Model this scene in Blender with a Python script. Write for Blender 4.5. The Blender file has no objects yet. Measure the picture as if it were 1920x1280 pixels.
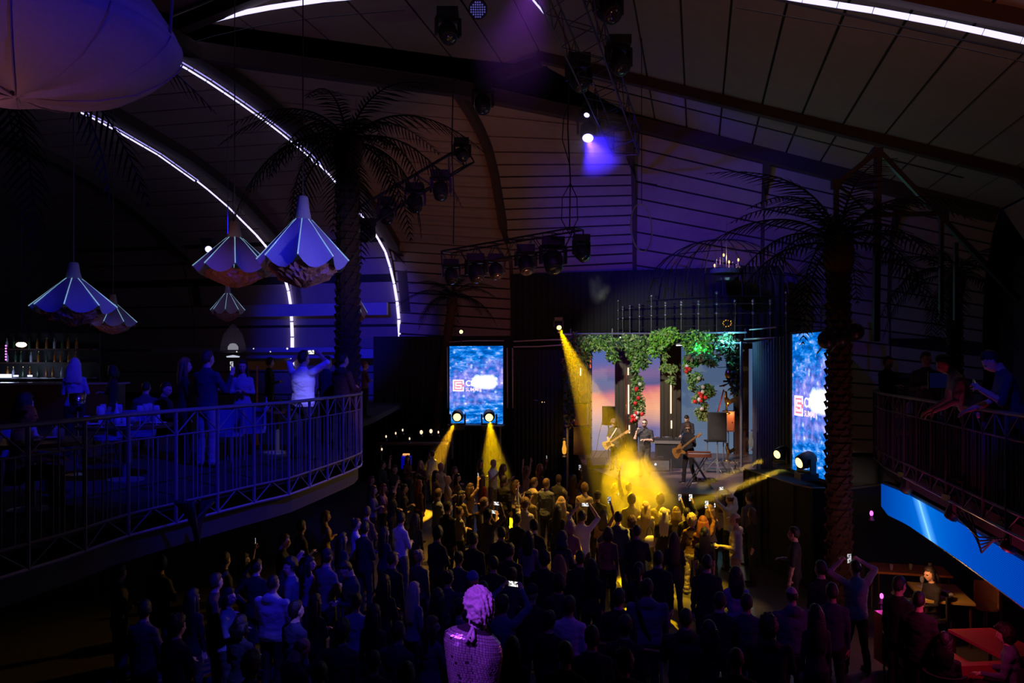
import bpy, bmesh, math, random
from mathutils import Vector, Matrix, noise
from mathutils.bvhtree import BVHTree
random.seed(7)
R = random.Random(11)
PI = math.pi
F = 1493.33; CZ = 4.8; HY = 680.0
SC = bpy.context.scene
COL = SC.collection

# ------------------------------------------------------------------ camera, world, exposure
cam_d = bpy.data.cameras.new('camera'); cam = bpy.data.objects.new('camera', cam_d); COL.objects.link(cam)
cam.location = (0, 0, CZ); cam.rotation_euler = (PI/2, 0, 0)
cam_d.lens = 28.0; cam_d.sensor_width = 36.0; cam_d.shift_y = 40/1920
cam_d.clip_start = 0.05; cam_d.clip_end = 200
SC.camera = cam
w = bpy.data.worlds.new('world'); SC.world = w; w.use_nodes = True
w.node_tree.nodes['Background'].inputs[0].default_value = (0.05, 0.05, 0.16, 1)
w.node_tree.nodes['Background'].inputs[1].default_value = 0.006
SC.view_settings.view_transform = 'Standard'
try: SC.view_settings.look = 'None'
except Exception: pass
SC.view_settings.exposure = 0.0; SC.view_settings.gamma = 1.0
SC.view_settings.use_curve_mapping = False
try:
    SC.cycles.use_denoising = True
    SC.cycles.max_bounces = 4; SC.cycles.diffuse_bounces = 2; SC.cycles.glossy_bounces = 2
    SC.cycles.transmission_bounces = 3; SC.cycles.volume_bounces = 0; SC.cycles.transparent_max_bounces = 12
    SC.cycles.sample_clamp_indirect = 2.0; SC.cycles.sample_clamp_direct = 0.0
    SC.cycles.caustics_reflective = False; SC.cycles.caustics_refractive = False
    SC.cycles.volume_max_steps = 128
except Exception: pass

def V(*a): return Vector(a if len(a) > 1 else a[0])
def at(px, py, Y):                      # pixel of the 1920x1280 photograph + depth -> world point
    return Vector(((px-960)/F*Y, Y, CZ + (HY-py)/F*Y))
def atz(px, py, z):                     # pixel + known height
    Y = (CZ-z)*F/(py-HY); return at(px, py, Y)

def spot(name, loc, tgt, power, col, angle, blend=0.3, size=0.05):
    d = bpy.data.lights.new(name, 'SPOT'); d.energy = power; d.color = col
    d.spot_size = math.radians(angle); d.spot_blend = blend; d.shadow_soft_size = size
    o = bpy.data.objects.new(name, d); COL.objects.link(o); o.location = loc
    o.rotation_euler = (Vector(tgt)-Vector(loc)).to_track_quat('-Z', 'Y').to_euler()
    return o
def point(name, loc, power, col, size=0.1):
    d = bpy.data.lights.new(name, 'POINT'); d.energy = power; d.color = col; d.shadow_soft_size = size
    o = bpy.data.objects.new(name, d); COL.objects.link(o); o.location = loc; return o

BLUE = (0.03, 0.035, 1.0); VIO = (0.42, 0.12, 1.0); YEL = (1.0, 0.55, 0.0); AMB = (1.0, 0.5, 0.10); WARM = (1.0, 0.78, 0.6)
SRC1 = at(1047, 611, 28.6)       # yellow moving head on the stage roof pipe
SRC2 = at(858, 779, 30.9); SRC3 = at(917, 779, 30.9)
SRC4 = at(1512, 862, 17.3); SRC5 = at(1466, 848, 19.3)
# rig spots and added fill lights with no lamp built; those inside a fixture start just in front of its lens
def fspot(name, src, tgt, power, col, angle, blend=.3, size=.05, lead=.36):
    src = Vector(src); return spot(name, src+(Vector(tgt)-src).normalized()*lead, tgt, power, col, angle, blend, size)
fspot('light_yellow_main', SRC1, atz(1215, 1010, 0.9), 46000, YEL, 10.5, 0.3)
fspot('light_yellow_left', SRC2, at(800, 910, 26.5), 7000, (1.0, 0.45, 0.01), 11, 0.3)
fspot('light_yellow_second', SRC3, atz(928, 900, 1.0), 8000, YEL, 13, 0.3)
fspot('light_yellow_side', SRC4, at(1300, 945, 16.5), 9000, (1.0, 0.6, 0.03), 4.6, 0.3)
fspot('light_yellow_side_far', SRC5, at(1310, 912, 18.0), 5000, (1.0, 0.6, 0.03), 4.6, 0.3)
spot('light_yellow_wash', at(1432, 560, 23.0), (-0.2, 16.5, 1.3), 1900, (1.0, 0.5, 0.04), 36, 0.8, 0.12)
spot('light_yellow_wash_left', at(1000, 560, 30.0), (-2.0, 21.0, 1.3), 1500, (1.0, 0.45, 0.05), 24, 0.8, 0.12)
spot('light_yellow_centre', at(1300, 120, 17.6), atz(1262, 975, 1.4), 13000, (1.0, 0.60, 0.02), 14, 0.5, 0.05)
spot('light_amber_overhead', at(960, 100, 20.0), (-0.2, 19.5, 1.4), 9500, (1.0, 0.5, 0.06), 30, 0.9, 0.1)
spot('light_yellow_floor', at(1330, 120, 14.0), atz(1310, 1110, 0.2), 8000, (1.0, 0.6, 0.01), 9, 0.6, 0.05)
spot('light_crowd_right', at(1440, 545, 19.0), atz(1380, 1040, 0.9), 800, (1.0, 0.62, 0.24), 13, 0.8, 0.1)
spot('light_balcony_blue', (1.5, 5.2, 11.5), (-5.2, 13.5, 3.9), 4200, (0.012, 0.010, 1.0), 40, 0.6, 0.15)
spot('light_balcony_shirt', (-1.2, 8.0, 8.5), at(566, 720, 13.1), 1500, (0.3, 0.27, 1.0), 7, 0.8, 0.1)
spot('light_floor_left', (1.0, 5.0, 11.0), (-3.3, 11.5, 1.0), 520, (0.02, 0.015, 1.0), 32, 0.8, 0.15)
spot('light_floor_left_shirt', (1.5, 5.5, 11.0), at(512, 1130, 9.9), 5000, (0.11, 0.085, 1.0), 8, 0.9, 0.1)
spot('light_floor_middle', (1.6, 4.5, 11.0), (1.8, 12.5, 1.0), 420, (0.08, 0.03, 1.0), 34, 0.8, 0.15)
spot('light_statue', (-2.6, 2.2, 8.2), at(888, 1180, 6.0), 1500, (0.42, 0.07, 1.0), 8, 0.6, 0.04)
spot('light_ceiling_blue', at(1103, 262, 26.0), at(1270, 330, 34.0), 2200, (0.02, 0.006, 1.0), 100, 0.8, 0.1)
spot('light_blue_lamp_down', at(1103, 262, 26.0), at(1150, 360, 26.5), 1500, (0.05, 0.02, 1.0), 90, 0.8, 0.05)
spot('fill_ceiling_warm_far', (0.5, 22.0, 5.8), (0.3, 33.0, 11.5), 330, (1.0, 0.30, 0.13), 100, 0.9, 0.5)  # added uplight without a fixture, brightens the far roof
spot('fill_ceiling_warm_right', (6.0, 9.5, 7.6), (9.5, 18.0, 16.0), 360, (1.0, 0.27, 0.13), 105, 0.9, 0.5)  # added uplight without a fixture, warms the right roof slope
spot('light_ceiling_violet', (-1.0, 17.0, 8.0), (-2.0, 18.0, 15.0), 50, (0.7, 0.22, 0.7), 140, 0.9, 0.5)
spot('light_ceiling_left', (-8.5, 20.0, 7.0), (-8.0, 30.0, 14.0), 40, (0.35, 0.12, 0.9), 140, 0.9, 0.5)
spot('light_far_wall_blue', (-8.5, 22.0, 9.5), (-7.6, 36.5, 6.3), 5200, (0.01, 0.012, 1.0), 36, 0.6, 0.2)
spot('light_stage_key', at(960, 540, 22.5), at(1262, 830, 27.0), 3600, WARM, 34, 0.5, 0.1)
spot('light_stage_front', at(1180, 520, 17.0), at(1262, 850, 25.0), 1700, (1.0, 0.75, 0.65), 26, 0.6, 0.1)
spot('light_greens', at(1130, 540, 20.0), at(1215, 660, 29.5), 2600, (0.95, 1.0, 0.7), 34, 0.6, 0.1)
point('light_green_accent', at(1312, 655, 28.2), 45, (0.05, 1.0, 0.35), 0.1)
point('light_cyan_accent', at(1362, 632, 27.6), 70, (0.2, 0.8, 1.0), 0.1)
point('light_bar_corner', at(1740, 1075, 13.2)+V(-.2, 0, 0.1), 22, (1.0, 0.42, 0.12), 0.1)
point('light_sofa_red', at(1850, 1170, 9.8)+V(0, 0, 0.4), 20, (1.0, 0.05, 0.2), 0.1)
spot('light_rail_orange', at(720, 600, 12.6), at(668, 742, 15.0), 60, (1.0, 0.3, 0.08), 22, 0.8, 0.1)
spot('light_right_balcony', (2.5, 6.0, 8.0), at(1893, 720, 9.6), 330, (0.03, 0.03, 1.0), 13, 0.8, 0.1)
spot('light_shade_blue', (2.0, 2.5, 7.0), at(260, 70, 6.0), 300, (0.05, 0.03, 1.0), 50, 0.9, 0.1)
spot('light_shade_pink', (-5.5, 4.2, 3.9), at(40, 90, 6.0), 110, (1.0, 0.35, 0.5), 70, 0.9, 0.1)
spot('light_pendants', (0.5, 11.0, 6.5), at(520, 480, 15.5), 300, (0.40, 0.34, 1.0), 36, 0.8, 0.15)
spot('light_pendants_warm', (-5.5, 12.0, 5.0), at(480, 500, 16.0), 70, (1.0, 0.35, 0.3), 44, 0.8, 0.3)

# ------------------------------------------------------------------ materials
MATS = {}
def mat(name, col=(0.5, 0.5, 0.5), rough=0.6, metal=0.0, em=None, es=0.0, bump=0.0, bscale=60, spec=0.5, alpha=1.0, var=0.0):
    if name in MATS: return MATS[name]
    m = bpy.data.materials.new(name); m.use_nodes = True; nt = m.node_tree; b = nt.nodes['Principled BSDF']
    b.inputs['Base Color'].default_value = (*col, 1); b.inputs['Roughness'].default_value = rough
    b.inputs['Metallic'].default_value = metal; b.inputs['Specular IOR Level'].default_value = spec
    b.inputs['Alpha'].default_value = alpha
    if em: b.inputs['Emission Color'].default_value = (*em, 1); b.inputs['Emission Strength'].default_value = es
    if bump or var:
        tc = nt.nodes.new('ShaderNodeTexCoord'); n = nt.nodes.new('ShaderNodeTexNoise'); n.inputs['Scale'].default_value = bscale
        nt.links.new(tc.outputs['Object'], n.inputs['Vector'])
        if bump:
            bp = nt.nodes.new('ShaderNodeBump'); bp.inputs['Strength'].default_value = bump; bp.inputs['Distance'].default_value = 0.02
            nt.links.new(n.outputs['Fac'], bp.inputs['Height']); nt.links.new(bp.outputs['Normal'], b.inputs['Normal'])
        if var:
            mx = nt.nodes.new('ShaderNodeMix'); mx.data_type = 'RGBA'
            mx.inputs[6].default_value = (*[c*(1-var) for c in col], 1); mx.inputs[7].default_value = (*[min(1, c*(1+var)) for c in col], 1)
            nt.links.new(n.outputs['Fac'], mx.inputs[0]); nt.links.new(mx.outputs[2], b.inputs['Base Color'])
    MATS[name] = m; return m
def emit(name, col, s): return mat(name, (0, 0, 0), 0.6, em=col, es=s)

m_black = mat('black_paint', (0.012, 0.012, 0.014), 0.5)
m_iron = mat('dark_iron', (0.16, 0.16, 0.19), 0.5, 0.15, bump=0.15, bscale=40)
m_alu = mat('aluminium', (0.30, 0.30, 0.32), 0.4, 0.9)
m_truss = mat('dark_truss_metal', (0.06, 0.06, 0.07), 0.4, 0.7)
m_plastic = mat('black_plastic', (0.02, 0.02, 0.022), 0.45)
m_cloth_black = mat('black_curtain', (0.018, 0.018, 0.022), 0.95, bump=0.3, bscale=8)
m_floor = mat('floor_concrete', (0.075, 0.065, 0.055), 0.4, bump=0.15, bscale=3, var=0.3)
m_panel = mat('ceiling_panel', (0.30, 0.23, 0.20), 0.9, bump=0.12, bscale=3, var=0.12)
m_back = mat('ceiling_backing', (0.02, 0.018, 0.018), 0.95)
m_beam = mat('glulam_beam', (0.055, 0.035, 0.028), 0.8, bump=0.2, bscale=20, var=0.3)
m_wall = mat('wall_dark', (0.045, 0.042, 0.05), 0.9, var=0.3, bscale=2)
m_wood = mat('dark_wood', (0.06, 0.022, 0.012), 0.5, bump=0.2, bscale=30, var=0.4)
m_redwood = mat('reddish_wood', (0.26, 0.09, 0.05), 0.4, bump=0.1, bscale=30, var=0.3)
m_gold = mat('gold', (0.9, 0.55, 0.15), 0.25, 1.0)
m_slab = mat('balcony_slab', (0.03, 0.03, 0.04), 0.8, var=0.3, bscale=4)
m_carpet = mat('balcony_carpet', (0.02, 0.018, 0.028), 0.95)
m_tube = emit('white_violet_tube', (0.62, 0.58, 1.0), 1.6)
m_tubedim = emit('white_violet_tube_dim', (0.40, 0.36, 1.0), 0.9)
m_white = mat('white_fabric', (0.75, 0.75, 0.75), 0.85)
m_chrome = mat('chrome', (0.8, 0.8, 0.82), 0.15, 1.0)
m_glass = mat('drink_glass', (0.75, 0.8, 0.9), 0.08, 0.0, alpha=0.35, spec=1.0)
m_cable = mat('cable_rubber', (0.015, 0.015, 0.018), 0.5)

# ------------------------------------------------------------------ mesh helpers
class MB:
    def __init__(s): s.v = []; s.f = []; s.m = []; s.cur = 0
    def quadbox(s, c, ax, ay, az):
        i = len(s.v); c = Vector(c)
        for sz in (-1, 1):
            for sy in (-1, 1):
                for sx in (-1, 1): s.v.append(c+ax*sx+ay*sy+az*sz)
        for q in ((0, 2, 3, 1), (4, 5, 7, 6), (0, 1, 5, 4), (2, 6, 7, 3), (0, 4, 6, 2), (1, 3, 7, 5)): s.f.append(tuple(i+k for k in q)); s.m.append(s.cur)
        return s
    def box(s, c, d, rz=0.0, bevel=0):
        ca, sa = math.cos(rz), math.sin(rz)
        return s.quadbox(c, Vector((ca, sa, 0))*d[0]/2, Vector((-sa, ca, 0))*d[1]/2, Vector((0, 0, d[2]/2)))
    def loft(s, rings, cap=True):
        n = len(rings[0]); i = len(s.v)
        for r in rings: s.v.extend(r)
        for a in range(len(rings)-1):
            for k in range(n):
                p = i+a*n+k; q = i+a*n+(k+1) % n
                s.f.append((p, q, q+n, p+n)); s.m.append(s.cur)
        if cap:
            s.f.append(tuple(i+k for k in reversed(range(n)))); s.m.append(s.cur)
            b = i+(len(rings)-1)*n; s.f.append(tuple(b+k for k in range(n))); s.m.append(s.cur)
        return s
    def tube(s, pts, r, n=6, cap=True):
        pts = [Vector(p) for p in pts]; rings = []
        rs = r if isinstance(r, (list, tuple)) else [r]*len(pts)
        t0 = (pts[1]-pts[0]).normalized(); up = Vector((0, 0, 1)) if abs(t0.z) < 0.9 else Vector((1, 0, 0))
        a = t0.cross(up).normalized()
        for k, p in enumerate(pts):
            t = (pts[min(k+1, len(pts)-1)]-pts[max(k-1, 0)]).normalized()
            a = (a-t*a.dot(t)).normalized(); b = t.cross(a)
            rings.append([p+(a*math.cos(2*PI*j/n)+b*math.sin(2*PI*j/n))*rs[k] for j in range(n)])
        return s.loft(rings, cap)
    def lathe(s, c, prof, n=16, axis=None, sx=1.0, cap=True):   # prof: (radius, height) pairs
        c = Vector(c); q = (Vector(axis) if axis else Vector((0, 0, 1))).to_track_quat('Z', 'Y')
        return s.loft([[c+q @ Vector((r*sx*math.cos(2*PI*j/n), r*math.sin(2*PI*j/n), h)) for j in range(n)] for r, h in prof], cap)
    def ball(s, c, r, n=10, m=7):
        rx, ry, rz = r if isinstance(r, (tuple, list)) else (r, r, r); c = Vector(c)
        return s.loft([[c+Vector((rx*math.sin(PI*(k+.06)/(m-1+.12))*math.cos(2*PI*j/n), ry*math.sin(PI*(k+.06)/(m-1+.12))*math.sin(2*PI*j/n), -rz*math.cos(PI*(k+.06)/(m-1+.12)))) for j in range(n)] for k in range(m)])
    def poly(s, pts, h):           # horizontal polygon prism: pts (x,y), h=(z0,z1)
        i = len(s.v); n = len(pts)
        for z in h: s.v.extend(Vector((p[0], p[1], z)) for p in pts)
        s.f.append(tuple(i+k for k in reversed(range(n)))); s.f.append(tuple(i+n+k for k in range(n))); s.m += [s.cur]*2
        for k in range(n): q = (k+1) % n; s.f.append((i+k, i+q, i+n+q, i+n+k)); s.m.append(s.cur)
        return s
    def face(s, *p): i = len(s.v); s.v.extend(Vector(x) for x in p); s.f.append(tuple(range(i, i+len(p)))); s.m.append(s.cur); return s
    def mesh(s, name, mats, smooth=False):
        me = bpy.data.meshes.new(name); me.from_pydata([tuple(p) for p in s.v], [], s.f)
        for m in (mats if isinstance(mats, (list, tuple)) else [mats]): me.materials.append(m)
        me.polygons.foreach_set('material_index', s.m)
        if smooth: me.polygons.foreach_set('use_smooth', [True]*len(s.f))
        me.update(); return me

WM = {}
def link(o, parent=None):
    COL.objects.link(o)
    if parent is not None:
        o.parent = parent; o.matrix_parent_inverse = WM.get(parent.name, Matrix()).inverted()
    return o
def part(name, mb, mats, parent=None, smooth=False, label=None):
    o = bpy.data.objects.new(name, mb.mesh(name, mats, smooth)); link(o, parent)
    if label: o['label'] = label
    return o
def mesh_part(name, me, M, parent=None):
    o = bpy.data.objects.new(name, me); link(o, parent); o.matrix_basis = M; return o
def tag(o, label, cat, group=None):
    o['label'] = label; o['category'] = cat
    if group: o['group'] = group
    return o
def thing(name, label, cat, loc=(0, 0, 0), rz=0.0, group=None):
    o = bpy.data.objects.new(name, None); o.empty_display_size = 0.2; COL.objects.link(o)
    o.location = loc; o.rotation_euler = (0, 0, rz)
    WM[o.name] = Matrix.Translation(Vector(loc)) @ Matrix.Rotation(rz, 4, 'Z')
    return tag(o, label, cat, group)
def struct(name, mb, mats, parent=None, smooth=False):
    o = part(name, mb, mats, parent, smooth)
    if parent is None: o['kind'] = 'structure'
    return o
_unit = {}
def unit(kind, m):
    k = (kind, m.name)
    if k not in _unit:
        b = MB()
        if kind == 'cyl': b.loft([[Vector((math.cos(2*PI*j/7), math.sin(2*PI*j/7), z)) for j in range(7)] for z in (0, 1)])
        elif kind == 'sq': b.box((0, 0, 0.5), (2, 2, 1))
        _unit[k] = b.mesh(kind, m)
    return _unit[k]
def bar(name, p, q, r, m, parent, kind='cyl'):
    p = Vector(p); q = Vector(q); d = q-p
    M = Matrix.Translation(p) @ d.to_track_quat('Z', 'Y').to_matrix().to_4x4() @ Matrix.Diagonal((r, r, d.length, 1))
    return mesh_part(name, unit(kind, m), M, parent)
def copy_thing(root, loc, rz=0.0, label=None, group=None, scale=None):
    def cp(o, par):
        c = o.copy(); COL.objects.link(c)
        if par is not None: c.parent = par
        for ch in CH.get(o.name, []): cp(ch, c)
        return c
    CH = {}
    for o in list(bpy.data.objects):
        if o.parent: CH.setdefault(o.parent.name, []).append(o)
    r = cp(root, None); r.location = loc; r.rotation_euler = (0, 0, rz)
    if label: r['label'] = label
    if group: r['group'] = group
    if scale: r.scale = (scale,)*3
    return r
# ------------------------------------------------------------------ the hall: axis turned 13 degrees, t across, s along
K = 1.38
DT = Vector((0.974, -0.228, 0)); DS = Vector((0.228, 0.974, 0))
def hall(t, s, z): return Vector((K*(2.95+.974*t+.228*s), K*(20-.228*t+.974*s), CZ+K*(z-CZ)))
YAW = math.atan2(-0.228, 0.974)

fl = struct('floor', MB().box((0, 20, -0.1), (60, 70, 0.2)), m_floor)
def zr(t): return 11.9-0.33*t if t > -2.2 else 12.6-0.25*(-2.2-t)
prof_far = [(4.4, 2.2), (4.4, 6.2), (3.95, 7.9), (3.4, 8.6), (2.3, 9.15), (0.8, 9.75), (-0.6, 10.1), (-1.8, 10.35), (-4.9, 10.7), (-7.2, 10.8), (-14, 10.6)]
prof_r3 = [(4.4, 2.2), (4.4, 6.2), (4.0, 8.0), (3.3, 9.0), (2.3, 10.3), (1.5, 10.9), (0.6, 11.2), (-0.4, 11.4), (-1.82, 11.6)]
prof_r4 = [(4.4, 2.2), (4.4, 6.2), (4.3, 8.0), (4.1, 9.4), (3.8, 10.3), (3.5, 10.9), (3.2, 11.3), (3.0, 11.6), (2.9, 11.8)]
def resample(P, n):
    L = [0]
    for a, b in zip(P, P[1:]): L.append(L[-1]+(b-a).length)
    out = []
    for k in range(n+1):
        d = L[-1]*k/n; j = 0
        while j < len(L)-2 and L[j+1] < d: j += 1
        u = (d-L[j])/max(1e-6, L[j+1]-L[j]); out.append(P[j].lerp(P[j+1], min(1, max(0, u))))
    return out
ceil = struct('ceiling', MB().box(hall(-3, -6, 13.6), (40, 44, 0.1), YAW), m_back)
def strips(PA, PB, n, name='ceiling_panel', parent=None, th=0.07, gap=0.035, m=m_panel):
    A = resample(PA, n); B = resample(PB, n)
    for k in range(n):
        a0, a1, b0, b1 = A[k], A[k+1], B[k], B[k+1]
        nrm = (b0-a0).cross(a1-a0)
        if nrm.length < 1e-5: continue
        nrm.normalize()
        if nrm.z < 0: nrm = -nrm
        u = (a1-a0).normalized()*gap; v = (b1-b0).normalized()*gap; w_ = (b0-a0).normalized()*0.03
        q = [a0+u+w_, b0+v-w_, b1-v-w_, a1-u+w_]
        mb = MB(); i0 = list(q)+[p+nrm*th for p in q]
        mb.v = i0; mb.f = [(0, 1, 2, 3), (7, 6, 5, 4), (0, 4, 5, 1), (1, 5, 6, 2), (2, 6, 7, 3), (3, 7, 4, 0)]; mb.m = [0]*6
        part(name, mb, m, parent)
def rekey(prof, n, kz):
    key = [z+kz*(4.4-s_) for s_, z in prof]; out = []
    for i in range(n+1):
        k = key[0]+(key[-1]-key[0])*i/n; j = 0
        while j < len(key)-2 and key[j+1] < k: j += 1
        u = min(1, max(0, (k-key[j])/(key[j+1]-key[j]))); out.append((prof[j][0]+(prof[j+1][0]-prof[j][0])*u, prof[j][1]+(prof[j+1][1]-prof[j][1])*u))
    return out
_rs = resample
def resample(P, n):
    return list(P) if len(P) == n+1 else _rs(P, n)
def surf(PA, PB, off=0.09, n=24):
    A = resample(PA, n); B = resample(PB, n); mb = MB()
    up = Vector((0, 0, off))
    for k in range(n): mb.face(A[k]+up, B[k]+up, B[k+1]+up, A[k+1]+up)
    part('ceiling_backing', mb, m_back, ceil)
ribs_t = [-19.25, -15.45, -11.65, -7.85]
def line(t, prof): return [hall(t, s, z) for s, z in prof]
for a, b in zip(ribs_t, ribs_t[1:]):
    strips(line(a, prof_far), line(b, prof_far), 32, parent=ceil); surf(line(a, prof_far), line(b, prof_far))
for (ta, pa), (tb, pb), kz in (((-7.85, prof_far[:10]), (-4.05, prof_r3), .3), ((-4.05, prof_r3), (-0.25, prof_r4), 0)):
    qa, qb = rekey(pa, 34, kz), rekey(pb, 34, kz)
    strips(line(ta, qa), line(tb, qb), 34, parent=ceil); surf(line(ta, qa), line(tb, qb), n=34)
def prof_hip(t): return [(4.4, 2.2), (4.4, 6.0), (4.2, zr(t)-1.6), (3.6, zr(t)-.5), (3.1, zr(t))]
ts = [-0.25, 3.55, 7.0, 9.4]
for a, b in zip(ts, ts[1:]):
    strips(line(a, prof_hip(a)), line(b, prof_hip(b)), 20, parent=ceil); surf(line(a, prof_hip(a)), line(b, prof_hip(b)))
def s_far(t): return -7.2+(t+7.85)*1.416 if t < -4.05 else (-1.82+(t+4.05)*1.29 if t < -.25 else 3.0)
bays = [-26.0, -16.0, -7.2]
def long_strips(tl, bs):
    for t0, t1 in zip(tl, tl[1:]):
        for k in range(len(bs)):
            s0 = bs[k]; e0 = bs[k+1] if k+1 < len(bs) else s_far(t0); e1 = bs[k+1] if k+1 < len(bs) else s_far(t1)
            if e0-s0 < .05 and e1-s0 < .05: continue
            strips([hall(t0, s0, zr(t0)), hall(t1, s0, zr(t1))], [hall(t0, e0, zr(t0)), hall(t1, e1, zr(t1))], 1, parent=ceil)
            surf([hall(t0, s0, zr(t0)), hall(t1, s0, zr(t1))], [hall(t0, e0, zr(t0)), hall(t1, e1, zr(t1))], n=1)
long_strips([-7.85+k*0.942 for k in range(7)], [-26, -16, -7.3])
long_strips([-2.2+k*0.89 for k in range(14)], [-26, -16, -7.3, -0.5])
knee = [(9.4, zr(9.37)), (9.9, 8.1), (10.15, 7.0), (10.2, 5.5), (10.2, 1.5)]
for s0, s1 in ((-26, -16), (-16, -7.3), (-7.3, -.5), (-.5, 3.0)):
    strips([hall(t, s0, z) for t, z in knee], [hall(t, s1, z) for t, z in knee], 7, parent=ceil)
# beams
def beam(pts, w, h):
    mb = MB(); P = [Vector(p) for p in pts]; rings = []
    side = None
    for k, p in enumerate(P):
        t = (P[min(k+1, len(P)-1)]-P[max(k-1, 0)]).normalized()
        if side is None or abs(t.z) < .9:
            side = t.cross(Vector((0, 0, 1))).normalized() if abs(t.z) < .98 else side or DT
        up = side.cross(t).normalized()
        rings.append([p+side*w/2, p-side*w/2, p-side*w/2-up*h, p+side*w/2-up*h] if up.z >= 0 or True else [])
    mb.loft(rings); return part('beam', mb, m_beam, ceil)
def off(pts, t=0.0, z=0.0): return [p+DT*t+Vector((0, 0, z)) for p in pts]
for t in (-15.45, -11.65, -7.85): beam(off(line(t, prof_far), 0.35), 0.45, 0.35)
beam(line(-4.05, prof_r3), 0.28, 0.35); beam(line(-0.25, prof_r4), 0.3, 0.4)
for t in (3.55, 7.0): beam(line(t, prof_hip(t)), 0.25, 0.3)
beam([hall(-7.85, -7.2, 10.8), hall(-4.05, -1.82, 11.55), hall(-.25, 2.9, 11.8)], 0.35, 0.45)
beam([hall(-.25, 2.9, 11.9)]+[hall(t, 3.0, zr(t)) for t in (3.5, 7, 9.3)], 0.4, 0.5)
for s in (-16, -7.3, -0.5):
    pts = [hall(t, s, zr(t)) for t in (-2.2, 2, 6, 8.6)]+[hall(9.3, s, 8.3), hall(9.7, s, 7.2), hall(9.8, s, 5.5), hall(9.8, s, 1.5)]
    beam(pts, 0.3, 0.32); beam([hall(-2.2, s, 12.5), hall(-7.85, s, 11.05)], 0.3, 0.35)
    bar('conduit', hall(-1, s+.5, zr(-1)-.35), hall(7.6, s+.5, zr(7.6)-.35), 0.025, m_truss, ceil)
# walls
struct('wall_left', MB().box(hall(-19.3, -6, 6), (0.2, 44, 16), YAW), m_wall)
struct('wall_right', MB().box(hall(10.3, -10, 3.0), (0.2, 44, 13), YAW), m_wall)
struct('wall_back', MB().box(hall(-4, 4.75, 4.2), (44, 0.2, 12.6), YAW), m_wall)
# ledge bands on the far wall behind the left balcony
m_band = mat('blue_lit_band', (0.35, 0.35, 0.45), 0.7)
for n_, (z0, z1, t0, t1, s) in enumerate(((6.35, 6.75, -14, -8.1, 4.0), (5.0, 5.25, -13, -8.2, 3.9), (5.15, 5.3, -16.5, -9.2, 3.6), (5.35, 5.55, -7.6, -4.2, 4.0), (4.95, 5.05, -13, -4.4, 3.7))):
    c = hall((t0+t1)/2, s, (z0+z1)/2)
    struct('trim_%d' % (n_+1), MB().box(c, ((t1-t0)*K, 0.15, (z1-z0)*K), YAW), m_band)

# ------------------------------------------------------------------ light tubes
def tube_thing(runs, label, base, thick, group=None):
    t = thing('light_tube', label, 'light', base)
    for k, (pts, r) in enumerate(runs): part('tube_segment', MB().tube(pts, r, 8), m_tube if k % 3 != 2 else m_tube, t, True)
    return t
def bezpts(Pl, n): return resample(Pl, n)
def ribtube(T, px, label):
    t = thing('light_tube', label, 'light', px[0])
    P = bezpts(px, 26)
    for k in range(26):
        a, b = P[k], P[k+1]; u = k/25; r = max(.03, 0.085*(1-u*1.35))
        g = (b-a)*0.04
        if u < .62: part('tube_segment', MB().tube([a+g, b-g], r, 8), m_tube, t, True)
        else:
            for sd in (-1, 1):
                o = DT*0.085*sd; part('tube_segment', MB().tube([a+g+o, b-g+o], 0.019 if sd > 0 else 0.026, 6), m_tube if sd < 0 else m_tubedim, t, True)
    return t
def samp(t, lst):       # lst: (px,py) points lying on rib t
    out = []
    for px, py in lst:
        u = (px-960)/F; X0 = 2.95+.974*t; Y0 = 20-.228*t
        s = (u*Y0-X0)/(.228-.974*u); Y = K*(Y0+.974*s); out.append(at(px, py, Y))
    return out
ribtube(-7.85, samp(-7.85, [(747, 735), (748, 660), (749, 610), (744, 560), (736, 515), (722, 470), (700, 432), (655, 375), (620, 330), (580, 290), (520, 240), (450, 190), (380, 143), (320, 108)]), 'curved white tube light rising up the far wall right of the palm trunk')
ribtube(-11.65, samp(-11.65, [(548, 690), (548, 620), (545, 570), (538, 530), (520, 487), (480, 440), (430, 390), (380, 347), (300, 290), (200, 232), (130, 198), (85, 178)]), 'curved white tube light behind the pendant lamps, left of the palm trunk')
def ceiling_tube(P, label, r):
    t = thing('light_tube', label, 'light', P[0]); Q = resample(P, 9)
    for k in range(9):
        g = (Q[k+1]-Q[k])*0.012; part('tube_segment', MB().tube([Q[k]+g, Q[k+1]-g], r, 8), m_tube, t, True)
    part('tube_cable', MB().tube(off(P, 0, -0.42), 0.012, 4), m_truss, t)
def on_arch(px, py, Y): return at(px, py, Y*K)
ceiling_tube([on_arch(321, 62, 14.8), on_arch(400, 37, 14.6), on_arch(480, 18, 14.4), on_arch(600, 0, 14.2), on_arch(760, -14, 13.9)], 'straight white tube light running from the big shade to the top edge', 0.062)
ceiling_tube([on_arch(1380, -22, 12.6), on_arch(1510, 0, 12.3), on_arch(1640, 20, 12.0), on_arch(1790, 48, 11.75), on_arch(1990, 92, 11.3)], 'long white tube light across the top right corner of the roof', 0.066)
t_ = thing('light_tube', 'short white tube light at the top beside the roof truss', 'light', at(1010, 12, 17))
part('tube_segment', MB().tube([at(996, -4, 17), at(1024, 29, 17.6)], 0.022, 6), m_tube, t_, True)
bar('tube_clamp', at(1008, 8, 17.2), at(1008, -60, 17.2), 0.01, m_truss, t_)

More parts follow.
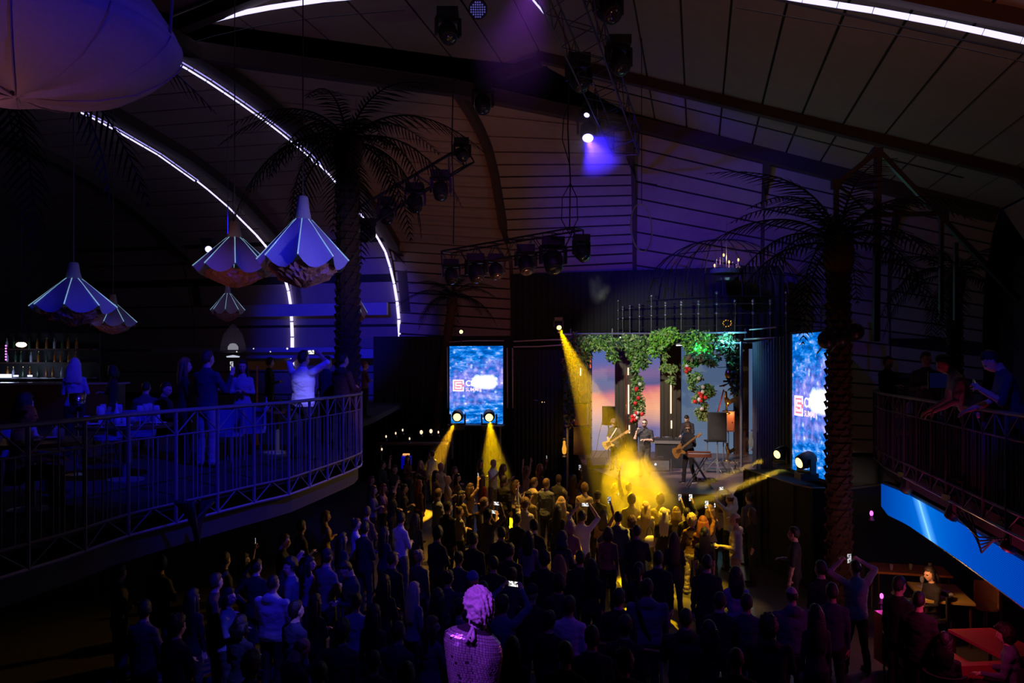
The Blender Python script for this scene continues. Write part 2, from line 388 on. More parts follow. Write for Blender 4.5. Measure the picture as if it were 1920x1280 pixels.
# ------------------------------------------------------------------ trusses
def truss(p0, p1, w, label, bays, group=None, m=m_truss, w2=None):
    p0, p1 = Vector(p0), Vector(p1); t = thing('lighting_truss', label, 'truss', p0)
    d = (p1-p0).normalized(); sd = d.cross(Vector((0, 0, 1))).normalized(); up = sd.cross(d)
    h = w2 or w
    cs = [sd*w/2+up*h/2, sd*w/2-up*h/2, -sd*w/2-up*h/2, -sd*w/2+up*h/2]
    for c in cs: bar('chord', p0+c, p1+c, 0.025, m, t)
    for k in range(bays):
        a = p0.lerp(p1, k/bays); b = p0.lerp(p1, (k+1)/bays)
        for j in range(4):
            c0, c1 = cs[j], cs[(j+1) % 4]
            if k % 2: c0, c1 = c1, c0
            bar('brace', a+c0, b+c1, 0.012, m, t)
    for e in (p0, p1):
        for j in range(4): bar('end_frame', e+cs[j], e+cs[(j+1) % 4], 0.022, m, t)
    return t
tr1 = truss(at(678, 408, 22.5), at(872, 292, 24.5), 0.55, 'dark lighting truss sloping up right of the palm trunk with moving heads below', 12)
tr2 = truss(at(838, 488, 24.0), at(1086, 446, 21.5), 0.5, 'dark lighting truss hung above the left video screen', 14)
tr3 = truss(hall(-.35, -10, 10.55), hall(-.15, .8, 10.55), 0.9, 'heavy dark ceiling truss running along the ridge towards the blue lamp', 16)
for p in ((1068, 446, 21.8), (850, 470, 23.9)):
    q = at(*p); o = thing('hanging_cable', 'black cable bundle hanging from the roof to the right end of the lower truss' if p[0] > 1000 else 'thin black suspension cable above the left end of the lower truss', 'cable', q)
    part('cable', MB().tube([q+V(0, 0, .2), q+V(0.02, 0, 1.6), q+V(-.05, 0, 3.0), q+V(0, 0, 5.2)], 0.02, 5), m_cable, o)
    if p[0] > 1000:
        for sx in (-1, 1): part('cable_loop', MB().tube([q+V(0, 0, .1), q+V(.22*sx, 0, .5), q+V(.2*sx, 0, 1.1), q+V(.02, 0, 1.5)], 0.014, 5), m_cable, o)
        part('cable_loop', MB().tube([q+V(0, 0, 2.0), q+V(-.2, 0, 2.7), q+V(-.16, 0, 3.3), q+V(0, 0, 3.7)], 0.014, 5), m_cable, o)

# moving head fixtures
def make_mover(loc, tgt, label, size=1.0, lens=None, up=False, name='moving_head_lamp', group=None):
    loc = Vector(loc); tgt = Vector(tgt); t = thing(name, label, 'stage lamp', loc, 0, group); z = -1 if not up else 1
    s = size
    part('base', MB().box(loc+V(0, 0, -z*0.30*s), (.34*s, .34*s, .13*s)), m_plastic, t)
    yk = MB()
    d = (tgt-loc).normalized(); h = Vector((d.x, d.y, 0)); h = h.normalized() if h.length > .05 else Vector((0, -1, 0)); side = Vector((-h.y, h.x, 0))
    yk.quadbox(loc+V(0, 0, -z*.22*s), side*.2*s, h*.06*s, V(0, 0, .025*s))
    for k in (-1, 1): yk.quadbox(loc+side*k*.19*s+V(0, 0, -z*.10*s), side*.02*s, h*.06*s, V(0, 0, .14*s))
    part('yoke', yk, m_plastic, t)
    hd = MB(); hd.lathe(loc-d*.17*s, [(.02*s, -.03*s), (.10*s, 0), (.15*s, .07*s), (.155*s, .2*s), (.14*s, .30*s), (.125*s, .34*s), (.11*s, .34*s)], 14, d)
    hdo = part('lamp_head', hd, m_plastic, t, True)
    part('lens', MB().lathe(loc+d*.172*s, [(.10*s, 0), (.09*s, .012*s), (.03*s, .02*s)], 14, d), lens or m_chrome_dim, hdo, True)
    return t
m_chrome_dim = mat('lens_glass', (0.12, 0.12, 0.16), 0.08, 0.6)
m_lensY = emit('lens_yellow', (1.0, 0.72, 0.22), 3.0); m_lensB = emit('lens_blue', (0.45, 0.4, 1.0), 4); m_lensO = emit('lens_amber', (1.0, 0.6, 0.2), 3.0)
def hang(px, py, Y, tx, ty, label, size=1.0, lens=None):
    p = at(px, py, Y); return make_mover(p, p+V(tx, -.6, ty), label, size, lens)
hang(725, 403, 23.0, .1, -1.0, 'unlit moving head lamp at the lower left end of the sloping truss', 1.35)
hang(778, 380, 23.4, .1, -1.0, 'unlit moving head lamp in the middle of the sloping truss', 1.5)
hang(826, 357, 23.8, .1, -1.0, 'unlit moving head lamp near the upper end of the sloping truss', 1.55)
hang(866, 290, 24.3, .2, -.4, 'unlit square-framed lamp at the top end of the sloping truss', 1.3)
hang(690, 440, 22.4, -.6, -.6, 'unlit lamp beside the palm trunk just above the white tube', 1.2)
hang(846, 517, 23.6, .1, -1, 'leftmost unlit moving head under the lower truss', 1.3)
hang(892, 512, 23.2, .3, -1, 'unlit moving head second from the left under the lower truss', 1.5)
hang(930, 508, 22.9, .1, -1, 'unlit moving head third from the left under the lower truss', 1.3)
hang(986, 496, 22.6, .2, -1, 'unlit moving head in the middle of the lower truss', 1.5)
hang(1037, 490, 22.2, .1, -1, 'unlit moving head second from the right under the lower truss', 1.8)
hang(1090, 474, 21.4, .5, -.8, 'moving head lamp at the right end of the lower truss, haze below it', 1.3)
t_ = hang(390, 470, 29.5, .3, .1, 'moving head lamp shining bright blue-white left of the pendant lamps', 1.2, m_lensB)
t_ = hang(1103, 247, 26.3, -.1, -.9, 'bright blue lamp at the end of the roof truss', 1.8, m_lensB)
hang(1102, 210, 25.6, -.3, -.9, 'small blue-white lamp above the bright blue lamp on the roof truss', .9, m_lensB)
hang(840, 62, 22.0, .2, -.8, 'dark unlit lamp hanging from the left roof slope near the top', 1.7)
hang(905, 195, 24.0, .1, -1, 'dark unlit spotlight below the round dotted lamp', 1.6)
hang(1085, 150, 22.0, .3, -.8, 'dark moving head on the roof truss, left side', 1.8)
hang(1160, 118, 21.5, .3, -.8, 'dark moving head on the roof truss, right side', 1.8)
hang(1140, 20, 19.0, .3, -.6, 'dark moving head on the roof truss at the top edge of the picture', 1.8)
make_mover(SRC1, atz(1215, 1010, .9), 'yellow moving head lamp above the left corner of the stage canopy', 0.85, m_lensY)
make_mover(SRC2, at(826, 880, 24), 'yellow moving head lamp at the lower left corner of the left screen', 1.5, m_lensO, True)
make_mover(SRC3, at(924, 900, 24), 'yellow moving head lamp at the lower right of the left screen', 1.5, m_lensY, True)
make_mover(SRC4, at(1300, 945, 16.5), 'moving head lamp in front of the right screen throwing a yellow beam left', 1.15, m_lensY, True)
make_mover(SRC5, at(1310, 912, 18), 'moving head lamp left of the right screen, further from the camera', 1.0, m_lensY, True)
p = at(865, 622, 31.2); t_ = thing('spot_lamp', 'small yellow lamp on a stalk above the left screen', 'lamp', p)
part('lamp_body', MB().ball(p, (.13, .13, .13)), m_plastic, t_, True); part('lens', MB().ball(p+V(0, -.09, 0), .075), m_lensY, t_, True); bar('stalk', p, p-V(0, 0, .55), .02, m_truss, t_)
# LED par with dots
p = at(896, 18, 17.0); t_ = thing('led_par', 'round dotted LED lamp at the top edge left of the ridge truss', 'stage lamp', p)
part('housing', MB().lathe(p, [(.05, -.25), (.2, -.2), (.2, 0), (.185, 0), (.18, -.02)], 20, V(0, -1, -.6)), m_plastic, t_, True)
mb = MB(); q = V(0, -1, -.6).to_track_quat('Z', 'Y')
for i in range(-3, 4):
    for j in range(-3, 4):
        if i*i+j*j <= 10: mb.ball(p+q @ V(i*.048, j*.048, .0), .017, 6, 5)
o = part('led_dots', mb, emit('led_dim_violet', (.22, .2, .9), .35), t_); o['kind'] = 'stuff'
bar('bracket', p, p+V(0, .1, .9), .015, m_truss, t_)
# aerial hoop
c = at(1203, 427, 21); t_ = thing('aerial_hoop', 'thin pale aerial hoop hanging from the roof right of the ridge', 'hoop', c)
part('ring', MB().tube([c+Vector((.36*math.cos(a), .5*math.cos(a), .62*math.sin(a))) for a in [2*PI*k/40 for k in range(41)]], .016, 6), mat('hoop_tape', (.85, .8, .85), .5), t_, True)
bar('rope', c+V(0, 0, .62), c+V(0, 0, 5.0), .01, m_cable, t_)
# ------------------------------------------------------------------ balconies
ZB = 3.15
RL = [(-5.45, 3.2), (-5.15, 5.0), (-4.76, 7.4), (-4.56, 8.22), (-4.46, 9.14), (-4.12, 10.13), (-3.68, 11.37), (-3.37, 12.1), (-3.2, 13.2), (-3.0, 14.6), (-2.93, 15.4), (-3.05, 16.2), (-3.5, 17.0), (-4.3, 17.6)]
RR = [(9.9, 18.6), (8.4, 17.9), (7.7, 17.0), (7.15, 15.3), (6.84, 13.85), (6.47, 12.1), (6.08, 10.35), (5.79, 9.0), (5.6, 7.6), (5.5, 6.0), (5.5, 3.5)]
def r3(P, z): return [V(x, y, z) for x, y in P]
struct('floor_balcony_left', MB().poly(list(reversed([(x-.02, y) for x, y in RL]))+[(-16, 3.2), (-22, 36), (-4.6, 36), (-4.2, 24)], (2.98, ZB)), m_carpet)
struct('floor_balcony_right', MB().poly([(x+.02, y) for x, y in RR]+[(20, 3.5), (20, 24), (11, 24)], (2.98, ZB)), m_carpet)
def fascia(P, lab, z0, z1, offx):
    Q = resample(r3(P, 0), 26); mb = MB()
    mb.loft([[p+V(offx-.04, 0, z0), p+V(offx+.04, 0, z0), p+V(offx+.04, 0, z1), p+V(offx-.04, 0, z1)] for p in Q])
    return mb
struct('trim_6', fascia(RL, '', 2.50, 2.76, -.10), m_slab); struct('trim_7', fascia(RR, '', 2.62, 2.9, .12), m_slab)
def railing(P, label, nseg, under=True):
    t = thing('balcony_railing', label, 'railing', r3(P, ZB)[0]); Q = resample(r3(P, 0), nseg*2)
    top = V(0, 0, 4.20); mid = V(0, 0, 3.90); bot = V(0, 0, 3.05); low = V(0, 0, 2.80)
    part('handrail', MB().tube([q+top for q in Q], .028, 7), m_iron, t, True)
    part('middle_rail', MB().tube([q+mid for q in Q], .013, 5), m_iron, t); part('bottom_rail', MB().tube([q+bot for q in Q], .02, 5), m_iron, t)
    if under: part('lower_edge_tube', MB().tube([q+low for q in Q], .022, 5), mat('edge_tube', (.3, .3, .4), .35, .3), t)
    for k in range(nseg+1):
        q = Q[2*k]; bar('post', q+(low if under else bot), q+top, .024, m_iron, t)
    for k in range(nseg):
        a, c, b = Q[2*k], Q[2*k+1], Q[2*k+2]
        bar('brace', a+mid, c+top, .010, m_iron, t); bar('brace', b+mid, c+top, .010, m_iron, t); bar('brace', c+mid, c+top, .010, m_iron, t)
        if under: bar('lower_brace', a+low, c+bot, .010, m_iron, t); bar('lower_brace', b+low, c+bot, .010, m_iron, t)
        for j in range(1, 5):
            q = a.lerp(c, j/2.5) if j <= 2 else c.lerp(b, (j-2.5)/2.5); bar('baluster', q+bot, q+mid, .009, m_iron, t)
        bar('baluster', c+bot, c+mid, .009, m_iron, t)
    return t
railing(RL, 'dark iron railing with triangle braces along the curved left balcony', 20)
railing(RR, 'dark iron railing along the right balcony', 22, True)
# blue LED band under the right balcony
m_led = bpy.data.materials.new('blue_led_band'); m_led.use_nodes = True; nt = m_led.node_tree; b = nt.nodes['Principled BSDF']; b.inputs['Base Color'].default_value = (0, 0, .01, 1); b.inputs['Specular IOR Level'].default_value = 0
tc = nt.nodes.new('ShaderNodeTexCoord'); sp = nt.nodes.new('ShaderNodeSeparateXYZ'); nt.links.new(tc.outputs['UV'], sp.inputs[0])
def mth(nt, op, a, b=None, c=None):
    n = nt.nodes.new('ShaderNodeMath'); n.operation = op
    for i, x in enumerate((a, b, c)):
        if x is None: continue
        if isinstance(x, (int, float)): n.inputs[i].default_value = x
        else: nt.links.new(x, n.inputs[i])
    return n.outputs[0]
def ramp(nt, fac, els):
    n = nt.nodes.new('ShaderNodeValToRGB'); e = n.color_ramp.elements
    while len(e) < len(els): e.new(.5)
    for i, (p_, c_) in enumerate(els): e[i].position = p_; e[i].color = (*c_, 1)
    nt.links.new(fac, n.inputs[0]); return n.outputs[0]
u = sp.outputs[0]; v = sp.outputs[1]
ln = mth(nt, 'ABSOLUTE', mth(nt, 'SUBTRACT', mth(nt, 'ADD', u, mth(nt, 'MULTIPLY', v, .075)), .305))
c1 = ramp(nt, u, [(0, (.0, .07, .5)), (.12, (.0, .13, .75)), (.3, (.0, .20, .95)), (.5, (.0, .10, .72)), (1, (.0, .035, .42))])
c2 = ramp(nt, ln, [(0, (.45, .85, .95)), (.010, (.12, .42, .8)), (.05, (0, .02, .05)), (.12, (0, 0, 0))])
mx = nt.nodes.new('ShaderNodeMix'); mx.data_type = 'RGBA'; mx.blend_type = 'ADD'; mx.inputs[0].default_value = 1; nt.links.new(c1, mx.inputs[6]); nt.links.new(c2, mx.inputs[7])
st = mth(nt, 'ADD', .55, mth(nt, 'MULTIPLY', mth(nt, 'SINE', mth(nt, 'MULTIPLY', v, 150)), .22))
nt.links.new(mx.outputs[2], b.inputs['Emission Color']); nt.links.new(mth(nt, 'MULTIPLY', st, 1.35), b.inputs['Emission Strength'])
def led_band():
    P = [atz(1652, 908, 2.42)]; top = [(1652, 906, 2.42), (1700, 925, 2.42), (1800, 980, 2.42), (1920, 1052, 2.42), (2100, 1155, 2.42)]
    T = [atz(*a) for a in top]; T = resample(T, 24); h = V(0, 0, -.56)
    t = thing('led_display_band', 'long blue LED display band under the right balcony with a white streak', 'screen', T[0])
    mb = MB(); n = len(T); uvs = []
    for k in range(n-1): mb.face(T[k], T[k+1], T[k+1]+h*(1.0 if k < 30 else 1), T[k]+h*(1 if k else .8)); uvs += [(k/(n-1), 1), ((k+1)/(n-1), 1), ((k+1)/(n-1), 0), (k/(n-1), 0)]
    me = mb.mesh('display', m_led); L = me.uv_layers.new(name='UVMap')
    for i, uv in enumerate(uvs): L.data[i].uv = uv
    mesh_part('display', me, Matrix(), t)
    bk = MB(); bk.loft([[p+V(.03, 0, .04), p+V(.14, 0, .04), p+V(.14, 0, -.60), p+V(.03, 0, -.60)] for p in T]); part('housing', bk, m_plastic, t)
    for px_, py_ in ((1707, 925), (1795, 975), (1905, 1035)):
        q = atz(px_, py_, 2.50); make_mover(q+V(-.05, 0, .12), q+V(-.6, .2, -1), 'small dark lamp clipped above the blue LED band, '+{1707: 'far end', 1795: 'middle', 1905: 'nearest the camera'}[px_], .7, name='clip_lamp')
led_band()
t_ = thing('cable_bundle', 'tangle of dark cable hanging over the near end of the blue LED band', 'cable', atz(1840, 975, 2.7))
for k in range(5):
    a = atz(1800+8*k, 960, 2.75)+V(-.1, 0, 0); e = atz(1905-6*k, 1010, 2.7)+V(-.1, 0, 0); m_ = (a+e)/2-V(0, 0, .16+.05*k); part('cable', MB().tube([a, a.lerp(m_, .6), m_, m_.lerp(e, .5), e], .012, 5), m_cable, t_)
t_ = thing('cable_bundle', 'dark cable bag hanging below the left balcony edge', 'cable', at(362, 960, 9.6))
for k in range(6):
    a = at(330+6*k, 940, 9.55); e = at(400-4*k, 938, 9.9); m_ = (a+e)/2-V(0, 0, .25+.06*k); part('cable', MB().tube([a, a.lerp(m_, .6), m_, m_.lerp(e, .5), e], .03, 6), m_cable, t_, True)

# ------------------------------------------------------------------ screens
def screen_content(name, strength=1.6):
    m = bpy.data.materials.new(name); m.use_nodes = True; nt = m.node_tree; b = nt.nodes['Principled BSDF']; b.inputs['Base Color'].default_value = (0, 0, 0, 1); b.inputs['Roughness'].default_value = .8; b.inputs['Specular IOR Level'].default_value = 0.1
    tc = nt.nodes.new('ShaderNodeTexCoord'); mp = nt.nodes.new('ShaderNodeMapping'); mp.inputs['Rotation'].default_value = (0, math.radians(14), 0); mp.inputs['Scale'].default_value = (2.2, 1, 6.5)
    nt.links.new(tc.outputs['Object'], mp.inputs['Vector'])
    n1 = nt.nodes.new('ShaderNodeTexNoise'); n1.inputs['Scale'].default_value = .95; n1.inputs['Detail'].default_value = 6; n1.inputs['Roughness'].default_value = .7; nt.links.new(mp.outputs[0], n1.inputs['Vector'])
    n2 = nt.nodes.new('ShaderNodeTexNoise'); n2.inputs['Scale'].default_value = 3.4; n2.inputs['Detail'].default_value = 5; nt.links.new(tc.outputs['Object'], n2.inputs['Vector'])
    n3 = nt.nodes.new('ShaderNodeTexVoronoi'); n3.inputs['Scale'].default_value = 3.6; nt.links.new(tc.outputs['Object'], n3.inputs['Vector'])
    n4 = nt.nodes.new('ShaderNodeTexNoise'); n4.inputs['Scale'].default_value = 9; nt.links.new(tc.outputs['Object'], n4.inputs['Vector'])
    sp = nt.nodes.new('ShaderNodeSeparateXYZ'); nt.links.new(tc.outputs['Object'], sp.inputs[0]); x, z = sp.outputs[0], sp.outputs[2]
    base = ramp(nt, n1.outputs['Fac'], [(.34, (.0, .08, .18)), (.43, (.0, .07, .42)), (.50, (.0, .16, .62)), (.56, (.03, .24, .75)), (.61, (.25, .38, .9)), (.68, (.7, .75, 1.0))])
    lav = ramp(nt, n2.outputs['Fac'], [(.38, (.03, .10, .5)), (.48, (.16, .18, .70)), (.58, (.32, .28, .85)), (.70, (.7, .65, 1.0))])
    band = mth(nt, 'SUBTRACT', 1.15, mth(nt, 'MULTIPLY', mth(nt, 'ABSOLUTE', mth(nt, 'SUBTRACT', z, mth(nt, 'ADD', 1.45, mth(nt, 'MULTIPLY', x, .15)))), 1.25))
    bandc = mth(nt, 'ADD', band, mth(nt, 'MULTIPLY', mth(nt, 'SUBTRACT', n2.outputs['Fac'], .5), 1.6)); 
    cl_ = nt.nodes.new('ShaderNodeClamp'); nt.links.new(bandc, cl_.inputs[0])
    mx = nt.nodes.new('ShaderNodeMix'); mx.data_type = 'RGBA'; nt.links.new(cl_.outputs[0], mx.inputs[0]); nt.links.new(base, mx.inputs[6]); nt.links.new(lav, mx.inputs[7])
    spark = ramp(nt, n3.outputs['Distance'], [(0, (1, 1, 1)), (.13, (.55, .55, .7)), (.24, (0, 0, 0))])
    a1 = nt.nodes.new('ShaderNodeMix'); a1.data_type = 'RGBA'; a1.blend_type = 'ADD'; a1.inputs[0].default_value = .55; nt.links.new(mx.outputs[2], a1.inputs[6]); nt.links.new(spark, a1.inputs[7])
    dx = mth(nt, 'MULTIPLY', mth(nt, 'MAXIMUM', mth(nt, 'SUBTRACT', mth(nt, 'ABSOLUTE', mth(nt, 'SUBTRACT', x, 1.45)), .36), 0), 4.0)
    dz = mth(nt, 'MULTIPLY', mth(nt, 'MAXIMUM', mth(nt, 'SUBTRACT', mth(nt, 'ABSOLUTE', mth(nt, 'SUBTRACT', z, 1.66)), .12), 0), 4.5)
    blob = mth(nt, 'SUBTRACT', mth(nt, 'SUBTRACT', 1.15, mth(nt, 'ADD', dx, dz)), mth(nt, 'MULTIPLY', mth(nt, 'ABSOLUTE', mth(nt, 'SUBTRACT', n4.outputs['Fac'], .5)), 1.2))
    wb = ramp(nt, blob, [(.2, (0, 0, 0)), (.75, (.9, .95, 1.0))])  # white glow of the blown-out lettering, painted into the screen picture
    a2 = nt.nodes.new('ShaderNodeMix'); a2.data_type = 'RGBA'; a2.blend_type = 'ADD'; a2.inputs[0].default_value = 1; nt.links.new(a1.outputs[2], a2.inputs[6]); nt.links.new(wb, a2.inputs[7])
    nt.links.new(a2.outputs[2], b.inputs['Emission Color']); b.inputs['Emission Strength'].default_value = strength; return m
m_content = screen_content('screen_content_blue_city', 1.25)
m_pink = emit('emblem_pink_white', (1.0, .78, .86), 1.7); m_pinkd = emit('emblem_pink_line', (.95, .28, .45), 1.0); m_wht = emit('lettering_white', (1, 1, 1), 1.8)
def text_mesh(s, size):
    cu = bpy.data.curves.new('text', 'FONT'); cu.body = s; cu.size = size; cu.extrude = .002; cu.offset = size*.012
    o = bpy.data.objects.new('text', cu); COL.objects.link(o); dg = bpy.context.evaluated_depsgraph_get()
    me = bpy.data.meshes.new_from_object(o.evaluated_get(dg)); bpy.data.objects.remove(o); return me
def video_screen(A, B, z0, z1, label):
    A = Vector(A); B = Vector(B); d = (B-A); wd = d.length; d.normalize(); h = z1-z0
    t = thing('video_screen', label, 'screen', (A.x, A.y, z0)); 
    M = Matrix.Translation((A.x, A.y, z0)) @ Matrix.Rotation(math.atan2(d.y, d.x), 4, 'Z')
    def lp(nm, mb, mt, lab=None):
        o = mesh_part(nm, mb.mesh(nm, mt) if isinstance(mb, MB) else mb, M, t)
        if lab: o['label'] = lab
        return o
    lp('display', MB().face((0, -.005, 0), (wd, -.005, 0), (wd, -.005, h), (0, -.005, h)), m_content)
    lp('housing', MB().box((wd/2, .08, h/2), (wd+.06, .15, h+.06)), m_plastic)
    for x0, x1, za, zb_ in ((-.05, wd+.05, -.06, 0), (-.05, wd+.05, h, h+.06), (-.06, 0, -.06, h+.06), (wd, wd+.06, -.06, h+.06)): lp('frame', MB().box(((x0+x1)/2, 0, (za+zb_)/2), (x1-x0, .06, zb_-za)), m_black)
    # emblem: square spiral with an S inside
    e = MB(); S = .46; ox, oz = .14, 1.28; y = -.012
    def r_(a, b_, c, d2, yy=y): e.box((ox+(a+c)/2*S/10, yy, oz+(b_+d2)/2*S/10), ((c-a)*S/10, .004, (d2-b_)*S/10))
    for q in ((0, 8.9, 10, 10), (0, 0, 1.1, 10), (0, 0, 10, 1.1), (8.9, 6.1, 10, 10), (8.9, 0, 10, 3.9), (2.1, 6.9, 8, 8), (2.1, 4.5, 3.2, 8), (2.1, 4.5, 8, 5.6), (6.9, 2.1, 8, 5.6), (2.1, 2.1, 8, 3.2), (2.1, 2.1, 3.2, 3.9)): r_(*q)
    lp('emblem', e, m_pink, 'square spiral emblem in pinkish white')
    g = MB(); g.box((ox+S/2, -.009, oz+S/2), (S*1.02, .002, S*1.02)); lp('emblem_ground', g, m_pinkd, 'pink ground behind the emblem')
    for s_, sz, x, z, mt in (('CRYPTO', .31, .67, 1.50, m_wht), ('SUMMIT', .19, .67, 1.29, emit('lettering_pink', (1.0, .62, .80), 1.5))):
        me = text_mesh(s_, sz); me.materials.clear(); me.materials.append(mt)
        o = mesh_part('lettering', me, M @ Matrix.Translation((x, -.014, z)) @ Matrix.Rotation(PI/2, 4, 'X'), t); o['label'] = 'lettering '+s_
    return t
A = at(843, 700, 32.05); B = at(943.5, 700, 31.55)
video_screen((A.x, A.y, 0), (B.x, B.y, 0), 2.38, 5.47, 'tall video screen with blue moving picture hanging left of the stage')
A = at(1486, 700, 18.75); B = V(A.x+.13, A.y-2.2, 0)
video_screen((A.x, A.y, 0), (B.x, B.y, 0), 2.30, 5.47, 'tall video screen with blue moving picture right of the stage, seen at an angle')
# support pipes around the left screen
def pipe(name, label, pts, r, m=m_alu, cat='pipe'):
    t = thing(name, label, cat, pts[0]); part('pipe', MB().tube(pts, r, 6), m, t, True); return t
m_pinktube = mat('pale_tube', (.45, .36, .38), .4)
pipe('metal_pipe', 'thin vertical pipe at the left edge of the left screen', [at(838.5, 650, 31.9), at(839, 765, 31.9)], .025, m_pinktube)
pipe('metal_pipe', 'thin vertical pipe just right of the left screen', [at(951, 652, 31.5), at(951.5, 765, 31.5)], .03, m_pinktube)
pipe('metal_pipe', 'second thin vertical pipe right of the left screen', [at(961, 652, 31.4), at(961.5, 765, 31.4)], .03, m_pinktube)
pipe('metal_pipe', 'horizontal pipe above the left screen', [at(842, 641, 31.8), at(880, 638.5, 31.7), at(945, 638.5, 31.5)], .02, m_pinktube)
pipe('metal_pipe', 'upper horizontal pipe from the left screen to the stage canopy', [at(963, 640, 31.3), at(1010, 637.5, 31), at(1060, 636.5, 30.2)], .03, m_pinktube)
pipe('metal_pipe', 'lower horizontal pipe from the left screen to the stage canopy', [at(963, 650, 31.3), at(1010, 649.5, 31), at(1060, 646, 30.2)], .03, m_pinktube)
pipe('metal_pipe', 'upper pipe right of the stage canopy', [at(1406, 618, 25.5), at(1455, 613.5, 22.5)], .025, m_pinktube)
pipe('metal_pipe', 'lower pipe right of the stage canopy', [at(1396, 636, 26), at(1455, 633, 22.5)], .03, m_pinktube)
pipe('metal_pipe', 'pale bar carrying the lamp at the left corner of the canopy', [at(1046, 622, 28.6), at(1056, 627, 28.6), at(1072, 627, 28.6)], .03, m_pinktube)
t_ = thing('lamp_shelf', 'dark shelf carrying the two yellow lamps below the left screen', 'shelf', at(890, 797, 30.9)); part('shelf_board', MB().box(at(893, 797, 30.9), (2.2, .5, .05), YAW), m_iron, t_)
for x in (848, 938): bar('bracket', at(x, 798, 30.9), at(x, 860, 30.9), .04, m_iron, t_)

# ------------------------------------------------------------------ stage
def wl(px, off_=0.0):      # point on the stage back line at pixel column px
    u = (px-960)/F; j = (u*32.3-5.84)/(0.974+0.228*u); p = V(5.84+.974*j, 32.3-.228*j, 0); return p-DS*off_
st_poly = [(-.0, 28.6), (1.6, 27.2), (2.1, 25.9), (2.9, 24.2), (3.4, 23.0), (4.1, 22.0), (6.0, 21.75), (6.6, 23.0), (8.2, 26.0), (9.6, 30.8), (1.5, 33.6)]
st_poly = [(2.55, 28.8), (2.75, 26.9), (3.2, 25.0), (3.7, 23.2), (4.2, 22.0), (6.05, 21.75), (6.5, 23.0), (8.4, 26.5), (10.0, 31.2), (2.6, 33.4)]
st = thing('stage', 'low stage with dark boarded floor before the sunset panels', 'stage', (5, 27, 0))
part('stage_body', MB().poly(st_poly, (0, 1.14)), mat('stage_skirt', (.03, .025, .025), .8), st)
m_board = mat('stage_board', (.20, .13, .125), .38, bump=.1, bscale=6, var=.25)
# boards laid along the hall's cross direction, clipped to the stage outline
def clip(poly, n, d0, d1):
    def cut(P, sgn, d):
        out = []
        for i in range(len(P)):
            a, b_ = P[i], P[(i+1) % len(P)]; fa = sgn*(a[0]*n[0]+a[1]*n[1]-d); fb = sgn*(b_[0]*n[0]+b_[1]*n[1]-d)
            if fa >= 0: out.append(a)
            if fa*fb < 0: k = fa/(fa-fb); out.append((a[0]+(b_[0]-a[0])*k, a[1]+(b_[1]-a[1])*k))
        return out
    P = cut(poly, 1, d0); return cut(P, -1, d1) if P else P
dd = [p[0]*DS.x+p[1]*DS.y for p in st_poly]; d = min(dd)
while d < max(dd):
    P = clip(st_poly, (DS.x, DS.y), d+.006, d+.30)
    if len(P) >= 3:
        ar = sum(P[i][0]*P[(i+1) % len(P)][1]-P[(i+1) % len(P)][0]*P[i][1] for i in range(len(P)))
        if ar < 0: P = P[::-1]
        part('stage_board', MB().poly(P, (1.142, 1.2)), m_board, st)
    d += .306
# sunset panels
def sunset(name, els, s=1.0):
    m = bpy.data.materials.new(name); m.use_nodes = True; nt = m.node_tree; b = nt.nodes['Principled BSDF']; b.inputs['Base Color'].default_value = (.02, .02, .02, 1)
    tc = nt.nodes.new('ShaderNodeTexCoord'); sp = nt.nodes.new('ShaderNodeSeparateXYZ'); nt.links.new(tc.outputs['Object'], sp.inputs[0])
    n = nt.nodes.new('ShaderNodeTexNoise'); n.inputs['Scale'].default_value = .9; n.inputs['Detail'].default_value = 4; mp = nt.nodes.new('ShaderNodeMapping'); mp.inputs['Scale'].default_value = (.5, 1, 2.2); nt.links.new(tc.outputs['Object'], mp.inputs[0]); nt.links.new(mp.outputs[0], n.inputs['Vector'])
    f = mth(nt, 'ADD', mth(nt, 'MULTIPLY', sp.outputs[2], 1/4.3), mth(nt, 'MULTIPLY', mth(nt, 'SUBTRACT', n.outputs['Fac'], .5), .16))
    c = ramp(nt, f, els); ls = mth(nt, 'ADD', .9, mth(nt, 'MULTIPLY', mth(nt, 'SINE', mth(nt, 'MULTIPLY', sp.outputs[2], 90)), .1))
    nt.links.new(c, b.inputs['Emission Color']); nt.links.new(mth(nt, 'MULTIPLY', ls, s), b.inputs['Emission Strength']); return m
SS = [(0, (.12, .17, .42)), (.14, (.17, .21, .46)), (.24, (.34, .28, .46)), (.34, (.66, .36, .42)), (.44, (.85, .34, .28)), (.52, (.72, .20, .22)), (.58, (.16, .13, .30)), (.66, (.12, .14, .32)), (.74, (.28, .15, .33)), (.82, (.13, .15, .42)), (1, (.05, .15, .45))]
SS2 = [(0, (.12, .15, .35)), (.12, (.14, .16, .36)), (.22, (.20, .16, .36)), (.32, (.70, .36, .30)), (.42, (1.0, .45, .26)), (.54, (.95, .30, .20)), (.60, (.60, .16, .24)), (.64, (.10, .11, .28)), (.72, (.22, .14, .32)), (.84, (.13, .15, .40)), (1, (.06, .14, .40))]
SS3 = [(0, (.13, .20, .32)), (.3, (.11, .17, .30)), (.7, (.09, .15, .28)), (1, (.08, .15, .30))]
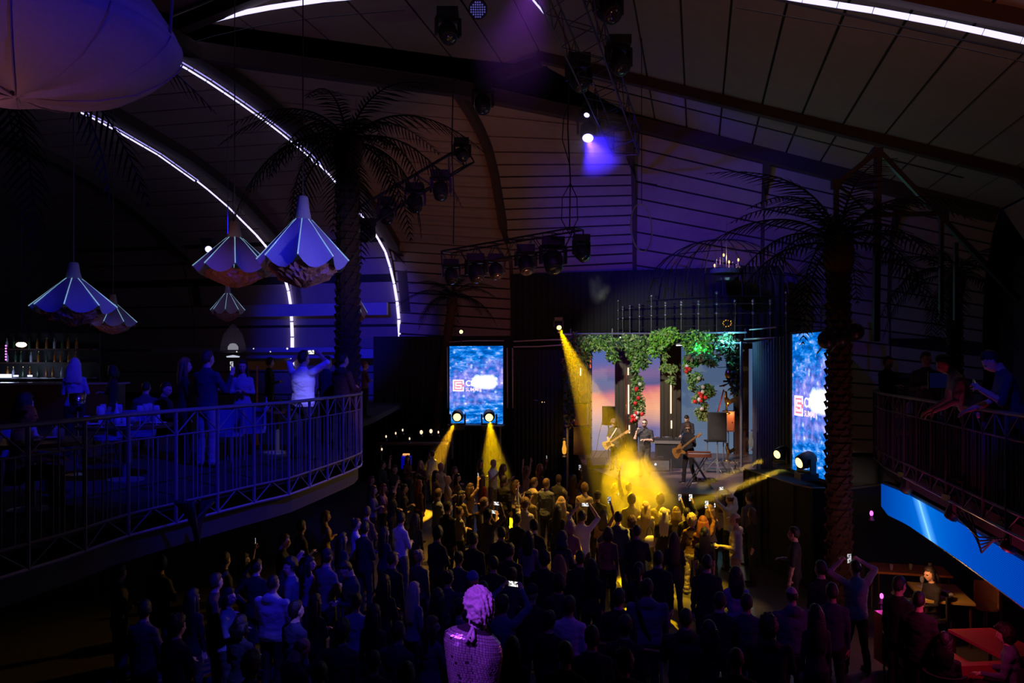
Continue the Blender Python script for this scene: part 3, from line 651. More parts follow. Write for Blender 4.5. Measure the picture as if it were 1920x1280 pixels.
for px0, px1, els, lab, s in ((1110, 1153.5, SS, 'tall LED panel showing a blue and pink sunset, leftmost behind the stage', 1.0), (1196, 1237.5, SS2, 'tall LED panel showing an orange sunset behind the singer', 1.0), (1277.5, 1375, SS3, 'wide grey-blue LED panel behind the keyboard player', .8), (1404, 1412, SS3, 'narrow pale blue LED panel strip at the right edge of the stage', .8)):
    a, b_ = wl(px0), wl(px1); wd = (b_-a).length; t = thing('sunset_display', lab, 'screen', (a.x, a.y, 1.2))
    M = Matrix.Translation((a.x, a.y, 1.2)) @ Matrix.Rotation(YAW, 4, 'Z')
    mesh_part('display', MB().face((0, -.005, 0), (wd, -.005, 0), (wd, -.005, 4.25), (0, -.005, 4.25)).mesh('display', sunset('panel_'+str(px0), els, s)), M, t)
    mesh_part('housing', MB().box((wd/2, .06, 2.1), (wd+.02, .1, 4.27)).mesh('housing', m_plastic), M, t)
m_warmtube = emit('warm_white_tube', (1.0, .72, .48), 1.6); m_redtube = emit('red_orange_tube', (1.0, .16, .07), .8)
def pillar(px0, px1, lab, tubes):
    a, b_ = wl(px0, .25), wl(px1, .25); c = (a+b_)/2; wd = (b_-a).length
    t = thing('wooden_pillar', lab, 'pillar', (c.x, c.y, 1.2))
    n = 5
    for k in range(n):
        q = a.lerp(b_, (k+.5)/n); part('plank', MB().box((q.x, q.y, 3.35), (wd/n*.93, .08, 4.3), YAW), m_wood, t)
    part('core', MB().box((c.x+.02, c.y+.1, 3.35), (wd*.98, .1, 4.28), YAW), m_black, t)
    for px, ya, yb, mt in tubes:
        q = wl(px, .36); Y = q.y; part('tube_lamp', MB().tube([at(px, ya, Y), at(px, yb, Y)], .028, 7), mt, t, True, 'glowing tube lamp')
    return t
pillar(1154, 1195, 'dark planked pillar with a glowing tube between the first and second LED panels', [(1178, 689, 703, m_warmtube), (1178.5, 721, 776, m_warmtube), (1180, 797, 812, m_warmtube), (1174, 700, 850, mat('copper_edge', (.5, .12, .05), .3, .5))])
pillar(1238, 1277, 'dark planked pillar with a glowing tube right of the orange LED panel', [(1258, 686, 702, m_redtube), (1258, 720, 775, m_warmtube), (1259, 788, 803, m_warmtube)])
pillar(1075, 1109, 'dark planked pillar left of the first LED panel', [(1088.5, 684, 704, m_warmtube), (1107, 664, 690, m_redtube)])
pillar(1376, 1403, 'dark planked pillar at the right end of the stage', [(1387, 660, 720, mat('copper_edge', (.5, .12, .05))), (1388, 730, 800, mat('copper_edge', (.5, .12, .05)))])
def curtain(a, b_, z0, z1, folds, lab, m=m_cloth_black, amp=.06):
    a = Vector(a); b_ = Vector(b_); d = (b_-a).normalized(); nn = V(d.y, -d.x, 0); N = folds*6
    A0 = [a.lerp(b_, k/N)+nn*amp*math.sin(k/6*2*PI) for k in range(N+1)]
    ring = [p for p in A0]+[p-nn*.03 for p in reversed(A0)]
    t = MB(); t.loft([[V(p.x, p.y, z) for p in ring] for z in (z0, z1)])
    o = part('curtain', t, m, None, True); tag(o, lab, 'curtain'); return o
c0 = at(964, 700, 31.4); c1 = at(1056, 700, 30.4); curtain((c0.x, c0.y, 0), (c1.x, c1.y, 0), 0.0, 5.3, 12, 'black curtain between the left screen and the stage')
c0 = at(700, 700, 33.4); c1 = at(960, 700, 32.4); curtain((c0.x, c0.y, 0), (c1.x, c1.y, 0), 0.0, 5.9, 26, 'black curtain behind the left screen')
c0 = at(958, 700, 34.2); c1 = at(1470, 700, 31.0); curtain((c0.x, c0.y, 0), (c1.x, c1.y, 0), 5.35, 8.6, 40, 'black backdrop hanging high behind the stage canopy and dome')
m_curt_blue = mat('blue_black_curtain', (.03, .035, .07), .9, bump=.3, bscale=8)
c0 = at(1413, 700, 27.5); c1 = at(1484, 700, 19.6); curtain((c0.x, c0.y, 0), (c1.x, c1.y, 0), 0.2, 5.5, 14, 'blue-black curtain between the stage and the right screen', m_curt_blue)
spot('light_curtain_blue', (3.5, 14, 7.5), at(1450, 740, 23), 120, (.1, .12, 1.0), 18, .8, .1)
# canopy frame above the stage
cf = thing('canopy_frame', 'dark pipe frame carrying the greenery over the stage front', 'frame', at(1230, 630, 29.5))
for py in (626, 646):
    part('pipe', MB().tube([at(1056, py, 29.8), at(1230, py-1, 29.2), at(1400, py-3, 27.5)], .035, 6), m_iron, cf)
for px in (1070, 1148, 1236, 1310, 1397): bar('pipe', at(px, 616, 29.4), at(px, 650, 29.4), .025, m_iron, cf)
q = at(1390, 640, 27.5); bar('upright', (q.x, q.y, 1.2), q, .05, m_iron, cf); q = at(1064, 640, 29.8); bar('upright', (q.x, q.y, .0), q, .05, m_iron, cf)
for k, (x0, x1, y) in enumerate(((1120, 1142, 651.5), (1160, 1172, 632), (1268, 1296, 646.5))):
    t = thing('light_bar', ('left', 'middle', 'right')[k]+' short white light bar in the stage greenery', 'light', at(x0, y, 28.9)); part('tube_segment', MB().tube([at(x0, y+.6, 28.9), at(x1, y-.6, 28.9)], .028, 6), emit('white_bar', (.95, .92, 1.0), 1.6), t, True)

# dome cage above
dc = V(8.65, 33.1, 0); dm = thing('dome_cage', 'large dark wire dome cage above the stage with a rail of ball-topped posts', 'dome', (dc.x, dc.y, 5.9))
m_dome = mat('dome_metal', (.035, .035, .045), .5, .3)
for k in range(28):
    a = 2*PI*k/28; pts = [dc+V(3.2*math.cos(a)*math.cos(e), 3.2*math.sin(a)*math.cos(e), 7.3+2.6*math.sin(e)) for e in [PI/2*j/8*.96 for j in range(9)]]
    part('dome_rib', MB().tube(pts, .022, 4), m_dome, dm)
for e in (0, .35, .8, 1.2):
    pts = [dc+V(3.2*math.cos(a)*math.cos(e), 3.2*math.sin(a)*math.cos(e), 7.3+2.6*math.sin(e)) for a in [2*PI*k/40 for k in range(41)]]; part('dome_ring', MB().tube(pts, .02, 4), m_dome, dm)
for z, rr in ((6.95, .02), (6.6, .02), (6.15, .018)):
    part('dome_ring', MB().tube([dc+V(4.3*math.cos(a), 4.3*math.sin(a), z) for a in [2*PI*k/48 for k in range(49)]], rr, 4), m_dome, dm)
for k in range(24):
    a = PI*.93+k/24*PI*1.15; q = dc+V(4.3*math.cos(a), 4.3*math.sin(a), 0); zt = 7.05+(.3 if k % 4 == 2 else 0)
    bar('dome_post', q+V(0, 0, 5.7), q+V(0, 0, zt), .028, m_dome, dm)
    for z in (zt, 6.95, 6.6): part('ball_finial', MB().ball(q+V(0, 0, z), .06, 8, 6), m_alu, dm, True)
part('dome_base', MB().lathe(dc+V(0, 0, 5.55), [(4.2, 0), (4.32, 0), (4.32, .07), (4.2, .07)], 40), m_black, dm)
ch = at(1362, 508, 30.5); t = thing('chandelier', 'small warm chandelier glimmering inside the wire dome', 'chandelier', ch)
part('ring', MB().lathe(ch, [(.5, -.1), (.62, -.1), (.62, .06), (.5, .06)], 20), m_iron, t); part('under_tray', MB().lathe(ch-V(0, 0, .38), [(.02, 0), (.42, 0), (.46, .1), (.02, .1)], 16), m_alu, t)
bar('rod', ch-V(0, 0, .3), ch+V(0, 0, 1.9), .015, m_iron, t)
m_bulb = emit('warm_bulb', (1.0, .55, .12), 3.0)
for k in range(8):
    a = 2*PI*k/8+.3; q = ch+V(.45*math.cos(a), .45*math.sin(a), .12+.16*(k % 3)); part('candle_bulb', MB().ball(q+V(0, 0, .12), (.035, .035, .06), 8, 6), m_bulb if k % 2 else m_alu, t, True); part('candle_stem', MB().tube([q-V(0, 0, .15), q+V(0, 0, .06)], .03, 6), m_pinktube, t)
point('light_chandelier', ch+V(0, -.1, .5), 14, (1.0, .6, .35), .1)

# ------------------------------------------------------------------ greenery
m_leaf = [mat('leaf_green', (.10, .22, .045), .45, var=.4, bscale=3), mat('leaf_pale', (.30, .38, .14), .45, var=.3, bscale=3), mat('leaf_dark', (.03, .07, .03), .5), mat('leaf_bright', (.20, .48, .05), .45), mat('leaf_brown', (.14, .08, .05), .6)]
def leaf(mb, c, d, n, L, W):
    s = d.cross(n).normalized()*W; mb.face(c, c+d*L*.45+s, c+d*L, c+d*L*.45-s*.1+n*W*.35); mb.face(c, c+d*L*.45-s*.1+n*W*.35, c+d*L, c+d*L*.45-s)
def foliage(name, label, blobs, Y, n, ms, L=.13, cat='plant', dy=.5, roses=0, group=None, droop=.4):
    t = thing(name, label, cat, at(blobs[0][0], blobs[0][1], Y), 0, group); mb = MB(); tot = sum(b_[2]*b_[3] for b_ in blobs)
    for (px, py, rx, ry) in blobs:
        for k in range(int(n*rx*ry/tot)):
            a = R.uniform(0, 2*PI); r = math.sqrt(R.random()); q = at(px+rx*r*math.cos(a), py+ry*r*math.sin(a), Y+R.uniform(-dy, dy))
            d = Vector((R.uniform(-1, 1), R.uniform(-1, .6), R.uniform(-1, .6)-droop)).normalized(); nn = Vector((R.uniform(-1, 1), R.uniform(-1, 0), R.uniform(-.2, 1))).normalized()
            mb.cur = R.choices(range(len(ms)), [m_[1] for m_ in ms])[0]; leaf(mb, q, d, nn, L*R.uniform(.6, 1.4), L*.30*R.uniform(.7, 1.3))
    o = part('leaves', mb, [m_leaf[m_[0]] for m_ in ms], t); o['kind'] = 'stuff'
    st_ = MB()
    for i in range(max(2, len(blobs))):
        b0 = blobs[i % len(blobs)]; b1 = blobs[(i+1) % len(blobs)]
        st_.tube([at(b0[0]+R.uniform(-3, 3), b0[1]-b0[3]*.8, Y), at((b0[0]+b1[0])/2, (b0[1]+b1[1])/2, Y+.1), at(b1[0], b1[1]+b1[3]*.6, Y)], .012, 4)
    o = part('stems', st_, m_leaf[4], t); o['kind'] = 'stuff'
    for k in range(roses):
        b0 = R.choice(blobs); q = at(b0[0]+R.uniform(-.7, .7)*b0[2], b0[1]+R.uniform(-.8, .8)*b0[3], Y-dy-.05); mb = MB()
        for j in range(7): a = 2*PI*j/7; mb.ball(q+V(.035*math.cos(a), -.01, .035*math.sin(a)), (.038, .03, .038), 6, 5)
        mb.ball(q+V(0, -.03, 0), .045, 8, 6); part('rose', mb, mat('rose_red', (.75, .03, .03), .5) if k % 4 else mat('rose_white', (.8, .7, .68), .5), t, True)
    return t
foliage('hanging_greenery', 'dark brown-green leafy mass at the left corner of the stage canopy', [(1078, 645, 22, 22), (1070, 690, 12, 40), (1096, 665, 12, 25), (1068, 760, 8, 40)], 29.3, 1500, [(2, 3), (4, 3), (0, 1)], .16)
foliage('hanging_greenery', 'green leaves over the first LED panel along the canopy', [(1110, 642, 22, 15), (1135, 640, 20, 14), (1146, 660, 9, 14), (1153, 668, 5, 12)], 29.0, 1500, [(0, 4), (1, 2), (2, 2), (3, 1)], .14)
foliage('hanging_greenery', 'thick green leaves hanging between the first and second LED panels', [(1180, 640, 24, 14), (1192, 658, 18, 18), (1205, 645, 20, 16), (1190, 685, 8, 16), (1205, 675, 12, 14)], 28.9, 2200, [(0, 4), (1, 3), (2, 2), (3, 1)], .14)
foliage('hanging_greenery', 'bright green fern leaves in the canopy above the orange panel', [(1240, 635, 20, 15), (1255, 628, 16, 12), (1228, 655, 12, 10)], 28.7, 1300, [(3, 5), (0, 2), (1, 1)], .17, droop=0)
foliage('hanging_greenery', 'vivid green and teal lit leaves in the canopy above the wide panel', [(1300, 635, 24, 16), (1325, 640, 20, 18), (1300, 655, 14, 14)], 28.6, 1400, [(3, 3), (0, 3), (2, 2)], .16, droop=.1)
foliage('hanging_greenery', 'dark leafy bunch at the right corner of the stage canopy', [(1360, 640, 20, 18), (1375, 665, 12, 30), (1378, 710, 8, 30), (1318, 668, 30, 9), (1335, 675, 10, 8)], 28.2, 1700, [(2, 4), (4, 2), (0, 1)], .17)
foliage('flower_garland', 'long leafy garland with red roses beside the orange panel', [(1196, 718, 11, 16), (1192, 745, 9, 20), (1199, 760, 10, 20), (1190, 780, 8, 10), (1187, 785, 5, 8)], 28.8, 1200, [(0, 3), (1, 3), (2, 1)], .11, dy=.25, roses=16)
foliage('flower_garland', 'short pale leafy tendril on the pillar right of the orange panel', [(1247, 688, 8, 9), (1262, 690, 7, 9), (1258, 712, 5, 8), (1245, 660, 5, 18)], 28.9, 340, [(1, 4), (0, 1)], .14, dy=.2)
foliage('flower_garland', 'upper white-flowered bunch of the garland before the wide grey-blue panel', [(1298, 710, 9, 11), (1308, 705, 9, 9), (1300, 726, 7, 8), (1290, 690, 6, 10)], 28.6, 420, [(1, 3), (0, 2), (2, 1)], .12, dy=.2, roses=5)
foliage('flower_garland', 'middle bunch with red roses of the garland before the wide grey-blue panel', [(1325, 728, 13, 10), (1318, 740, 12, 10), (1308, 748, 9, 7), (1333, 735, 8, 8)], 28.6, 620, [(0, 3), (1, 3), (2, 1)], .12, dy=.2, roses=9)
foliage('flower_garland', 'lower pale green bunch of the garland above the keyboard player', [(1319, 777, 11, 10), (1312, 770, 8, 8), (1321, 760, 5, 8)], 28.6, 400, [(1, 3), (0, 2)], .12, dy=.2, roses=1)
foliage('trailing_plant', 'faint trailing fern before the wide panel, top left', [(1290, 676, 8, 14), (1302, 672, 8, 10), (1325, 670, 12, 10)], 28.7, 260, [(0, 2), (3, 1)], .16, dy=.2, droop=1.2)
# ------------------------------------------------------------------ palms
def frond_mesh(L=3.0, n=30, w=.55):
    mb = MB(); P = []
    for k in range(n+1):
        u = k/n; P.append(V(0, L*(u-.12*u*u*u), L*(.42*u-.95*u*u)))
    mb.tube(P, [.03*(1-.85*k/n) for k in range(n+1)], 5)
    for k in range(2, n):
        u = k/n; d = (P[k+1]-P[k]).normalized()
        for sx in (-1, 1):
            l = w*math.sin(PI*min(1, u*1.02))**.6*R.uniform(.85, 1.1); e = P[k]+V(sx*l*.8, 0, 0)+d*l*.55-V(0, 0, l*R.uniform(.25, .6)); m_ = P[k].lerp(e, .5)+V(0, 0, l*.08)
            mb.face(P[k]-d*.02, m_-d*.025, e, m_+d*.025, P[k]+d*.02)
    return mb
FRM = frond_mesh().mesh('frond', mat('palm_frond', (.008, .011, .007), .8, spec=.1))
def palm(base, z1, r, label, nf, L=1.0, lean=(0, 0), trunk=True, lo=-.5):
    base = Vector(base); t = thing('palm_tree', label, 'palm', base)
    top = V(base.x+lean[0], base.y+lean[1], z1); H = z1-base.z; n = int(H/.13)
    m_tr = mat('palm_trunk', (.075, .04, .02), .9, bump=.6, bscale=18, var=.4)
    pts = []; rs = []
    for k in range(n):
        for e, q in ((0, .86), (.75, 1.08)): u = (k+e)/n; pts.append(base.lerp(top, u)); rs.append(r*q*(1-.12*u))
    if trunk:
        part('trunk', MB().tube(pts, rs, 12), m_tr, t)
        sc = MB(); rows = int(H/.16)
        for k in range(rows):
            for j in range(7):
                a = 2*PI*(j+(k % 2)*.5)/7; q = base.lerp(top, (k+.3)/rows); rr = r*(1-.12*k/rows)
                o = V(math.cos(a), math.sin(a), 0); s_ = V(-math.sin(a), math.cos(a), 0); b0 = q+o*rr*.95
                sc.face(b0-s_*rr*.34, b0+s_*rr*.34, b0+o*rr*.30+V(0, 0, .13)); sc.face(b0-s_*rr*.34, b0+o*rr*.30+V(0, 0, .13), b0+V(0, 0, .17))
        o = part('bark_scales', sc, m_tr, t); o['kind'] = 'stuff'
    part('crown_heart', MB().ball(top, (r*1.3, r*1.3, .5), 10, 8), m_tr, t, True)
    for k in range(nf):
        a = k*2.399; el = lo+(k/nf)*1.35
        M = Matrix.Translation(top+V(0, 0, .2)) @ Matrix.Rotation(a, 4, 'Z') @ Matrix.Rotation(el, 4, 'X') @ Matrix.Scale(L*R.uniform(.85, 1.1), 4)
        mesh_part('frond', FRM, M, t)
    return t
palm((-3.28, 15.9, ZB), 9.0, .235, 'tall palm with scaly trunk and dark crown rising from the left balcony end', 22, .85)
q = at(1572, 700, 15.7); palm((q.x, q.y, 0), 6.9, .24, 'palm with scaly trunk standing right of the right screen', 20, .9, lo=-.25)
q = at(806, 700, 32.6); palm((q.x, q.y, 0), 7.2, .18, 'faint palm behind the left screen', 14, .7, lean=(.9, 0), lo=-.2)
palm(at(-70, 500, 9.0), 8.3, .2, 'palm whose frond tips hang below the big fabric shade', 16, .95)
q = at(1790, 600, 21); palm((q.x, q.y, ZB), 6.9, .2, 'dim palm far behind the right balcony', 14, .8)
# dark globes beside the right screen
for k, (x, y, rpx, lab) in enumerate(((1551, 637, 18, 'dark globe lamp overlapping the corner of the right screen'), (1578, 633, 17, 'middle dark globe lamp on the right palm'), (1604, 622, 16, 'rightmost dark globe lamp on the right palm'))):
    q = at(x, y, 15.1); t = thing('globe_lamp', lab, 'lamp', q); part('globe', MB().ball(q, rpx/F*15.1, 18, 12), mat('dark_globe', (.03, .03, .035), .3), t, True); bar('stem', q, q+V(.0, .5, -.25), .015, m_iron, t)
# steel frame upper right
t = thing('steel_frame', 'black A-shaped steel frame under the right roof slope', 'frame', at(1645, 284, 17))
for a, b_, wpx in (((1645, 284), (1568, 346), 9), ((1568, 346), (1566, 640), 8), ((1646, 284), (1642, 640), 11), ((1652, 288), (1910, 562), 9), ((1640, 403), (1765, 400), 8), ((1577, 352), (1632, 402), 5), ((1765, 400), (1764, 600), 7), ((1792, 455), (1792, 600), 7)):
    bar('steel_bar', at(a[0], a[1], 17), at(b_[0], b_[1], 17), wpx/F*17/2, m_black, t, 'sq')
for p_ in ((1645, 286), (1568, 346), (1768, 405)): part('joint', MB().box(at(*p_, 17), (.2, .12, .2)), m_black, t)

# ------------------------------------------------------------------ pendant lamps
m_fab = mat('lamp_fabric', (.5, .48, .5), .85, bump=.35, bscale=30, var=.12); m_ruf = mat('lamp_ruffle', (.5, .26, .22), .9, bump=.8, bscale=40, var=.4)
m_ribglow = mat('rib_metal_glow', (.75, .85, .95), .2, .7, em=(.35, .65, .9), es=.5)  # light on the ribs is put in by emission; they are no lamps
def pendant(tx, ty, tipw, hpx, Y, label, sz=1.0, cord=4.0, rot=0.0):
    p = at(tx, ty, Y); W = tipw/F*Y/2; H = hpx/F*Y; t = thing('pendant_lamp', label, 'lamp', p, 0, None)
    n = 8; R_ = W*1.0; z1 = -H*.70; zn = -H*.26; rn = W*.19
    part('neck', MB().lathe(p, [(W*.10, 0), (W*.12, -H*.02), (W*.14, -H*.12), (rn, zn)], 14), m_fab, t, True)
    for k in range(n):
        a0 = 2*PI*k/n+rot; a1 = 2*PI*(k+1)/n+rot; mb = MB(); rows = 6; cols = 6; idx = len(mb.v)
        for i in range(rows+1):
            u = i/rows
            for j in range(cols+1):
                v_ = j/cols; a = a0+(a1-a0)*v_; bulge = 4*v_*(1-v_); r = rn+(R_-rn)*u*(1-.20*bulge*u); z = zn+(z1-zn)*(u**1.05)-H*.13*bulge*u*u+.01*math.sin(v_*9+u*3)*u
                mb.v.append(p+V(r*math.cos(a), r*math.sin(a), z))
        for i in range(rows):
            for j in range(cols): q = i*(cols+1)+j; mb.f.append((q, q+1, q+cols+2, q+cols+1)); mb.m.append(0)
        part('fabric_panel', mb, m_fab, t, True)
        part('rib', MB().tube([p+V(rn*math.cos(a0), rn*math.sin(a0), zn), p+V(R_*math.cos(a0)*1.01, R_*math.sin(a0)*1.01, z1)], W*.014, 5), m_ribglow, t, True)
    mb = MB(); rings = []; N = 48
    for i in range(8):
        u = i/7; r = W*(.66*(1-u**2.2)+.06); z = -H*(.76+.24*u)
        rings.append([p+V(r*(1+.07*math.sin(j*1.9+i*2.1)+.05*R.uniform(-1, 1))*math.cos(2*PI*j/N), r*(1+.07*math.sin(j*1.9+i*2.1))*math.sin(2*PI*j/N), z+.02*H*R.uniform(-1, 1)) for j in range(N)])
    mb.loft(rings); part('ruffled_bowl', mb, m_ruf, t)
    part('cord', MB().tube([p+V(0, 0, -.02), p+V(0, 0, cord)], .012, 5), m_iron, t)
    return t
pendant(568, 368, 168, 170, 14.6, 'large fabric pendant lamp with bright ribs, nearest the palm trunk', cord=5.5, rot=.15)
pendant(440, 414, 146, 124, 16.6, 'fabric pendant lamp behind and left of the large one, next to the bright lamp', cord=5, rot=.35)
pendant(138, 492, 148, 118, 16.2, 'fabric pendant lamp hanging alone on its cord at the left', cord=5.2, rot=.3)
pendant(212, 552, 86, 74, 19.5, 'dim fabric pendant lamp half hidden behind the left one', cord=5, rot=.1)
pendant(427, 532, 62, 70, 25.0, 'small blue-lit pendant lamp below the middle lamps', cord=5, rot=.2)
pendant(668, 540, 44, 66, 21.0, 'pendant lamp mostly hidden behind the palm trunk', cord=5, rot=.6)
# big shade upper left
p = at(30, 66, 6.0); t = thing('fabric_shade', 'huge pale fabric lampshade filling the upper left corner', 'lamp', p)
N = 60; prof = [(1.165, 0.0), (1.13, -.07), (1.02, -.18), (.82, -.31), (.55, -.40), (.28, -.445), (.03, -.46)]
part('lower_bowl', MB().loft([[p+V(r*(1+.006*math.sin(j*.9))*math.cos(2*PI*j/N), r*math.sin(2*PI*j/N), z*(1+.04*math.sin(j*.6+1))) for j in range(N)] for r, z in prof]), mat('shade_fabric', (.52, .46, .5), .9, bump=.25, bscale=25, var=.1), t, True)
part('upper_cone', MB().loft([[p+V(r*math.cos(2*PI*j/N), r*math.sin(2*PI*j/N), z) for j in range(N)] for r, z in ((1.165, .003), (1.12, .1), (1.0, .28), (.75, .6), (.4, 1.1), (.15, 1.6))]), mat('shade_fabric', (.52, .46, .5)), t, True)
for k in range(12):
    a = 2*PI*k/12; pts = [p+V(r*1.004*math.cos(a), r*1.004*math.sin(a), z-.004) for r, z in prof]; part('seam', MB().tube(pts, .006, 4), mat('seam_tape', (.35, .28, .36), .9), t, True)
bar('hanging_rod', at(319, 62, 6.0), at(326, -60, 6.0), .012, m_iron, t); bar('hanging_rod', p+V(0, 0, 1.55), p+V(0, 0, 3.5), .02, m_iron, t)
# ------------------------------------------------------------------ people
# a figure is built from tapered lofts, fused into ONE continuous skin by a voxel remesh; regions become materials
def ringp(c, ax, ay, rx, ry, n=12): return [c+ax*(rx*math.cos(2*PI*j/n))+ay*(ry*math.sin(2*PI*j/n)) for j in range(n)]
import numpy as np
class Fig:      # solids are kept as distance functions and fused with a smooth union on a grid (one continuous surface)
    def __init__(s): s.pr = []; s.mb = MB(); s.dress = False
    def cap(s, a, b, ra, rb, reg, n=10, flat=1.0, side=None, k=.014):
        a = Vector(a); b = Vector(b); d = b-a; L = max(1e-5, d.length); d = d/L
        sd = side.normalized() if side is not None else (d.cross(Vector((0, 1, 0))) if abs(d.y) < .9 else d.cross(Vector((1, 0, 0)))).normalized()
        sd = (sd-d*sd.dot(d)).normalized(); o = d.cross(sd); r = max(ra, rb)
        lo = np.minimum(a, b)-r; hi = np.maximum(a, b)+r
        def f(X, Y, Z):
            x, y, z = X-a.x, Y-a.y, Z-a.z; t = x*d.x+y*d.y+z*d.z; p = x*sd.x+y*sd.y+z*sd.z; q = (x*o.x+y*o.y+z*o.z)/flat
            u = np.clip(t/L, 0, 1); return (np.sqrt(p*p+q*q+(t-u*L)**2)-(ra+(rb-ra)*u))*(flat if flat < 1 else 1)
        s.pr.append((lo, hi, f, reg, k))
    def rings(s, M, lst, reg, n=16, k=.02):
        I = M.inverted(); l = np.array(lst); cs = [M @ Vector((sx*l[:, 1].max(), sy*(l[:, 2].max()+abs(l[:, 3]).max()), z)) for sx in (-1, 1) for sy in (-1, 1) for z in (l[0, 0], l[-1, 0])]
        c = np.array([tuple(v) for v in cs])
        def f(X, Y, Z):
            x, y, z = (I[i][0]*X+I[i][1]*Y+I[i][2]*Z+I[i][3] for i in range(3))
            rx = np.interp(z, l[:, 0], l[:, 1]); ry = np.interp(z, l[:, 0], l[:, 2]); yo = np.interp(z, l[:, 0], l[:, 3])
            q = np.sqrt((x/rx)**2+((y-yo)/ry)**2); d1 = (q-1)*np.minimum(rx, ry)*(.6+.4*np.maximum(rx, ry)/np.minimum(rx, ry))
            return np.maximum(d1, np.maximum(l[0, 0]-z, z-l[-1, 0]))
        s.pr.append((c.min(0), c.max(0), f, reg, k))
    def ball(s, M, c, r, reg, n=12, m=9, k=.010):
        I = M.inverted(); r = (r, r, r) if isinstance(r, float) else r; cw = M @ Vector(c); R_ = max(r)
        def f(X, Y, Z):
            x, y, z = (I[i][0]*X+I[i][1]*Y+I[i][2]*Z+I[i][3]-c[i] for i in range(3))
            q = np.sqrt((x/r[0])**2+(y/r[1])**2+(z/r[2])**2); g = np.sqrt((x/r[0]**2)**2+(y/r[1]**2)**2+(z/r[2]**2)**2)+1e-9
            return q*(q-1)/g
        s.pr.append((np.array(cw)-R_, np.array(cw)+R_, f, reg, k))
    def build(s, name, vox, MTf=None, hem=.87):
        lo = np.min([p[0] for p in s.pr], 0)-.06; hi = np.max([p[1] for p in s.pr], 0)+.06
        n = np.ceil((hi-lo)/vox).astype(int)+1; D = np.full(n, .2, np.float32); RW = np.full(n, 9., np.float32); RG = np.zeros(n, np.int8)
        ax = [lo[i]+vox*np.arange(n[i]) for i in range(3)]
        for l_, h_, f, reg, k in s.pr:
            i0 = np.maximum(0, np.floor((l_-.035-lo)/vox).astype(int)); i1 = np.minimum(n, np.ceil((h_+.035-lo)/vox).astype(int)+1)
            sl = tuple(slice(a_, b_) for a_, b_ in zip(i0, i1)); X, Y, Z = np.meshgrid(ax[0][sl[0]], ax[1][sl[1]], ax[2][sl[2]], indexing='ij')
            d = f(X, Y, Z).astype(np.float32); o = D[sl]; h = np.maximum(k-np.abs(o-d), 0)/k; D[sl] = np.minimum(o, d)-h*h*k*.25
            w = RW[sl]; g = RG[sl]; m = d < w; g[m] = reg; w[m] = d[m]
        S = D < 0; N = [x-1 for x in n]; acc = np.zeros((*N, 3), np.float32); cnt = np.zeros(N, np.float32)
        C = [(i, j, k) for i in (0, 1) for j in (0, 1) for k in (0, 1)]
        cut = lambda A, c: A[c[0]:c[0]+N[0], c[1]:c[1]+N[1], c[2]:c[2]+N[2]]
        for a_ in C:
            for e in range(3):
                if a_[e]: continue
                b_ = tuple(a_[q]+(q == e) for q in range(3)); da = cut(D, a_); db = cut(D, b_); m = (da < 0) != (db < 0)
                t = np.where(m, da/np.where(m, da-db, 1), 0)
                for q in range(3): acc[..., q] += np.where(m, a_[q]+(t if q == e else 0), 0)
                cnt += m
        act = cnt > 0; idx = np.full(N, -1, np.int64); idx[act] = np.arange(act.sum()); cells = np.argwhere(act)
        P = (cells+acc[act]/cnt[act][:, None])*vox+lo; faces = []; regs = []
        for e in range(3):
            u, v = (e+1) % 3, (e+2) % 3; sh = [slice(1, N[0]), slice(1, N[1]), slice(1, N[2])]; sh[e] = slice(0, N[e])
            sb = list(sh); sb[e] = slice(1, N[e]+1); A = S[tuple(sh)]; B = S[tuple(sb)]; m = np.argwhere(A != B)
            of = np.array([1, 1, 1]); of[e] = 0; g = m+of; du = np.zeros(3, int); du[u] = 1; dv = np.zeros(3, int); dv[v] = 1
            q = [idx[tuple((g-x).T)] for x in (du*0, du, du+dv, dv)]; F_ = np.stack(q, 1); inside = S[tuple(g.T)]
            F_[~inside] = F_[~inside][:, ::-1]; faces.append(F_[:, ::-1] if False else F_); regs.append(np.where(inside, RG[tuple(g.T)], RG[tuple((g+np.eye(3, dtype=int)[e]).T)]))
        FF = np.concatenate(faces); RR_ = np.concatenate(regs); ok = (FF >= 0).all(1); FF = FF[ok]; RR_ = RR_[ok]
        if MTf is not None:
            I = MTf.inverted(); fc = P[FF].mean(1); zl = fc[:, 0]*I[2][0]+fc[:, 1]*I[2][1]+fc[:, 2]*I[2][2]+I[2][3]; t_ = (RR_ >= 7)
            RR_[t_ & (zl > hem)] = TOP; RR_[t_ & (zl <= hem)] = BOT if not s.dress else TOP
        # two rounds of light smoothing
        E = np.concatenate([FF[:, [0, 1]], FF[:, [1, 2]], FF[:, [2, 3]], FF[:, [3, 0]]])
        for _ in range(2):
            sm = np.zeros_like(P); c = np.zeros(len(P)); np.add.at(sm, E[:, 0], P[E[:, 1]]); np.add.at(sm, E[:, 1], P[E[:, 0]]); np.add.at(c, E[:, 0], 1); np.add.at(c, E[:, 1], 1)
            P = P*.6+.4*sm/np.maximum(c, 1)[:, None]
        me = bpy.data.meshes.new(name); me.vertices.add(len(P)); me.vertices.foreach_set('co', P.astype(np.float32).ravel())
        me.loops.add(FF.size); me.loops.foreach_set('vertex_index', FF.ravel().astype(np.int32)); me.polygons.add(len(FF)); me.polygons.foreach_set('loop_start', np.arange(0, FF.size, 4, dtype=np.int32))
        for _ in range(7): me.materials.append(m_black)
        me.polygons.foreach_set('material_index', RR_.astype(np.int32)); me.polygons.foreach_set('use_smooth', np.ones(len(FF), bool)); me.update(calc_edges=True); me.validate(); return me
SKIN, TOP, FORE, BOT, SHOE, DARK, LIP = range(7)
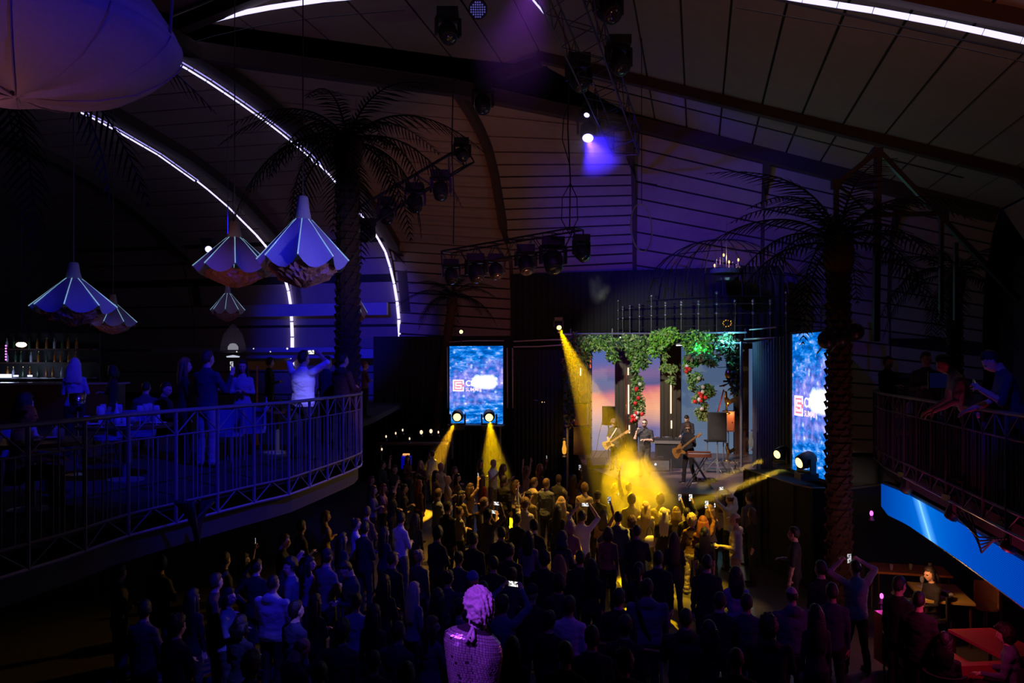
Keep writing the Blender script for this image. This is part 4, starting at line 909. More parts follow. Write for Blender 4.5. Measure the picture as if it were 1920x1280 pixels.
def hand(f, w_, d, nrm, curl=0.5, side=1):
    d = d.normalized(); nrm = (nrm-d*nrm.dot(d)).normalized(); lat = d.cross(nrm)*side
    f.cap(w_-d*.01, w_+d*.075, .030, .036, SKIN, 8, .5, lat, .006)
    for k, (o, L) in enumerate(((-.029, .075), (-.010, .085), (.010, .08), (.028, .062))):
        a = w_+d*.075+lat*o; c1 = curl*.8; d1 = d*math.cos(c1)+nrm*math.sin(c1); b = a+d1*L*.5
        c2 = curl*2.0; d2 = d*math.cos(c2)+nrm*math.sin(c2)
        f.cap(a, b, .0112, .0105, SKIN, 6, k=.003); f.cap(b, b+d2*L*.5, .0105, .0095, SKIN, 6, k=.003)
    a = w_+d*.02-lat*.028; dd = (d*.6-lat*.7+nrm*.5).normalized(); f.cap(a, a+dd*.04, .014, .012, SKIN, 6, k=.004); f.cap(a+dd*.04, a+dd*.04+(d*.8-lat*.1+nrm*.4).normalized()*.035, .012, .010, SKIN, 6, k=.003)
    return w_+d*.085+nrm*.03
ARM = {
 'down': ((.13, .02, -1), (.04, .16, -1)), 'phone_up': ((.45, .55, .62), (-.62, .40, .75)), 'phone_face': ((.30, .50, -.70), (-.55, .55, .80)),
 'up': ((.28, .22, .92), (.02, .12, 1)), 'hold': ((.20, .22, -.95), (-.75, .62, .15)), 'hip': ((.72, -.18, -.70), (-.70, .22, -.65)),
 'cup': ((.16, .12, -1), (-.05, 1, .12)), 'clap': ((.2, .45, -.75), (-.62, .6, .6)), 'wide_up': ((.8, .1, .55), (.15, .1, 1)),
 'phone_high': ((.30, .50, .80), (-.35, .25, 1.0)), 'phone_big': ((.62, .32, .45), (-.98, .22, .62)), 'raise': ((.35, .25, -.75), (.10, .35, 1.0)),
 'lean_rail': ((.10, .60, -.85), (-.20, 1.0, -.10)), 'frets': ((.35, .25, -.85), (.30, .62, .45)), 'strum': ((.28, .12, -.95), (-.45, .75, -.25)),
 'mic': ((.28, .38, -.75), (-.28, .25, .95)), 'belly': ((.22, .10, -1), (-.85, .62, .10)), 'keys': ((.12, .30, -.9), (-.12, 1, -.15)),
 'table': ((.14, .35, -.9), (-.15, 1, .05)), 'point': ((.35, .3, .2), (-.2, .3, 1.0)),
}
HM = {}
def build_body(name, sex='m', arms=('down', 'down'), legs='stand', lean=0.0, hy=0.0, hp=0.0, dress=False, vox=0.0125, bulk=1.0, hoodie=False):
    f = Fig(); f.dress = dress; sit = legs == 'sit'
    MB0 = Matrix.Translation((0, 0, -.42 if sit else 0))
    MT = MB0 @ Matrix.Translation((0, 0, .92)) @ Matrix.Rotation(-lean, 4, 'X') @ Matrix.Translation((0, 0, -.92))
    m = sex == 'm'; w = bulk
    if m: f.rings(MT, [(.80, .10*w, .08, 0), (.85, .158*w, .115, -.005), (.93, .168*w, .122*w, 0), (1.04, .158*w, .115*w, .005), (1.16, .160*w, .115*w, .008), (1.28, .178*w, .122*w, .005), (1.38, .190*w, .115, 0), (1.44, .180*w, .092, -.008), (1.475, .125, .075, -.01), (1.505, .075, .066, -.008), (1.525, .062, .06, -.006)], 7)
    else: f.rings(MT, [(.80, .10, .08, 0), (.85, .160, .118, -.01), (.93, .170, .125, -.008), (1.04, .135, .100, 0), (1.11, .124, .094, .002), (1.22, .140, .112, .014), (1.30, .152, .124, .022), (1.38, .162, .100, .004), (1.435, .152, .080, -.004), (1.47, .10, .064, -.008), (1.50, .058, .055, -.006)], 7)
    f.cap(MT @ Vector((0, -.012, 1.46)), MT @ Vector((0, .008, 1.60)), .060 if m else .050, .054 if m else .046, SKIN)
    if hoodie: f.rings(MT, [(1.40, .10, .07, -.05), (1.44, .135, .10, -.045), (1.50, .115, .095, -.045), (1.53, .075, .065, -.04)], TOP)
    MH = MT @ Matrix.Translation((0, .008, 1.545)) @ Matrix.Rotation(hy, 4, 'Z') @ Matrix.Rotation(-hp, 4, 'X') @ Matrix.Translation((0, .016, .110))
    hs = 1.0 if m else .95
    f.ball(MH, (0, -.010, .015), (.076*hs, .096*hs, .108*hs), SKIN, 16, 11)
    f.ball(MH, (0, .022, -.045), (.060*hs, .068*hs, .072*hs), SKIN, 14, 9)
    f.ball(MH, (0, .040, -.092), (.030, .030, .024), SKIN); f.ball(MH, (0, .075, .022), (.052, .018, .012), SKIN)
    f.cap(MH @ Vector((0, .088, .005)), MH @ Vector((0, .104, -.026)), .009, .0145, SKIN, 8)
    f.ball(MH, (0, .088, -.060), (.024, .010, .009), LIP)
    for k in (-1, 1):
        f.ball(MH, (k*.074*hs, -.004, -.010), (.012, .020, .030), SKIN); f.ball(MH, (k*.030, .080, .002), (.014, .010, .009), DARK); f.ball(MH, (k*.034, .074, -.032), (.022, .016, .018), SKIN)
    hands = {}
    for k, a in ((1, arms[0]), (-1, arms[1])):
        U, Fo = ARM[a] if isinstance(a, str) else a
        R3 = MT.to_3x3()
        U = (R3 @ Vector((U[0]*k, U[1], U[2]))).normalized(); Fo = (R3 @ Vector((Fo[0]*k, Fo[1], Fo[2]))).normalized()
        lift = .03 if U.z > 0 else 0
        S = MT @ Vector((k*(.172*w if m else .148), -.005, 1.405+lift)); E = S+U*(.285 if m else .265); W = E+Fo*(.255 if m else .235)
        ra = 1.0 if m else .84
        f.cap(S, E, .059*ra*(1+.3*(w-1)), .048*ra, TOP, k=.04); f.cap(E, W, .045*ra, .031*ra, FORE); f.cap(W-Fo*.01, W+Fo*.02, .029*ra, .029*ra, SKIN)
        nrm = Vector((-k, .25, 0)) if abs(Fo.z) > .6 else Vector((0, .1, -1)) if a not in ('belly', 'hold', 'cup') else Vector((-k*.5, .3, -.5))
        if isinstance(a, str) and a.startswith('phone'): nrm = Vector((-k, .5, 0))
        hands[k] = hand(f, W+Fo*.02, Fo+Vector((0, .0, .15 if Fo.z > .5 else 0)), R3 @ nrm if True else nrm, .85 if a in ('cup', 'mic', 'phone_up', 'phone_face', 'phone_high', 'phone_big', 'frets', 'strum') else .35, k)
    for k in (-1, 1):
        H = Vector((k*.088, 0, .90)); sp = .0
        if sit: H = Vector((k*.092, .02, .50)); Kn = Vector((k*.13, .44, .52)); An = Vector((k*.13, .45, .10))
        elif legs == 'wide': Kn = Vector((k*.150, .03, .50)); An = Vector((k*.20, -.01, .09))
        elif legs == 'step': Kn = Vector((k*.10, .08 if k > 0 else .0, .50)); An = Vector((k*.11, .12 if k > 0 else -.16, .09))
        elif legs == 'weight': Kn = Vector((k*.10+.01, .05 if k > 0 else .0, .50)); An = Vector((k*.115+(.03 if k > 0 else 0), .02, .09))
        else: Kn = Vector((k*.100, .012, .50)); An = Vector((k*.110, -.02, .09))
        g = 1.0 if m else .93
        f.cap(H, Kn, .098*g, .068*g, BOT); f.cap(Kn, An, .064*g, .055*g, BOT)
        f.cap(An-Vector((0, 0, .01)), An-Vector((0, 0, .04)), .042, .042, SHOE); f.cap(An+Vector((0, -.02, -.048)), An+Vector((k*.02, .15, -.056)), .044, .036, SHOE, 10, .8, Vector((1, 0, 0)))
    if dress: f.rings(Matrix(), [(.42, .215, .190, 0), (.44, .225, .20, 0), (.65, .20, .17, 0), (.85, .178, .135, -.005), (.95, .165, .12, -.005), (1.0, .10, .08, 0)], TOP)
    else: f.rings(MB0, [(.80, .10, .085, 0), (.83, .15, .105, -.005), (.90, .165, .118, -.008), (.94, .12, .09, 0)], 8)
    out = f.build(name, vox, MT if not sit else MB0, .872 if m else .93)
    # cloth folds: slight displacement on garments
    nv = len(out.vertices); co = np.zeros(nv*3, np.float32); no = np.zeros(nv*3, np.float32); out.vertices.foreach_get('co', co); out.vertices.foreach_get('normal', no)
    mi = np.zeros(len(out.polygons), np.int32); out.polygons.foreach_get('material_index', mi); vi = np.zeros(len(out.loops), np.int32); out.loops.foreach_get('vertex_index', vi)
    cloth = np.zeros(nv, bool); cloth[vi[np.repeat(np.isin(mi, (TOP, BOT, FORE)), 4)]] = True; co = co.reshape(-1, 3); no = no.reshape(-1, 3)
    for i in np.nonzero(cloth)[0]:
        q = co[i]; co[i] = q+no[i]*(noise.noise((q[0]*7, q[1]*7, q[2]*15))*.011+noise.noise((q[0]*15+3, q[1]*15, q[2]*28))*.005)
    out.vertices.foreach_set('co', co.ravel()); out.update()
    HM[name] = (MH, hands, MT); return out

# hair in head space (origin at skull centre, face towards +Y)
def sph_hair(fn, n=22, m=15):
    mb = MB(); rings = []
    for a in range(m):
        th = PI*(a+.04)/(m-1+.08); ring = []
        for b in range(n):
            ph = 2*PI*b/n; d = Vector((math.sin(th)*math.cos(ph), math.sin(th)*math.sin(ph), -math.cos(th)))
            ring.append(Vector((0, -.010, .015))+Vector((d.x*.076, d.y*.096, d.z*.108))*fn(d))
        rings.append(ring)
    mb.loft(rings); return mb
def hairline(d, low=-.35, front=.38):    # 1 inside the hair region, 0 on the face
    if d.y > .25: return 1 if d.z > front+.25*(d.y-.25) else 0
    return 1 if d.z > low-.5*max(0, -d.y)+(.35 if d.y > -.1 else 0)*(1 if d.y > -.1 else 0) else 0
def mk_hair(kind):
    rr = random.Random(hash(kind) & 0 or len(kind)*17)
    nz = lambda d, a, s: a*noise.noise(d*s+Vector((len(kind), 3, 5)))
    if kind == 'short': mb = sph_hair(lambda d: (1.10+.07*max(0, d.z)+nz(d, .06, 4)) if hairline(d) else .90)
    elif kind == 'buzz': mb = sph_hair(lambda d: (1.045+nz(d, .015, 6)) if hairline(d, -.3, .45) else .90)
    elif kind == 'tousled': mb = sph_hair(lambda d: (1.20+.14*max(0, d.z)+nz(d, .22, 5)) if hairline(d, -.45, .3) else .90, 30, 20)
    elif kind == 'curly':
        mb = sph_hair(lambda d: (1.38+nz(d, .32, 6)) if hairline(d, -.9, .25) else .90, 34, 24)
    elif kind in ('long', 'verylong', 'wavy', 'bob'):
        mb = sph_hair(lambda d: (1.14+.05*max(0, d.z)+nz(d, .04, 4)) if hairline(d, -.7, .42) else .90)
        L = {'long': -.30, 'verylong': -.46, 'wavy': -.30, 'bob': -.13}[kind]; n = 18; rings = []
        for k in range(9):
            u = k/8; z = .04+(L-.04)*u; wx = .088+.030*math.sin(min(1, u*1.4)*PI*.62)-(.03*u*u if kind != 'wavy' else 0); wy = .050-.018*u; yc = -.055-.035*min(1, u*2)
            if kind == 'wavy': wx += .018*u; wy += .02
            ring = []
            for j in range(n):
                a = 2*PI*j/n; wob = 1+nz(Vector((math.cos(a)*2, math.sin(a)*2, z*9)), .22 if kind == 'wavy' else .10, 1.6)
                ring.append(Vector((wx*math.cos(a)*wob, yc+wy*math.sin(a)*wob, z+(.02*math.sin(j*2.3) if k == 8 else 0))))
            rings.append(ring)
        mb.loft(rings)
        for sx in (-1, 1):
            mb.loft([[Vector((sx*(.078+.012*u)+.018*math.cos(2*PI*j/8), -.01+.034*math.sin(2*PI*j/8), .05+(L*.7-.05)*u)) for j in range(8)] for u in (0, .25, .5, .75, 1)])
    elif kind in ('bun', 'ponytail'):
        mb = sph_hair(lambda d: (1.08+nz(d, .03, 4)) if hairline(d, -.5, .42) else .90)
        if kind == 'bun': mb.ball((0, -.085, .095), (.05, .045, .045), 12, 9)
        else: mb.tube([(0, -.10, .06), (0, -.15, .03), (0, -.155, -.08), (0, -.14, -.22), (0, -.13, -.28)], [.022, .035, .034, .026, .008], 9)
    elif kind == 'bald': mb = sph_hair(lambda d: 1.035 if (hairline(d, -.4, 2) and d.z < .25 and d.z > -.45) else .90)
    elif kind in ('cap', 'capback'):
        mb = sph_hair(lambda d: (1.06+nz(d, .03, 4)) if hairline(d, -.35, .6) and d.z < .3 else .90)
    elif kind == 'beanie': mb = sph_hair(lambda d: (1.16+.05*max(0, d.z)) if d.z > .05-.1*d.y else .9)
    elif kind == 'hood':
        mb = sph_hair(lambda d: (1.34+nz(d, .06, 3)) if d.y < .35 else .92)
        mb.tube([(0, -.05, -.02), (0, -.04, -.10), (0, -.02, -.15)], [.11, .11, .12], 12)
    me = mb.mesh('hair', m_black, True); return me
def mk_cap():
    mb = sph_hair(lambda d: (1.17-.06*max(0, d.z)) if d.z > .22-.05*d.y else .88)
    mb.loft([[Vector((.070*math.cos(a), .045+y+.0*0, .058-.012*(y/.1)+z)) if False else Vector((rx*math.cos(a), .055+ry*max(-.15, math.sin(a)), .050+z-.03*max(0, math.sin(a)))) for a in [2*PI*j/18 for j in range(18)]] for rx, ry, z in ((.074, .105, 0), (.076, .110, .004), (.074, .105, .009))])
    mb.cur = 0; return mb.mesh('cap', m_black, True)
HAIR = {k: mk_hair(k) for k in ('short', 'buzz', 'tousled', 'curly', 'long', 'verylong', 'wavy', 'bob', 'bun', 'ponytail', 'bald', 'cap', 'beanie', 'hood')}
CAPME = mk_cap()

CM = {}
def cl(col, kind='cloth'):
    k = (tuple(col), kind)
    if k not in CM:
        if kind == 'cloth': CM[k] = mat('cloth_%d' % len(CM), col, .85, bump=.25, bscale=35)
        elif kind == 'skin': CM[k] = mat('skin_%d' % len(CM), col, .5, var=.08, bscale=12)
        elif kind == 'hair': CM[k] = mat('hair_%d' % len(CM), col, .45, bump=.5, bscale=90, var=.25)
    return CM[k]
BLK = (.018, .018, .022); GRY = (.10, .10, .11); NAV = (.03, .035, .08); WHT = (.72, .72, .70); CRM = (.62, .52, .36); OLV = (.22, .18, .08)
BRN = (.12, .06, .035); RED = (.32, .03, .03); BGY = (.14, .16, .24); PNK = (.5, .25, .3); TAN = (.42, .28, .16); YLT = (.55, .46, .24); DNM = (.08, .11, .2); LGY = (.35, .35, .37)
SK = {'l': (.62, .40, .30), 'm': (.48, .29, .20), 'd': (.30, .17, .11)}
HC = {'k': (.015, .012, .010), 'b': (.07, .035, .018), 'n': (.16, .09, .045), 'y': (.62, .45, .22), 'p': (.75, .68, .5), 'r': (.25, .07, .03), 'g': (.35, .33, .32)}
m_eye = mat('eye_dark', (.02, .015, .012), .3); 
SPEC = {  # archetype: kwargs
 'm_down': dict(sex='m'), 'm_weight': dict(sex='m', arms=('hold', 'down'), legs='weight'), 'm_photo': dict(sex='m', arms=('phone_up', 'phone_up')),
 'm_face': dict(sex='m', arms=('phone_face', 'phone_face'), hp=.1), 'm_onearm': dict(sex='m', arms=('up', 'hold')), 'm_onearm_left': dict(sex='m', arms=('hold', 'up')), 'm_hip': dict(sex='m', arms=('down', 'hip'), legs='weight'),
 'm_cup': dict(sex='m', arms=('down', 'cup'), hoodie=True, bulk=1.08), 'm_look': dict(sex='m', arms=('hold', 'hold'), hp=.55, lean=.08), 'm_side': dict(sex='m', arms=('hold', 'down'), hy=.7, legs='weight'),
 'm_hood': dict(sex='m', arms=('hold', 'hold'), hoodie=True, bulk=1.3), 'm_photo_wide': dict(sex='m', arms=('phone_big', 'phone_big'), bulk=1.32, legs='wide', vox=.010), 'm_raise': dict(sex='m', arms=('raise', 'hold'), hoodie=False, bulk=1.1),
 'm_photo_big': dict(sex='m', arms=('phone_big', 'phone_big'), bulk=1.12, legs='wide'),
 'f_down': dict(sex='f'), 'f_photo': dict(sex='f', arms=('phone_high', 'hold')), 'f_face': dict(sex='f', arms=('phone_face', 'phone_face'), legs='weight'), 'f_up': dict(sex='f', arms=('up', 'wide_up')),
 'f_hold': dict(sex='f', arms=('hold', 'hold'), legs='weight'), 'f_side': dict(sex='f', arms=('hold', 'down'), hy=-.7), 'f_dress': dict(sex='f', arms=('hold', 'down'), dress=True), 'f_clap': dict(sex='f', arms=('clap', 'clap')),
 'm_sit': dict(sex='m', arms=('table', 'table'), legs='sit', lean=.15), 'f_sit': dict(sex='f', arms=('table', 'table'), legs='sit', lean=.1),
}
ARCH = {}
def arch(k):
    if k not in ARCH: ARCH[k] = build_body(k, **SPEC[k])
    return ARCH[k]
def person(kind, base, h, yaw, hair, hc, top, bot, skin='l', sleeve='long', shoe=BLK, label='', group=None, capc=None, extra=None, cat='person'):
    me = arch(kind); s = h/1.80
    o = bpy.data.objects.new('person', me); COL.objects.link(o)
    M = Matrix.Translation(Vector(base)) @ Matrix.Rotation(yaw, 4, 'Z') @ Matrix.Scale(s, 4)
    o.location = base; o.rotation_euler = (0, 0, yaw); o.scale = (s, s, s); WM[o.name] = M
    sm = cl(SK[skin], 'skin'); tm = cl(top)
    ms = [sm, tm, tm if sleeve == 'long' else sm, cl(bot), cl(shoe), m_eye, cl(tuple(c*.75 for c in SK[skin]), 'skin')]
    for i, m_ in enumerate(ms): o.material_slots[i].link = 'OBJECT'; o.material_slots[i].material = m_
    tag(o, label, cat, group)
    MH = HM[kind][0]
    def child(nm, mesh, mt, lab=None):
        c = bpy.data.objects.new(nm, mesh); COL.objects.link(c); c.parent = o; c.matrix_basis = MH @ Matrix.Scale(1.05, 4)
        c.material_slots[0].link = 'OBJECT'; c.material_slots[0].material = mt
        if lab: c['label'] = lab
        return c
    if hair == 'hood': child('hood', HAIR['hood'], tm)
    elif hair == 'beanie': child('beanie', HAIR['beanie'], cl(capc or BLK))
    elif hair: child('hair', HAIR[hair], cl(HC[hc], 'hair'))
    if hair == 'cap': child('cap', CAPME, cl(capc or BLK))
    return o, M, HM[kind]
_ph = {}
def phone(M, hd, label, up=(0, 0, 1), bright=None, yaw=0.0, tilt=0.0, group=None, wide=False):
    """a smartphone held at hand point hd (figure space); its screen looks back at the holder (-Y)"""
    p = M @ hd; r = M.to_euler().z
    t = thing('smartphone', label, 'phone', p, r+yaw, group)
    if 'b' not in _ph:
        b = MB(); b.box((0, 0, 0), (.076, .009, .155)); _ph['b'] = b.mesh('body', m_plastic)
        b = MB(); b.box((0, -.0056, 0), (.068, .001, .143)); _ph['s'] = b.mesh('screen', m_black)
    o = bpy.data.objects.new('body', _ph['b']); link(o); o.parent = t
    c = bpy.data.objects.new('screen', _ph['s']); link(c); c.parent = t
    if wide: o.rotation_euler = c.rotation_euler = (0, PI/2, 0)
    c.material_slots[0].link = 'OBJECT'; c.material_slots[0].material = bright or m_scr_dim
    return t
def screen_mat(name, s, c1, c2, sc):
    m = bpy.data.materials.new(name); m.use_nodes = True; nt = m.node_tree; b = nt.nodes['Principled BSDF']
    tc = nt.nodes.new('ShaderNodeTexCoord'); n = nt.nodes.new('ShaderNodeTexNoise'); n.inputs['Scale'].default_value = sc; n.inputs['Detail'].default_value = 4
    cr = nt.nodes.new('ShaderNodeValToRGB'); cr.color_ramp.elements[0].position = .42; cr.color_ramp.elements[1].position = .56
    cr.color_ramp.elements[0].color = (*c1, 1); cr.color_ramp.elements[1].color = (*c2, 1)
    nt.links.new(tc.outputs['Object'], n.inputs['Vector']); nt.links.new(n.outputs['Fac'], cr.inputs['Fac']); b.inputs['Base Color'].default_value = (0, 0, 0, 1)
    nt.links.new(cr.outputs['Color'], b.inputs['Emission Color']); b.inputs['Emission Strength'].default_value = s; return m
m_scr_dim = screen_mat('phone_screen', .7, (.02, .02, .03), (.9, .9, .95), 30)
m_scr_bright = screen_mat('phone_screen_bright', 1.3, (.1, .1, .1), (1, .98, .95), 30)
